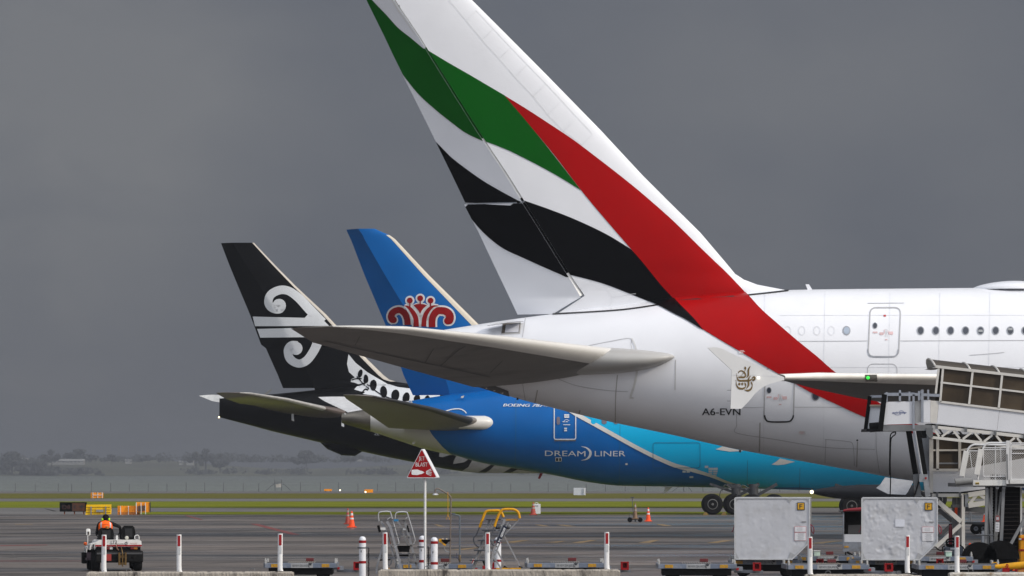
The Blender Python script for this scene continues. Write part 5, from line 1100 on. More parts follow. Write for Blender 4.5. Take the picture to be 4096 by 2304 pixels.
k = MB(); k.prism([P(x, y, D-.1) for x, y in S3([(157, 730), (190, 728), (192, 765), (240, 795), (238, 812), (215, 805), (182, 772), (160, 770)])], (0, .02, 0)); k.build('push_paddle', MYEL, t)
k = MB(); k.tube(cr([tuple(P(x, y, D-.03)) for x, y in S3([(222, 812), (226, 850), (245, 875), (285, 885)])], 5), .012, 8); k.bar(*seq([(235, 798), (285, 798)], D-.03, S3), .02, .02); k.build('drain_pipe', MSTEEL, t, True)
t = thing('standpipe', 'blue-grey water standpipe with brass valve beside the emergency shower', 'pipe', P(1839, 2290, D).xy.to_3d())
MBG = M('pipe_blue_grey', (.13, .155, .18), .45, .3, .15, 6)
k = MB(); k.tube(cr([tuple(P(x, y, D+.2)) for x, y in S3([(318, 460), (360, 460), (388, 466), (397, 490), (397, 700), (398, 925)])], 4), .022, 10); k.tube([P(*S3([(398, 990)])[0], D+.2), Vector((P(*S3([(398, 990)])[0], D+.2).x, D+.2, 0))], .02, 8); k.build('pipe', MBG, t, True)
k = MB(); k.tube(seq([(398, 915), (398, 930), (398, 985), (398, 992)], D+.2, S3), [.03, .034, .034, .024], 12); k.build('valve_body', M('old_brass', (.20, .15, .09), .45, .5, .2, 9), t, True)
k = MB(); k.bar(*seq([(363, 890), (367, 955)], D+.18, S3), .02, .012); k.bar(*seq([(367, 955), (392, 970)], D+.18, S3), .015, .012); k.build('valve_lever', M('lever_blue', (.02, .03, .09), .5), t)
k = MB(); k.tube(seq([(296, 446), (345, 444)], D+.2, S3), .026, 10); k.bar(*seq([(300, 438), (350, 440)], D+.18, S3), .02, .015); k.build('top_valve', MBG, t, True)
# ------------------------------------------------------------------ traffic cones
def make_cone(name, label, om, h=.78, group='orange traffic cones on the apron'):
    t = thing(name, label, 'traffic cone', (0,0,0), group)
    k = MB(); k.box((0, 0, .025), (.42, .42, .05), bev=.015); k.build('base', om, t)
    def r(z): return .15-.118*z/h
    k = MB(); k.lathe([(r(.04)+.02, .04), (r(.07), .07), (r(h-.02), h-.02), (.02, h)], (0,0,0), (0,0,1), 20); k.build('cone', om, t, True, 60)
    for a, b in ((.50*h, .60*h), (.74*h, .88*h)):
        k = MB(); k.lathe([(r(a)+.001, a), (r(a)+.004, a), (r(b)+.004, b), (r(b)+.001, b)], (0,0,0), (0,0,1), 20); k.build('white_band', M('cone_band', (.66, .66, .66), .35, 0, .06, 6) if om is MORG else M('cone_band_dirty', (.28, .24, .21), .5, 0, .25, 8), t, True)
    return t
c0 = make_cone('traffic_cone', 'bright orange cone with two white bands in front of a faded cone', MORG)
put(c0, 1407, gd(2110)); c0.scale = (1.15, 1.15, 1.06)
for px, py, s, lab in ((2593, 2086, 1.02, 'bright orange cone right of the small wheeled trolley'), (3880, 2283, 1.02, 'dirty orange cone beside the grey cable box'), (4038, 2284, 1.02, 'orange cone beside the yellow cabinet under the platform')):
    put(copy_tree(c0, None, lab), px, gd(py)).scale = (s, s, s)
put(copy_tree(c0, None, 'distant orange cone left of the dark louvred lift body'), 3942, 222)
c1 = make_cone('traffic_cone', 'faded red cone standing behind the bright orange cone', MORGD); put(c1, 1391, gd(2097)).scale = (1.0, 1.0, 1.1)
put(copy_tree(c1, None, 'red cone with small white board beside it on the apron'), 2133, gd(2060)).scale = (1.25, 1.25, 1.05)
t = thing('notice_board', 'small white board standing beside the red cone', 'board', (0,0,0)); k = MB(); k.box((0, 0, .36), (.52, .1, .66), bev=.03); k.build('panel', MWCLEAN, t)
k = MB(); k.box((0, -.055, .56), (.22, .01, .08)); k.build('print', M('print_grey', (.3, .3, .3)), t); k = MB(); k.tube(cr([(-.1, 0, .68), (-.08, 0, .76), (.08, 0, .76), (.1, 0, .68)], 4), .02, 6); k.build('handle', MWCLEAN, t); put(t, 2146, gd(2058))
# trolley with cone
t = thing('hand_trolley', 'small two-wheeled hand trolley with tall handle on the apron', 'trolley', (0,0,0))
for x in (-.30, .27):
    k = MB(); k.lathe([(.05, -.05), (.12, -.05), (.14, 0), (.12, .05), (.05, .05)], (x, 0, .14), (.3, 1, 0), 18); k.build('wheel', MRTY, t, True)
k = MB(); k.bar((-.34, 0, .16), (.42, 0, .16), .05); k.bar((0, 0, .02), (0, 0, .2), .08); k.build('axle', MDSTEEL, t)
k = MB(); k.bar((-.1, 0, .16), (-.16, 0, 1.2), .03); k.bar((-.27, 0, 1.38), (-.05, 0, 1.38), .05); k.bar((-.16, 0, 1.2), (-.16, 0, 1.38), .05); k.tube(cr([(-.35, 0, .2), (-.3, 0, .5), (-.15, 0, .4)], 4), .012, 6); k.build('handle', MDSTEEL, t)
put(t, 2541, 221)
c2 = make_cone('traffic_cone', 'dull brown cone standing on the wheeled trolley', M('cone_brown', (.16, .09, .045), .6, 0, .25, 6)); put(c2, 2541, 220.9, .18); c2.scale = (.9, .9, 1.15)
# ------------------------------------------------------------------ boards and boxes on the far side of the apron
D = 258.; B1 = lambda p: T(p, 0, 1900, 3.22)
def quad_box(name, q, d, dep, mat, parent, T_=B1):
    k = MB(); k.prism([P(x, y, d) for x, y in T_(q)], (0, dep, 0)); return k.build(name, mat, parent)
def rect(x0, y0, x1, y1): return [(x0, y0), (x1, y0), (x1, y1), (x0, y1)]
t = thing('taxiway_sign', 'black and amber illuminated-type taxiway sign reading D8 and E', 'sign', P(290, 2058, D).xy.to_3d())
quad_box('case', rect(768, 350, 1108, 472), D, .5, M('sign_case', (.003, .003, .003), .6, spec=.05), t)
quad_box('amber_panel', rect(930, 362, 1092, 466), D-.03, .02, M('dull_amber', (.07, .022, .006), .4, 0, .5, 1.2), t)
words('lettering', 'D8', P(*B1([(805, 440)])[0], D-.04), (1,0,0), (0,0,1), 98/3.22*D/F, 50/3.22*D/F, M('faint_red', (.05, .014, .010), .5), t)
words('lettering', 'E', P(*B1([(955, 430)])[0], D-.06), (1,0,0), (0,0,1), 30/3.22*D/F, 40/3.22*D/F, MINK, t)
quad_box('arrow', [(1010, 395), (1040, 400), (1055, 380), (1062, 402), (1090, 400), (1062, 412), (1055, 432), (1040, 410)], D-.06, .02, MINK, t)
for x in (830, 958, 1078): quad_box('leg', rect(x-7, 472, x+7, 506), D+.1, .1, M('rust_orange', (.2, .05, .01)), t)
MYB = M('board_yellow', (.85, .52, .006), .5, 0, .06, 1.5, spec=.2); MOB = M('board_orange', (.90, .31, .010), .5, 0, .08, 1.5, spec=.2)
t = thing('back_of_sign', 'bright yellow ribbed back of an apron sign box', 'sign', P(392, 2058, D).xy.to_3d())
quad_box('case', [(1112, 382), (1425, 380), (1425, 505), (1100, 512)], D, .5, MYB, t)
for y in (410, 443, 476): quad_box('rib', rect(1108, y, 1425, y+5), D-.04, .04, M('rib_shade_yellow', (.44, .25, .006), .5), t)
for x in (1166, 1354): quad_box('support', rect(x, 405, x+14, 511), D-.08, .06, MSTEEL, t)
quad_box('control_box', rect(1238, 448, 1332, 476), D-.12, .1, M('control_grey', (.24, .25, .26), .5), t)
t = thing('back_of_sign', 'low orange back of an apron sign box with pale struts', 'sign', P(506, 2058, D).xy.to_3d())
quad_box('case', rect(1514, 398, 1750, 510), D+.4, .6, MOB, t)
quad_box('lower_lip', rect(1514, 478, 1800, 510), D+.34, .04, M('board_orange_deep', (.45, .14, .006), .5), t)
for x in (1548, 1650): quad_box('strut', rect(x, 398, x+9, 514), D+.3, .06, MWPAINT, t)
t = thing('back_of_sign', 'upright orange back of a taller apron sign box with dark recess', 'sign', P(571, 2058, D).xy.to_3d())
quad_box('case', rect(1756, 350, 1930, 480), D+.1, .6, MOB, t); quad_box('recess', [(1772, 400), (1878, 392), (1878, 455), (1772, 470)], D+.04, .04, M('recess_brown', (.10, .05, .03), .6), t)
quad_box('edge', rect(1926, 350, 1932, 482), D+.05, .5, MINK, t)
for x in (1750, 1812, 1868): quad_box('strut', [(x, 355), (x+9, 355), (x+11, 506), (x+2, 506)], D, .05, MWPAINT, t)
Df = 409.; t = thing('back_of_sign', 'orange sign box on the far olive turf strip', 'sign', P(386, 1993, Df).xy.to_3d())
quad_box('case', rect(1170, 228, 1320, 297), Df, .8, MOB, t)
for x in (1192, 1255, 1312): quad_box('strut', rect(x, 222, x+8, 299), Df-.06, .05, MWPAINT, t)
quad_box('cross_bar', rect(1192, 255, 1320, 262), Df-.1, .03, MWPAINT, t)
t = thing('equipment_cabinet', 'white ribbed equipment cabinet on the far turf strip', 'cabinet', P(2318, 1982, 457).xy.to_3d())
k = MB(); k.box((P(2318, 1966, 457).x, 457.7, P(2318, 1966, 457).z), (47*457/F, 1.4, 29*457/F)); k.build('case', M('cabinet_white', (.55, .58, .63), .45, 0, .04, 1), t)
k = MB(); k.box((P(2339, 1966, 456.9).x, 456.9, P(2318, 1966, 457).z), (7*457/F, .1, 29*457/F)); k.build('side_post', MWCLEAN, t); k = MB(); k.box((P(2336, 1983, 457).x, 457, P(2336, 1983, 457).z), (4*457/F, .2, 5*457/F)); k.build('foot', MWCLEAN, t)
for px, py, pw, ph, d, lab in ((1312, 1960, 30, 8, 520, 'tiny orange marker board at the shore strip, plain one'), (1475, 1964, 34, 13, 505, 'tiny orange marker board at the shore strip with lamp before it')):
    t = thing('marker_board', lab, 'marker', P(px, py+ph/2, d).xy.to_3d()); k = MB(); c = P(px, py, d); k.box(c, (pw*d/F, .4, ph*d/F)); k.build('panel', MOB, t); k = MB()
    for s in (-.3, .3): k.bar((c.x+s*pw*d/F, d, 0), (c.x+s*pw*d/F, d, c.z), .08)
    k.build('legs_frame', MDSTEEL, t)
for px, py, r, d, lab in ((1360, 1961, .11, 515, 'small glowing airfield lamp between two orange markers'), (1462, 1968, .11, 495, 'small glowing airfield lamp in front of the right orange marker')):
    t = thing('airfield_lamp', lab, 'lamp', P(px, 1970, d).xy.to_3d()); c = P(px, py, d); k = MB(); k.lathe([(.0, r), (r*.8, r*.6), (r, 0), (r*.8, -r*.6), (.0, -r)], c, (0,0,1), 12); k.build('lens', M('lamp_field', (1, .88, .6), .2, emit=2.5), t, True)
    k = MB(); k.tube([(c.x, d, 0), (c.x, d, c.z-r)], .06, 6); k.build('stem', MDSTEEL, t)
# ------------------------------------------------------------------ perimeter fence
D = 530.; xs_ = [61, 141, 233, 287, 366, 443, 517, 593, 668, 745, 819, 894, 973, 1035, 1202, 1282, 1354, 1432, 1510, 1583, 1658, 1737, 1812, 1896, 1968, 2043, 2120, 2193, 2272, 2345, 2422, 2501, 2583, 2660, 2736, 2812, 2888, 2965]
xs_ = [-95, -17]+xs_+[3042+77*i for i in range(16)]
t = thing('perimeter_fence', 'low wire perimeter fence on thin grey posts along the harbour', 'fence', (0, D, 0))
MFP = M('fence_grey', (.10, .105, .11), .6, .2)
rd = random.Random(5)
for x in xs_:
    top = P(x, 1932+rd.uniform(-4, 4), D).z; k = MB(); k.tube([(P(x, 1966, D).x, D, 0), (P(x, 1966, D).x, D, top)], .045, 6); k.build('post', MFP, t)
for z in (.35, .75, 1.1):
    k = MB(); k.tube([(P(-120, 1966, D).x, D-.06, z), (P(4220, 1966, D).x, D-.06, z)], .010, 4); k.build('wire', M('wire_grey', (.22, .23, .23), .6), t)
t = thing('fence_gate', 'braced gate frame with pale notice in the perimeter fence', 'gate', P(1112, 1966, 529).xy.to_3d()); G_ = lambda p: T(p, 1000, 1750, 2.615)
for a, b, w in (((258, 440), (262, 560), .08), ((330, 440), (330, 560), .08), ((258, 468), (330, 468), .06), ((255, 482), (165, 556), .07), ((332, 485), (365, 495), .06), ((365, 495), (425, 556), .07), ((235, 484), (355, 486), .05)):
    k = MB(); k.bar(*seq([a, b], 529, G_), w, w, up=(0, 1, 0)); k.build('frame_bar', MFP, t)
k = MB(); k.prism([P(x, y, 528.9) for x, y in G_([(268, 490), (325, 482), (325, 520), (275, 522)])], (0, .03, 0)); k.build('notice', M('notice_pale', (.42, .40, .36), .6, 0, .3, 1.5), t)
t = thing('fence_gate', 'second braced fence frame seen under the blue belly', 'gate', P(2733, 1966, 529).xy.to_3d())
for a, b in (((2690, 1966), (2712, 1948)), ((2712, 1948), (2734, 1946)), ((2734, 1940), (2734, 1966)), ((2752, 1948), (2768, 1966))): k = MB(); k.bar(P(*a, 529), P(*b, 529), .08, .08, up=(0, 1, 0)); k.build('frame_bar', MFP, t)

for px, py, lab in ((2822, 2057, 'yellow wheel chock at the left rear tyre of the blue airliner'), (2896, 2060, 'yellow wheel chock between the tyres of the blue airliner')):
    t = thing('wheel_chock', lab, 'chock', (0,0,0), 'wheel chocks'); k = MB(); k.prism([(-.2, -.2, 0), (.2, -.2, 0), (.05, -.2, .2), (-.05, -.2, .2)], (0, .4, 0)); k.build('block', M('chock_ochre', (.20, .13, .03), .7), t); put(t, px, 255.5)
# ================================================================== boarding ramp with covered walkway
D = 132.
R6 = lambda p: T(p, 3396, 1400, 2.899); R2 = lambda p: T(p, 3600, 1650, 4.673); RB = lambda p: T(p, 3640, 1880, 3.417)
def pr(name, pts, d, dep, mat, parent, T_, smooth=False):
    k = MB(); k.prism([P(x, y, d) for x, y in T_(pts)], (0, dep, 0)); return k.build(name, mat, parent, smooth)
def br(name, a, b, w, mat, parent, T_, d, h=None):
    k = MB(); k.bar(*seq([a, b], d, T_), w, h or w, up=(0, 1, 0)); return k.build(name, mat, parent)
ramp = thing('boarding_ramp', 'white covered zigzag boarding ramp with smoked glazing against the big airliner', 'ramp', (P(3900, 2100, D).x, D, 0))
MSMK = M('smoked_glazing', (.050, .036, .022), .4, 0, .45, .9, dirt=(.085, .067, .045), dirt_amt=.5, dscale=.8, spec=.2, vec=(1, 1, .6))
MFRM = M('ramp_frame', (.60, .58, .54), .4, .1, .06, 4)
MDG = M('ramp_dark_grey', (.13, .135, .14), .5, .3, .15, 3)
# curved canopy
vs, fs, n = [], [], 10
rail0, rail1 = R6([(1000, 190)])[0], R6([(2500, 358)])[0]
for (px, py), rise in ((rail0, 33), (rail1, 33)):
    for j in range(n+1):
        a = math.pi*j/n; c = P(px, py, D); vs.append(c+Vector((-.12*math.sin(a), 1.1-1.1*math.cos(a), rise*D/F*math.sin(a))))
k = MB(); k.add(vs, [[j, j+1, n+2+j, n+1+j] for j in range(n)]); k.build('canopy', M('canopy_smoked', (.055, .045, .034), .35, 0, .12, .8, spec=.25), ramp, True, 80)
for fx in (0, .272, .497, .72):
    k = MB(); c0 = Vector(P(rail0[0]+(rail1[0]-rail0[0])*fx, rail0[1]+(rail1[1]-rail0[1])*fx, D))
    k.tube([c0+Vector((-.12*math.sin(math.pi*j/10), 1.1-1.13*math.cos(math.pi*j/10), 34*D/F*math.sin(math.pi*j/10))) for j in range(11)], .035, 6); k.build('canopy_rib', MFRM, ramp)
k = MB(); k.add([Vector(v)+Vector((-.01, 0, 0)) for v in vs[:n+1]], [list(range(n+1))]); k.build('canopy_end', M('canopy_end', (.30, .29, .27), .5), ramp)
br('canopy_rail', (1000, 190), (2500, 358), .09, MFRM, ramp, R6, D-.03)
k = MB(); k.prism([P(x, y, D) for x, y in R6([(955, 205), (1005, 193), (1090, 208), (1030, 215)])], (0, 2.2, 0)); k.build('canopy_sill', MFRM, ramp)
pr('glazed_wall', [(1075, 205), (2500, 365), (2500, 770), (1050, 600)], D+.02, .04, MSMK, ramp, R6)
pr('glazed_wall', [(1030, 215), (2500, 375), (2500, 770), (1000, 590)], D+2.15, .04, MSMK, ramp, R6)
for a, b in (((1090, 208), (1057, 600)), ((1433, 250), (1392, 632)), ((1775, 290), (1735, 678)), ((2115, 330), (2075, 720)), ((1040, 215), (1005, 505))): br('mullion', a, b, .07, MFRM, ramp, R6, D-.03)
br('mid_rail', (1060, 375), (2500, 545), .06, MFRM, ramp, R6, D-.03); br('sill_rail', (1055, 600), (2500, 775), .07, MFRM, ramp, R6, D-.03)
sk = pr('side_panel', [(1045, 592), (1745, 680), (1715, 930), (1020, 850)], D-.02, .06, MWCLEAN, ramp, R6)
pr('side_panel', [(1748, 681), (2500, 772), (2500, 1025), (1718, 931)], D-.015, .06, MWCLEAN, ramp, R6)
pr('side_panel', [(946, 585), (1042, 592), (1018, 850), (943, 842)], D-.02, .06, MFRM, ramp, R6)
pr('side_panel', [(850, 580), (944, 578), (941, 842), (857, 834)], D-.03, .06, MWCLEAN, ramp, R6)
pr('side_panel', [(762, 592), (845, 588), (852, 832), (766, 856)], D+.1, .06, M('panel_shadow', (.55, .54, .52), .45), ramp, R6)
cab = pr('cab_panel', [(408, 602), (757, 594), (762, 856), (372, 866)], D-.05, .06, MWCLEAN, ramp, R6); bs = bvh_of(cab)
MBLU = M('logo_blue', (.02, .05, .22), .4)
a, b = R6([(500, 738), (662, 735)]); lettering('lettering', 'aviramp', a, b, 8, bs, MBLU, ramp, .01, shear=.15, bold=.8)
paint('logo_swoosh', strips(R6([(580, 712), (610, 703), (632, 716), (630, 730)]), 1.6), bs, MBLU, ramp, .012); paint('logo_swoosh', strips(R6([(525, 738), (550, 752), (585, 750), (605, 742)]), 1.6), bs, MBLU, ramp, .012)
pr('inner_panel', [(240, 652), (385, 655), (360, 905), (215, 912)], D+1.9, .06, MWCLEAN, ramp, R6)
br('inner_ledge', (240, 645), (380, 643), .06, M('ledge_tan', (.34, .29, .22), .5), ramp, R6, D+1.85)
k = MB(); k.prism([P(x, y, D-.08) for x, y in R6([(368, 868), (960, 868), (962, 912), (890, 935), (368, 945)])], (0, .25, 0)); k.build('platform_beam', M('beam_grey', (.17, .175, .18), .5, .3, .2, 3), ramp)
k = MB(); k.prism([P(x, y, D) for x, y in R6([(205, 912), (955, 905), (955, 935), (200, 945)])], (0, 2.0, 0)); k.build('platform_floor', MBLKP, ramp)
k = MB(); k.tube(seq([(240, 900), (370, 890)], D+.9, R6), .16, 12); k.build('bumper_roll', MBLKR, ramp, True)
br('bumper_post', (412, 515), (362, 940), .16, MBLKR, ramp, R6, D-.1); br('bumper_post', (241, 535), (190, 938), .12, MBLKR, ramp, R6, D+1.9)
MCHR = M('rail_chrome', (.34, .36, .40), .3, .6, .1, 6)
br('hand_rail', (410, 515), (760, 518), .09, MCHR, ramp, R6, D-.05); br('hand_rail', (760, 514), (1055, 528), .09, MCHR, ramp, R6, D-.04); br('hand_rail', (245, 540), (400, 537), .08, MCHR, ramp, R6, D+1.9); br('hand_rail', (420, 505), (760, 500), .05, MCHR, ramp, R6, D+1.8)
for x, y0, y1, w in ((437, 488, 600, .06), (590, 465, 592, .07), (700, 482, 590, .06), (748, 515, 912, .07), (810, 476, 585, .06), (835, 470, 580, .05), (850, 460, 845, .08), (918, 460, 575, .06)): br('rail_post', (x, y0), (x, y1), w, MCHR, ramp, R6, D-.06)
# legs
for a, b, w, m, d in (((692, 940), (775, 1460), .17, MBLKR, D+.2), ((795, 940), (875, 1460), .19, MBLKR, D-.1), ((752, 940), (840, 1440), .07, MCHR, D-.2), ((768, 940), (850, 1440), .04, MTUBE, D-.25)): br('ram_leg', a, b, w, m, ramp, R6, d)
br('ram_foot', (880, 1440), (915, 1700), .17, MSTEEL, ramp, R6, D-.15); br('ram_foot', (770, 1440), (800, 1700), .2, MDG, ramp, R6, D); br('ram_foot', (830, 1460), (760, 1690), .05, MBLKR, ramp, R6, D-.2)
k = MB(); k.box(P(3686, 1912, D-.25), (.16, .1, .26)); k.build('junction_box', MSTEEL, ramp); k = MB(); k.box(P(3703, 1913, D-.32), (.06, .04, .07)); k.build('stop_button', MREDP, ramp)
k = MB(); k.tube(cr([tuple(v) for v in seq([(540, 945), (535, 980), (500, 1010), (485, 1060), (478, 1300), (482, 1500), (476, 1700), (470, 1760)], D-.1, R6)], 5), .020, 8); k.tube(cr([tuple(v) for v in seq([(535, 950), (490, 970), (475, 1060), (470, 1450)], D-.05, R6)], 5), .02, 8); k.build('power_cable', MBLKR, ramp, True)
# truss
pr('upper_chord', [(968, 872), (1680, 945), (2500, 1040), (2500, 1078), (1680, 983), (968, 908)], D-.04, .1, MFRM, ramp, R6); pr('lower_chord', [(935, 995), (1640, 1068), (2500, 1160), (2500, 1200), (1640, 1105), (935, 1025)], D-.04, .1, MFRM, ramp, R6)
pr('underfloor', [(950, 852), (2500, 1030), (2500, 1045), (950, 872)], D+.1, 1.9, MBLKP, ramp, R6)
for x in (1017, 1355, 1695, 2035): pr('chord_bracket', [(x-12, 850+(x-950)*.112), (x+16, 853+(x-950)*.112), (x+14, 905+(x-950)*.112), (x-14, 905+(x-950)*.112)], D-.1, .06, MDG, ramp, R6)
zx = [985, 1050, 1170, 1210, 1290, 1320, 1420, 1460, 1535, 1570, 1665, 1710, 1765]
for a, b in (((978, 905), (1045, 1003)), ((1172, 930), (1075, 1005)), ((1210, 935), (1285, 1028)), ((1418, 958), (1320, 1032)), ((1458, 962), (1535, 1055)), ((1662, 988), (1565, 1060)), ((1705, 990), (1765, 1068)), ((1920, 1018), (1850, 1075)), ((1950, 1020), (2000, 1085))):
    br('truss_web', a, b, .07, MFRM, ramp, R6, D); br('truss_web', (a[0]+60, a[1]), (b[0]+60, b[1]), .06, MDG, ramp, R6, D+1.9)
k = MB(); k.prism([P(x, y, D-.12) for x, y in R6([(895, 905), (972, 900), (975, 1012), (925, 1018), (895, 970)])], (0, .08, 0)); k.build('hinge_plate', MDG, ramp)
pr('hinge_block', [(845, 930), (900, 930), (900, 1020), (870, 1020), (845, 985)], D, .6, MBLKP, ramp, R6)
# lower flight behind
D5 = 135.
pr('glazed_wall', [(575, 400), (2400, 420), (2400, 1080), (580, 1075)], D5, .04, MSMK, ramp, R2)
pr('side_panel', [(395, 335), (560, 335), (560, 1090), (400, 1090)], D5+.1, .04, M('panel_blue_grey', (.26, .275, .30), .5, 0, .08, 2), ramp, R2); pr('side_panel', [(440, 1090), (560, 1090), (560, 1520), (500, 1520)], D5+.1, .04, M('panel_pale_blue', (.42, .46, .54), .5), ramp, R2)
pr('side_panel', [(582, 1088), (1105, 1088), (1105, 1485), (582, 1485)], D5-.03, .06, MWCLEAN, ramp, R2)
pr('side_panel', [(1108, 1075), (1700, 960), (2400, 840), (2400, 1390), (1620, 1425), (1108, 1487)], D5-.02, .06, MWCLEAN, ramp, R2)
for x in (582, 702, 1115): br('mullion', (x, 500), (x, 1075), .09 if x > 600 else .13, MFRM, ramp, R2, D5-.05)
br('mullion', (582, 1075), (582, 1500), .12, MFRM, ramp, R2, D5-.06)
br('mid_rail', (400, 718), (600, 708), .05, MSTEEL, ramp, R2, D5); br('mid_rail', (582, 705), (1115, 705), .06, MFRM, ramp, R2, D5-.05); br('mid_rail', (1115, 705), (1540, 640), .06, MFRM, ramp, R2, D5-.05)
br('sill_rail', (582, 1075), (1110, 1075), .09, MFRM, ramp, R2, D5-.05); br('sill_rail', (715, 950), (1110, 950), .05, MSTEEL, ramp, R2, D5-.01)
pr('floor_beam', [(300, 322), (735, 322), (735, 368), (300, 368)], D5-.1, .12, MFRM, ramp, RB); pr('underfloor', [(285, 300), (680, 300), (1400, 240), (1400, 262), (680, 322), (285, 322)], D5, 1.8, MBLKP, ramp, RB)
for x in (372, 683): pr('beam_bracket', [(x-14, 300), (x+14, 300), (x+14, 372), (x-14, 372)], D5-.18, .05, MDG, ramp, RB)
dk = D5+.2
def leg_to_ground(px0, px1, ytop, mat, d, nm='ramp_leg'):
    k = MB(); a, b = P(px0, ytop, d), P(px1, ytop, d); k.box(((a.x+b.x)/2, d, a.z/2), (b.x-a.x, .3, a.z)); k.build(nm, mat, ramp)
leg_to_ground(3845, 3858, 1980, MFRM, D5-.1); leg_to_ground(3810, 3824, 1990, MDG, D5+.6); leg_to_ground(3828, 3841, 1990, MDG, D5+.9)
pr('leg_collar', [(580, 475), (695, 475), (695, 515), (580, 515)], D5+.3, .5, MDG, ramp, RB)
for a, b, w, m, d in (((382, 432), (698, 705), .15, MFRM, D5-.3), ((694, 745), (352, 1052), .13, MFRM, D5-.3), ((388, 540), (578, 700), .14, MDG, D5+1.4), ((575, 745), (395, 905), .13, MDG, D5+1.4)): br('cross_brace', a, b, w, m, ramp, RB, d)
pr('truss_plate', [(735, 328), (795, 328), (795, 505), (735, 505)], D5-.25, .08, MSTEEL, ramp, RB)
for a, b, w in (((795, 340), (1400, 250), .16), ((795, 485), (1400, 390), .17), ((820, 455), (905, 345), .1), ((960, 340), (1045, 400), .1)): br('truss_web', a, b, w, MFRM, ramp, RB, D5-.2)
br('truss_web', (750, 520), (1060, 560), .2, MDG, ramp, RB, D5+1.5)
k = MB(); k.tube([P(*RB([(630, 515)])[0], D5+.2), P(*RB([(628, 640)])[0], D5+.2)], .05, 8); k.build('orange_marker', MORG, ramp)
# ================================================================== raised platform with mesh guard rails
D = 110.
plat = thing('lift_platform', 'raised white loading platform with wire mesh guard rails on a dark lift', 'platform', (P(4010, 2200, D).x, D, 0))
MPW = M('platform_white', (.60, .60, .58), .45, 0, .06, 3, dirt=(.42, .40, .37), dirt_amt=.4, dscale=5); MTW = M('tube_white', (.58, .58, .58), .4, .1, .06, 5)
pr('deck_edge', [(1368, 1262), (1990, 1258), (1990, 1365), (1368, 1365)], D, .12, MPW, plat, R2); pr('deck_edge', [(2030, 1258), (2700, 1250), (2700, 1328), (2030, 1332)], D-.05, .12, MPW, plat, R2)
pr('deck', [(1085, 1320), (2700, 1330), (2700, 1385), (1088, 1390)], D+.13, 2.6, MDG, plat, R2)
k = MB(); k.tube(seq([(1030, 1300), (1340, 1270)], D+.02, R2), .10, 12); k.build('bumper_tube', M('bumper_grey', (.20, .20, .195), .6), plat, True)
pr('tongue', [(1085, 1335), (1370, 1300), (1370, 1390), (1088, 1390)], D+.05, .5, M('tongue_grey', (.30, .30, .30), .5), plat, R2)
pr('hazard_tape', [(1410, 1307), (1480, 1307), (1480, 1343), (1410, 1343)], D-.01, .01, M('hazard_yellow', (.55, .36, .01), .5), plat, R2)
for q in range(3): pr('hazard_spot', [(1416+22*q, 1325), (1426+22*q, 1312), (1436+22*q, 1325), (1426+22*q, 1338)], D-.02, .01, MINK, plat, R2)
for pts, d in (([(1180, 1255), (1255, 760), (1290, 660), (1370, 605), (1500, 602), (2000, 605)], D+1.6), ([(1450, 1255), (1540, 740), (1570, 640), (1650, 575), (1780, 568), (2000, 568)], D+.03)):
    k = MB(); k.tube(cr([tuple(v) for v in seq(pts, d, R2)], 5), .028, 10); k.build('guard_rail', MTW, plat, True)
for q, d in (([(1195, 705), (1298, 738), (1205, 1192), (1110, 1180)], D+1.5), ([(1468, 670), (1562, 690), (1490, 1168), (1385, 1150)], D-.08)): pr('pad', q, d, .10, M('pad_white', (.60, .59, .56), .6, 0, .06, 6), plat, R2)
for x0, x1, y0, y1, d in ((1985, 2050, 525, 1335, D-.05), (2062, 2090, 580, 1250, D), (1775, 1795, 600, 1258, D+1.6), (1555, 1570, 700, 1200, D+.02)): pr('rail_post', [(x0, y0), (x1, y0), (x1, y1), (x0, y1)], d, .06, MTW, plat, R2)
for y, d, x0, x1 in ((655, D+1.6, 1560, 2000), (690, D+.02, 1565, 1990), (715, D+1.6, 1290, 1480), (600, D, 2090, 2700), (570, D+.05, 2050, 2700), (680, D, 2090, 2700), (765, D, 2090, 2700), (1192, D+.02, 1560, 1990), (1245, D, 2070, 2700), (1195, D+1.6, 1700, 1990)): br('guard_rail', (x0, y), (x1, y), .03, MTW, plat, R2, d)
def mesh_guard(x0, x1, y0, y1, d, pitch=42, skew=None):
    k = MB(); w, h = x1-x0, y1-y0
    for i in range(int((w+h)/pitch)+1):
        s = i*pitch
        a = (x0+max(0, s-h), y0+min(s, h)); b = (x0+min(s, w), y0+max(0, s-w)); k.bar(*seq([a, b], d, R2), .0065, .0065, up=(0, 1, 0))
        a = (x1-max(0, s-h), y0+min(s, h)); b = (x1-min(s, w), y0+max(0, s-w)); k.bar(*seq([a, b], d, R2), .0065, .0065, up=(0, 1, 0))
    k.build('wire_mesh', M('mesh_wire', (.50, .49, .47), .45, .1), plat)
mesh_guard(1560, 1988, 690, 1258, D+.03); mesh_guard(2095, 2700, 690, 1245, D+.02); mesh_guard(1230, 1480, 720, 1255, D+1.6); mesh_guard(1560, 1988, 660, 1255, D+1.62, 44)
for a, b in (((1300, 700), (1350, 1060)), ((1880, 660), (1890, 960)), ((1850, 1180), (1990, 1180))): br('mesh_stay', a, b, .02, MTW, plat, R2, D+1.5)
k = MB()
for i in range(5): k.tube([P(*R2([(1990+5*i, 780)])[0], D-.1), P(*R2([(2000+5*i, 1260)])[0], D-.1)], .006, 5)
k.build('cable_bundle', MSTEEL, plat)
pr('deck_box', [(1720, 1160), (1985, 1165), (1985, 1258), (1720, 1255)], D+2.2, .4, MBLKP, plat, R2)
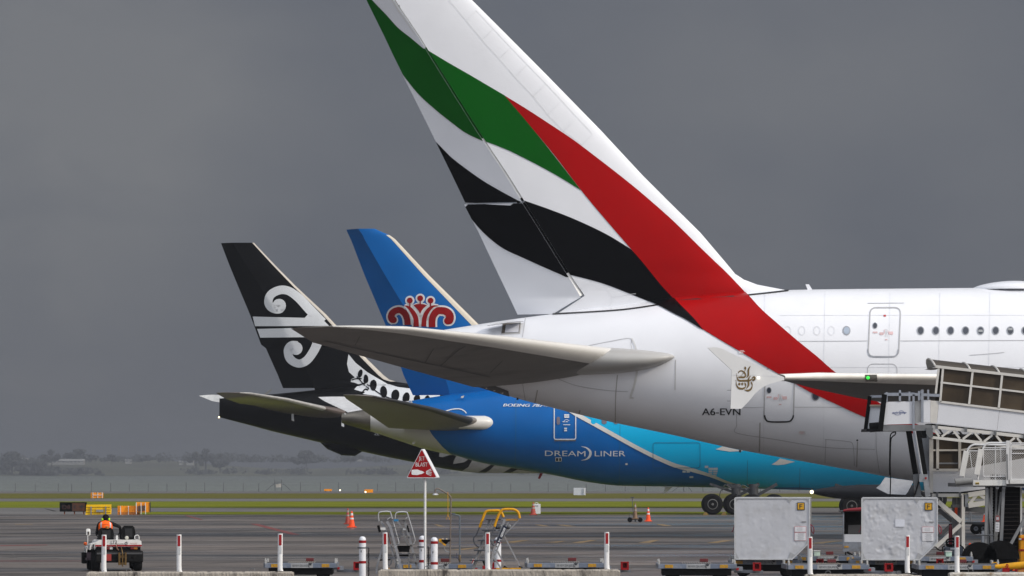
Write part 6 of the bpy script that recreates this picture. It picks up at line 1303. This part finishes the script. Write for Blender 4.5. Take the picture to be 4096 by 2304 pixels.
# lift body and legs
body = pr('lift_body', [(1120, 232), (1512, 232), (1512, 1140), (1120, 1140)], D+1.2, 1.6, M('lift_black', (.006, .005, .005), .8, spec=.1), plat, RB)
for i in range(15): pr('louvre', [(1125, 300+57*i), (1508, 300+57*i), (1508, 305+57*i), (1125, 305+57*i)], D+1.12, .06, M('louvre_edge', (.028, .022, .018), .6), plat, RB)
for x0, x1 in ((1100, 1128), (1508, 1532)):
    n = 46; pts = [(x0, 238)]+[(x0, 1150)]
    edge = [(x1+(6 if i % 2 else 0), 1150-912*i/n) for i in range(n+1)] if x0 < 1300 else [(x1, 1150)]+[(x1, 238)]
    pr('toothed_strip', pts+edge, D+1.05, .06, MTW, plat, RB)
MLG = M('leg_grey', (.20, .205, .21), .5, .3, .12, 5)
for a, b, w, d in (((1050, 240), (1028, 1262), .075, D+.2), ((1072, 260), (1070, 1230), .05, D+.5), ((1068, 350), (1145, 1205), .06, D+.4), ((1278, 245), (1238, 1172), .085, D+.3), ((1245, 300), (1135, 1205), .05, D+.6), ((1185, 240), (1150, 1180), .05, D+1.0), ((1570, 660), (1282, 1185), .08, D+.1), ((1190, 850), (1160, 1200), .05, D+.8)): br('scissor_leg', a, b, w, MLG, plat, RB, d)
for x in (1195, 1285): pr('leg_bracket', [(x-25, 225), (x+25, 225), (x+18, 262), (x-18, 262)], D+.05, .1, MDG, plat, RB)
pr('base_frame', [(1000, 1150), (1600, 1140), (1600, 1240), (1000, 1240)], D+1.6, .5, M('base_pale', (.30, .30, .28), .6, 0, .2, 3), plat, RB)
sgn = pr('safety_plate', [(1170, 614), (1228, 614), (1224, 850), (1165, 845)], D+.15, .02, M('plate_grey', (.11, .10, .10), .5), plat, RB); bs = bvh_of(sgn)
paint('plate_lower', [RB([(1169, 716), (1223, 716), (1219, 845), (1166, 841)])], bs, M('plate_white', (.58, .58, .60), .5), plat, .004)
paint('stop_ring', strips(RB(disc(1197, 662, 24, 20, 36))+RB([(1221, 662)]), 2.2, smooth=False), bs, M('ring_red', (.35, .05, .05), .5), plat, .006)
paint_each('plate_print', [RB(q) for q in ([(1178, 645), (1216, 645), (1216, 682), (1178, 682)], [(1178, 730), (1212, 730), (1211, 755), (1178, 755)], [(1177, 768), (1210, 768), (1209, 792), (1177, 792)], [(1172, 808), (1216, 810), (1215, 830), (1172, 828)])], bs, M('print_grey', (.3, .3, .3)), plat, .008)
for x, r in ((3917, .43), (4003, .45)):
    k = MB(); c = Vector((P(x, 2260, D).x, D, r)); k.lathe([(r*.5, -.13), (r*.85, -.15), (r, -.08), (r, .08), (r*.85, .15), (r*.5, .13)], c, (0,1,0), 28); w = k.build('wheel', MRTY, plat, True)
    k = MB(); k.lathe([(r*.5, -.10), (r*.42, -.12), (r*.1, -.1)], c, (0,1,0), 20); k.build('hub', MBLKP, w, True)
    k = MB(); k.add([c+Vector((math.cos(math.pi*i/14)*(r+.05), y_, math.sin(math.pi*i/14)*(r+.05))) for i in range(15) for y_ in (-.2, .2)], [[2*i, 2*i+1, 2*i+3, 2*i+2] for i in range(14)]); k.add([c+Vector((math.cos(math.pi*i/14)*(r+.05), -.2, math.sin(math.pi*i/14)*(r+.05))) for i in range(15)], [list(range(15))]); k.build('fender', MBLKR, plat)
k = MB(); k.bar(P(3690+200, 2262, D+.8), P(4130, 2262, D+.8), .3, .2); k.build('axle_beam', MBLKP, plat)
k = MB(); k.tube(seq([(895, 888), (1140, 892)], D+.1, RB), .02, 8); k.build('tow_rod', MDSTEEL, plat)
pr('side_locker', [(985, 835), (1028, 830), (1028, 1140), (985, 1145)], D+.9, .2, M('locker_blue_grey', (.26, .29, .34), .5), plat, RB)
# ================================================================== smaller things at the right
D = 112.
t = thing('cable_box', 'grey power cable box with white strip and coiled black cables', 'cable box', P(3816, 2290, D).xy.to_3d())
k = MB(); a, b = P(3780, 2222, D), P(3854, 2187, D); k.box(((a.x+b.x)/2, D+.2, (a.z+b.z)/2), (b.x-a.x, .4, b.z-a.z), bev=.03); k.build('case', M('cable_box_grey', (.10, .115, .14), .5, 0, .1, 4), t)
k = MB(); k.box(((a.x+b.x)/2+.02, D-.01, a.z+.19), (.26, .01, .045)); k.build('label_strip', MWCLEAN, t)
k = MB(); k.box(((a.x+b.x)/2, D+.2, a.z/2-.0), (.42, .3, a.z-.06)); k.build('stand', MBLKP, t)
for q in range(5):
    rd = random.Random(q); k = MB(); c = P(3800+q*3, 2172+rd.uniform(-6, 6), D+.1); k.tube([c+Vector((math.cos(u)*(.11+.02*q), rd.uniform(-.02, .02)+.05*q-.1, math.sin(u)*(.07+.012*q))) for u in [2*math.pi*i/16 for i in range(17)]], .016, 6); k.build('cable_coil', MBLKR, t)
k = MB(); k.tube(cr([tuple(P(x, y, D-.05)) for x, y in RB([(350, 1050), (390, 1090), (430, 1100), (480, 1090)])], 5), .018, 6); k.tube(cr([tuple(P(x, y, D)) for x, y in RB([(480, 1035), (445, 1060), (450, 1120), (470, 1165)])], 5), .016, 6); k.tube(cr([tuple(P(x, y, D)) for x, y in RB([(675, 1020), (730, 1060), (760, 1120), (850, 1150), (960, 1155)])], 5), .016, 6); k.build('loose_cable', MBLKR, t)
t = thing('fire_extinguisher', 'dark red extinguisher cylinder standing behind the cable box', 'extinguisher', P(3802, 2290, 113).xy.to_3d())
c = P(3802, 2290, 113); k = MB(); k.lathe([(.05, 0), (.055, .04), (.055, .72), (.04, .8), (.02, .84)], (c.x, 113, P(0, 2216, 113).z), (0,0,1), 18); k.build('cylinder', M('dark_red', (.14, .006, .014), .35), t, True); k = MB(); k.lathe([(.07, 0), (.07, .5)], (c.x, 113, 0), (0,0,1), 12); k.build('pedestal', MDSTEEL, t); k = MB(); k.bar((c.x-.05, 113, P(0, 2098, 113).z), (c.x+.05, 113, P(0, 2096, 113).z), .03); k.build('handle', MBLKP, t)
t = thing('tow_bar', 'thick yellow tow bar with red clamp lying at the bottom right', 'tow bar', P(4050, 2290, 101).xy.to_3d()); D = 101.
k = MB(); k.tube(seq([(1160, 1322), (1300, 1322), (1700, 1285)], D, RB), [.05, .085, .10], 14); k.build('bar', MYEL, t, True)
pr('red_clamp', [(1265, 1340), (1362, 1335), (1362, 1395), (1265, 1395)], D-.15, .12, MREDP, t, RB); pr('clamp_plate', [(1200, 1375), (1265, 1340), (1265, 1398), (1180, 1398)], D-.12, .05, MALUD, t, RB); k = MB(); k.tube(cr([tuple(v) for v in seq([(1310, 1330), (1320, 1290), (1340, 1300), (1325, 1345)], D-.15, RB)], 4), .015, 6); k.build('shackle', MREDP, t)
k = MB(); k.tube(cr([tuple(v) for v in seq([(1120, 1275), (1140, 1265), (1185, 1270), (1190, 1300)], D, RB)], 4), .012, 6); k.build('grab_handle', MYEL, t)
pr('bar_foot', [(1480, 1365), (1700, 1350), (1700, 1400), (1480, 1395)], D-.05, .2, M('ochre_paint', (.38, .15, .02), .5), t, RB)
t = thing('power_cabinet', 'yellow-orange power cabinet with red band at the right edge', 'cabinet', P(4100, 2290, 111).xy.to_3d()); D = 111.
k = MB(); a, b = P(4076, 2250, D), P(4150, 2140, D); k.box(((a.x+b.x)/2, D+.3, (a.z+b.z)/2), (b.x-a.x, .6, b.z-a.z), bev=.05); k.build('case', M('cabinet_orange', (.60, .25, .008), .45, 0, .1, 3, spec=.2), t)
for y in (2156, 2200): k = MB(); c = P(4113, y, D); k.box((c.x, D-.01, c.z), (b.x-a.x+.01, .02, .045)); k.build('red_band', MREDP, t)
k = MB(); c = P(4080, 2156, D); k.box((c.x, D-.02, c.z), (.07, .03, .05)); k.build('latch', MTUBE, t); k = MB(); k.box(((a.x+b.x)/2, D+.3, a.z/2), (b.x-a.x-.1, .5, a.z)); k.build('plinth', MBLKP, t); k = MB(); k.tube(cr([tuple(v) for v in seq([(1525, 875), (1520, 850), (1545, 845), (1570, 850)], D, RB)], 4), .012, 6); k.build('lifting_ring', MDSTEEL, t)
# trailer further off
D = 180.; t = thing('equipment_trailer', 'dark flat equipment trailer with white hoop rail seen through the ramp legs', 'trailer', P(3900, 2137, D).xy.to_3d())
pr('deck', [(745, 712), (1100, 715), (1100, 745), (745, 742)], D, 1.8, MDG, t, RB); k = MB(); k.tube(cr([tuple(v) for v in seq([(690, 700), (692, 575), (705, 562), (800, 562), (826, 580), (826, 710)], D, RB)], 3), .04, 8); k.build('hoop_rail', MWPAINT, t, True); br('hoop_bar', (748, 638), (826, 636), .05, MWPAINT, t, RB, D)
for x in (898, 1000):
    c = P(*RB([(x, 808)])[0], D+.1); c.z = .25; k = MB(); k.lathe([(.1, -.09), (.2, -.1), (.25, -.05), (.25, .05), (.2, .1), (.1, .09)], c, (0,1,0), 24); w = k.build('wheel', MRTY, t, True); k = MB(); k.lathe([(.11, -.08), (.1, -.1), (.03, -.09)], c, (0,1,0), 16); k.build('hub', MALUD, w, True)
# baggage cart
D = 116.; t = thing('baggage_cart', 'silver baggage cart with rolled red curtain behind the dented container', 'baggage cart', P(3420, 2250, D).xy.to_3d()); CT = lambda p: T(p, 3200, 1850, 2.875)
pr('frame_post', [(492, 560), (508, 555), (508, 1020), (492, 1020)], D, .08, MALUD, t, CT); pr('back_wall', [(508, 560), (900, 545), (900, 900), (508, 900)], D+1.3, .05, MBLKR, t, CT); pr('roof', [(490, 555), (900, 540), (900, 560), (490, 570)], D, 1.4, MDSTEEL, t, CT)
pr('inner_panel', [(555, 720), (900, 715), (900, 820), (555, 820)], D+.8, .05, M('inner_dark', (.05, .05, .055), .6), t, CT)
pr('lower_panel', [(510, 826), (900, 826), (900, 912), (510, 914)], D+.05, .06, MALU, t, CT); pr('side_board', [(492, 920), (900, 915), (900, 1022), (492, 1025)], D-.02, .08, MALUD, t, CT); pr('amber_reflector', [(508, 960), (560, 960), (560, 979), (508, 979)], D-.04, .01, MAMB, t, CT)
k = MB(); k.tube(seq([(498, 555), (560, 545), (700, 538), (900, 530)], D-.05, CT), [.03, .045, .06, .06], 10); k.build('rolled_curtain', M('curtain_red', (.20, .006, .014), .7, 0, .2, 6), t, True)
br('tow_arm', (540, 1030), (640, 1090), .06, MBLKP, t, CT, D); br('stand_leg', (525, 1030), (525, 1100), .04, MBLKP, t, CT, D)
for x in (640, 860):
    c = P(*CT([(x, 1100)])[0], D); c.z = .2; k = MB(); k.lathe([(.09, -.07), (.17, -.08), (.2, -.04), (.2, .04), (.17, .08), (.09, .07)], c, (0,1,0), 22); w = k.build('wheel', MRTY, t, True); k = MB(); k.lathe([(.09, -.06), (.08, -.08), (.02, -.07)], c, (0,1,0), 14); k.build('hub', MALUD, w, True)
# ================================================================== tow tractor and driver
tr = thing('tow_tractor', 'white and black baggage tow tractor with red stripe, seen from behind', 'tractor', (0,0,0))
MTRW = M('tractor_white', (.62, .61, .59), .45, 0, .08, 3, dirt=(.38, .35, .30), dirt_amt=.55, dscale=5); MTRB = M('tractor_black', (.005, .005, .0053), .55, 0, .35, 5, spec=.1, dirt=(.022, .02, .018), dirt_amt=.5, dscale=8)
k = MB(); k.prism([(-.66, 0, .70), (.70, 0, .70), (.68, 0, .865), (.62, 0, .90), (-.52, 0, .90), (-.66, 0, .80)], (0, .9, 0)); bd = k.build('rear_hood', MTRW, tr)
k = MB(); k.box((.03, -.008, .735), (1.33, .012, .045)); k.build('red_stripe', MREDP, tr)
words('lettering', '173', (-.19, -.010, .80), (1,0,0), (0,0,1), .17, .085, MINK, tr); words('lettering', 'NEW ZEALAND', (-.22, -.010, .768), (1,0,0), (0,0,1), .40, .034, MINK, tr)
words('lettering', 'TOYOTA', (.36, -.010, .775), (1,0,0), (0,0,1), .20, .04, M('faded_red', (.45, .18, .15), .5), tr)
k = MB(); k.tube([Vector((.26+.045*math.cos(a), -.012, .80+.04*math.sin(a))) for a in [R(60+30*i) for i in range(9)]], .008, 5); k.tube([(.25, -.012, .80), (.31, -.012, .815)], .007, 5); k.build('spiral_mark', MINK, tr)
k = MB(); k.box((.03, .2, .64), (1.26, .35, .13)); k.build('lamp_bay', MBLKR, tr)
for x, m in ((-.26, 'tail_red'), (-.18, 'tail_clear'), (.42, 'tail_red'), (.52, 'tail_amber')):
    k = MB(); k.box((x, .015, .655), (.10, .03, .06), bev=.008); k.build('tail_lamp', M(m, {'tail_red': (.16, .01, .008), 'tail_clear': (.5, .5, .48), 'tail_amber': (.32, .12, .01)}[m], .3), tr)
k = MB(); k.box((.05, .10, .42), (1.36, .4, .34), bev=.04); k.build('bumper', MTRB, tr)
k = MB(); k.box((.05, -.105, .515), (1.30, .012, .05)); k.build('bumper_rib', M('bumper_dark_grey', (.045, .045, .048), .5), tr)
for x in (-.16, .42): k = MB(); k.lathe([(.045, 0), (.045, .006), (.02, .008)], (x, -.10, .40), (0,-1,0), 18); k.build('bumper_hole', MBLKR, tr)
k = MB(); k.box((-.27, -.11, .40), (.17, .015, .19)); k.build('red_plate', M('plate_red', (.28, .02, .015), .5), tr)
MHY = M('hitch_ochre', (.11, .06, .010), .5, .2, .35, 9)
k = MB(); k.box((.13, -.14, .42), (.24, .06, .07)); k.box((.04, -.15, .36), (.05, .10, .36)); k.box((.22, -.15, .36), (.05, .10, .36)); k.box((.13, -.14, .22), (.24, .06, .06)); k.build('hitch', MHY, tr)
k = MB(); k.tube([(.13, -.17, .14), (.13, -.17, .52), (.11, -.16, .62), (.10, -.10, .70)], [.02, .02, .014, .012], 8); k.build('hitch_pin', MHY, tr)
k = MB(); k.tube([(-.05, -.05, .75), (-.02, -.07, .66), (.03, -.07, .60)], .02, 8); k.build('release_lever', M('rust_brown', (.14, .06, .03), .6), tr)
k = MB(); k.box((.03, 1.2, .42), (1.16, 2.2, .34), bev=.03); k.build('chassis', MTRB, tr)
k = MB(); k.box((.03, 1.95, .72), (1.2, .8, .30), bev=.06); k.build('front_hood', MTRW, tr)
for x, y, r in ((-.60, .32, .30), (.60, .32, .30), (-.62, 1.95, .30), (.62, 1.95, .30)):
    k = MB(); k.lathe([(r*.55, -.10), (r*.9, -.115), (r, -.07), (r, .07), (r*.9, .115), (r*.55, .10)], (x, y, r), (1,0,0), 26); w = k.build('wheel', MRTY, tr, True)
    k = MB(); s = 1 if x > 0 else -1; k.lathe([(r*.56, -.02), (r*.5, .08), (r*.2, .05), (.02, .07)], (x, y, r), (s,0,0), 18); k.build('rim', MALUD, w, True)
for y0, y1, zz in ((-.02, .66, .78), (1.55, 2.3, .66)):
    k = MB(); k.prism([(-.78, y0, zz), (-.60, y0, zz+.06), (-.60, y1, zz+.06), (-.78, y1, zz)], (0, 0, -.035)); k.prism([(-.80, y0, zz-.16), (-.80, y1, zz-.16), (-.78, y1, zz), (-.78, y0, zz)], (.03, 0, 0)); k.build('fender', MTRW, tr)
    k = MB(); k.box((-.815, y0+.25, zz-.06), (.012, .22, .12)); k.build('fender_label', M('label_grey', (.36, .38, .40), .5), tr)
k = MB(); k.box((-.84, 1.7, .35), (.12, .5, .32), bev=.02); k.build('mud_flap', MBLKR, tr)
k = MB(); k.box((-.72, 1.1, .33), (.2, .5, .06)); k.box((-.72, .86, .42), (.2, .02, .22)); k.build('side_step', M('step_mauve', (.10, .07, .085), .6), tr)
def seat(x, w, h, nm):
    k = MB(); k.box((x, .62, .80), (w, .5, .12), bev=.04); st = k.build('seat', MBLKP, tr, True)
    pts = [(-w/2*.95, 0), (-w/2, h*.55), (-w/2*.86, h*.88), (-w/2*.6, h), (w/2*.6, h), (w/2*.86, h*.88), (w/2, h*.55), (w/2*.95, 0)]
    k = MB(); k.prism([(x+a, .34, .88+b) for a, b in pts], (0, .12, .0)); k.build('backrest', MBLKP, st, True, 50)
    k = MB(); k.box((x, .33, .88+h*.5), (w*.55, .02, h*.6), bev=.008); k.build('back_panel', M('seat_panel', (.018, .0185, .020), .5, spec=.2), st)
seat(-.30, .45, .36, 'seat'); seat(.34, .40, .42, 'seat')
k = MB(); k.lathe([(.055, 0), (.05, .05), (.03, .06)], (.28, .22, .955), (0,-1,0), 16); k.build('work_lamp', M('lamp_clear', (.45, .44, .38), .2), tr, True)
k = MB(); k.tube(cr([(.52, .3, .92), (.52, .3, 1.0), (.60, .3, 1.03), (.64, .3, .98), (.64, .3, .90)], 4), .012, 8); k.build('grab_rail', MWPAINT, tr, True)
k = MB(); k.box((0.0, .25, .95), (.06, .06, .14), bev=.01); k.build('brake_lever', MWPAINT, tr); k = MB(); k.tube(cr([(.02, .5, .9), (.06, .5, 1.05), (.12, .55, 1.12)], 4), .012, 6); k.build('hose', MBLKR, tr)
k = MB(); k.tube([Vector((-.36+.17*math.cos(a), 1.28+.06*math.sin(a), 1.08+.15*math.sin(a))) for a in [2*math.pi*i/24 for i in range(25)]], .014, 8); k.tube([(-.36, 1.28, 1.08), (-.34, 1.6, .85)], .02, 8); k.build('steering_wheel', MBLKP, tr, True)
k = MB(); k.tube([(-.72, 1.9, .72), (-.72, 1.9, 1.02)], .012, 8); mr_ = k.build('mirror_stem', MWPAINT, tr); k = MB(); k.box((-.70, 1.9, 1.10), (.13, .03, .2), bev=.03); k.build('mirror', M('mirror_white', (.78, .78, .76), .3), mr_, True)
k = MB(); k.box((-.70, 1.878, 1.07), (.05, .01, .09)); k.build('mirror_reflection', M('mirror_dark', (.07, .06, .05), .2), mr_)
k = MB(); k.lathe([(.03, -.02), (.05, 0), (.05, .05), (.02, .07)], (-.80, 1.75, .74), (0,-.3,1), 16); k.build('indicator', M('indicator_orange', (.62, .10, .01), .3), tr, True)
k = MB(); k.lathe([(.05, 0), (.05, .05), (.03, .07)], (-.27, .32, 1.22), (0,0,1), 14); k.build('beacon', M('beacon_amber', (.35, .13, .02), .3), tr, True)
DT = 114.; put(tr, 470, DT, 0, R(10))
# driver: one continuous body grown over a skeleton
def skinned(name, verts, edges, mat, parent, sub=2):
    me = bpy.data.meshes.new(name); me.from_pydata([v[0] for v in verts], edges, []); me.update()
    o = bpy.data.objects.new(name, me); COL.objects.link(o)
    m = o.modifiers.new('s', 'SKIN'); m.use_smooth_shade = True
    for i, v in enumerate(verts): me.skin_vertices[0].data[i].radius = v[1] if isinstance(v[1], tuple) else (v[1], v[1])
    me.skin_vertices[0].data[0].use_root = True
    s = o.modifiers.new('d', 'SUBSURF'); s.levels = sub
    dg = bpy.context.evaluated_depsgraph_get(); nm = bpy.data.meshes.new_from_object(o.evaluated_get(dg))
    bpy.data.objects.remove(o); bpy.data.meshes.remove(me); nm.name = name
    nm.materials.clear(); nm.materials.append(mat); nm.polygons.foreach_set('use_smooth', [True]*len(nm.polygons))
    o2 = bpy.data.objects.new(name, nm); COL.objects.link(o2); o2.parent = parent; return o2
pe = thing('person', 'driver in orange vest and green ear defenders sitting on the tow tractor', 'person', (0,0,0))
V, Ed = [], []
def J(p, r, par=None):
    V.append((p, r)); i = len(V)-1
    if par is not None: Ed.append((par, i))
    return i
pel = J((-.30, .62, .92), (.17, .13)); wa = J((-.30, .60, 1.05), (.16, .11), pel); ch = J((-.30, .58, 1.26), (.18, .115), wa); uc = J((-.30, .585, 1.38), (.12, .085), ch)
nk = J((-.295, .60, 1.44), (.055, .058), uc); hd = J((-.29, .615, 1.49), (.068, .085), nk); ht = J((-.29, .61, 1.55), (.070, .088), hd); hc = J((-.29, .605, 1.595), (.045, .06), ht)
no_ = J((-.29, .715, 1.475), (.012, .014), hd); je = J((-.29, .685, 1.425), (.03, .03), hd)
for s in (-1, 1):
    sh = J((-.30+s*.19, .585, 1.355), (.068, .065), uc)
    if s > 0: el = J((.12, .55, 1.26), (.05, .05), sh); wr_ = J((.13, .60, .99), (.033, .033), el); pa = J((.14, .62, .93), (.022, .04), wr_); base = Vector((.14, .62, .93)); dirn = Vector((.1, .25, -1))
    else: el = J((-.53, .78, 1.07), (.05, .05), sh); wr_ = J((-.45, 1.05, 1.06), (.033, .033), el); pa = J((-.42, 1.13, 1.09), (.04, .022), wr_); base = Vector((-.42, 1.13, 1.09)); dirn = Vector((.2, 1, .35))
    dirn.normalize(); side = dirn.cross(Vector((1, .2, .1))).normalized() if s > 0 else Vector((1, -.2, 0)).normalized()
    for f, ln in ((-1.5, .055), (-.5, .07), (.5, .075), (1.5, .065)):
        a_ = J(tuple(base+side*f*.02+dirn*.045), .0095, pa); b_ = J(tuple(base+side*f*.021+dirn*(.045+ln*.55)), .0088, a_); J(tuple(base+side*f*.021+dirn*(.045+ln*.85)+Vector((0, .018, -.012))), .0075, b_)
    th = J(tuple(base-side*.045+dirn*.01), .011, pa); J(tuple(base-side*.065+dirn*.045), .009, th)
    hp = J((-.30+s*.10, .74, .88), (.085, .085), pel); kn = J((-.32+s*.13, 1.12, .92), (.065, .065), hp); an = J((-.36+s*.15, 1.30, .55), (.045, .045), kn); J((-.36+s*.15, 1.45, .50), (.04, .035), an)
body = skinned('body', V, Ed, M('black_uniform', (.010, .010, .011), .75, 0, .3, 9, spec=.15), pe)
# vest, stripes
def shell(z0, z1, nseg, prof, name, mat, parent, t0=0, t1=360, grow=0.):
    vs, fs, n = [], [], 40
    for i in range(nseg+1):
        z = z0+(z1-z0)*i/nseg; rx, ry, cy = [pchip([p[0] for p in prof], [p[q] for p in prof], z) for q in (1, 2, 3)]
        for j in range(n+1):
            a = R(t0+(t1-t0)*j/n); vs.append((-.30+(rx+grow)*math.sin(a), cy-(ry+grow)*math.cos(a), z))
    fs = [[i*(n+1)+j, i*(n+1)+j+1, (i+1)*(n+1)+j+1, (i+1)*(n+1)+j] for i in range(nseg) for j in range(n)]
    k = MB(); k.add(vs, fs); return k.build(name, mat, parent, True, 70)
vp = [(.95, .175, .135, .60), (1.10, .19, .135, .59), (1.26, .205, .145, .58), (1.35, .21, .135, .582), (1.405, .17, .11, .59), (1.452, .075, .07, .60)]
MV = M('vest_orange', (1.0, .13, .008), .6, 0, .05, 9, spec=.15)
vest = shell(.93, 1.45, 16, vp, 'vest', MV, pe)
MST = M('vest_tape', (.42, .42, .44), .4)
for a in (-40, 40): shell(.94, 1.40, 12, vp, 'reflective_stripe', MST, vest, a-7, a+7, .005)
k = MB(); k.tube([(-.40, .452, 1.335), (-.30, .442, 1.338), (-.22, .452, 1.345)], .006, 5); k.build('seam', M('vest_dark', (.25, .05, .01), .6), vest)
k = MB(); k.lathe([(.078, -.03), (.084, .02), (.083, .06), (.07, .10), (.04, .125), (.0, .13)], (-.29, .603, 1.50), (0, .05, 1), 24); k.build('hair', M('black_hair', (.008, .007, .007), .8, 0, .4, 30, spec=.1), pe, True, 70)
MEAR = M('ear_green', (.48, .80, .01), .45, 0, .05, 9, spec=.2)
for s in (-1, 1):
    k = MB(); k.lathe([(.028, -.02), (.044, -.01), (.048, .015), (.036, .035), (.01, .04)], (-.29+s*.085, .605, 1.475), (s, 0, 0), 18); k.build('ear_defender', MEAR, pe, True)
k = MB(); k.tube([Vector((-.29+.098*math.cos(a), .605, 1.50+.125*math.sin(a))) for a in [math.pi*i/14 for i in range(15)]], .008, 6); k.build('headband', MBLKP, pe, True)
pe.location = tr.location; pe.rotation_euler.z = R(10)
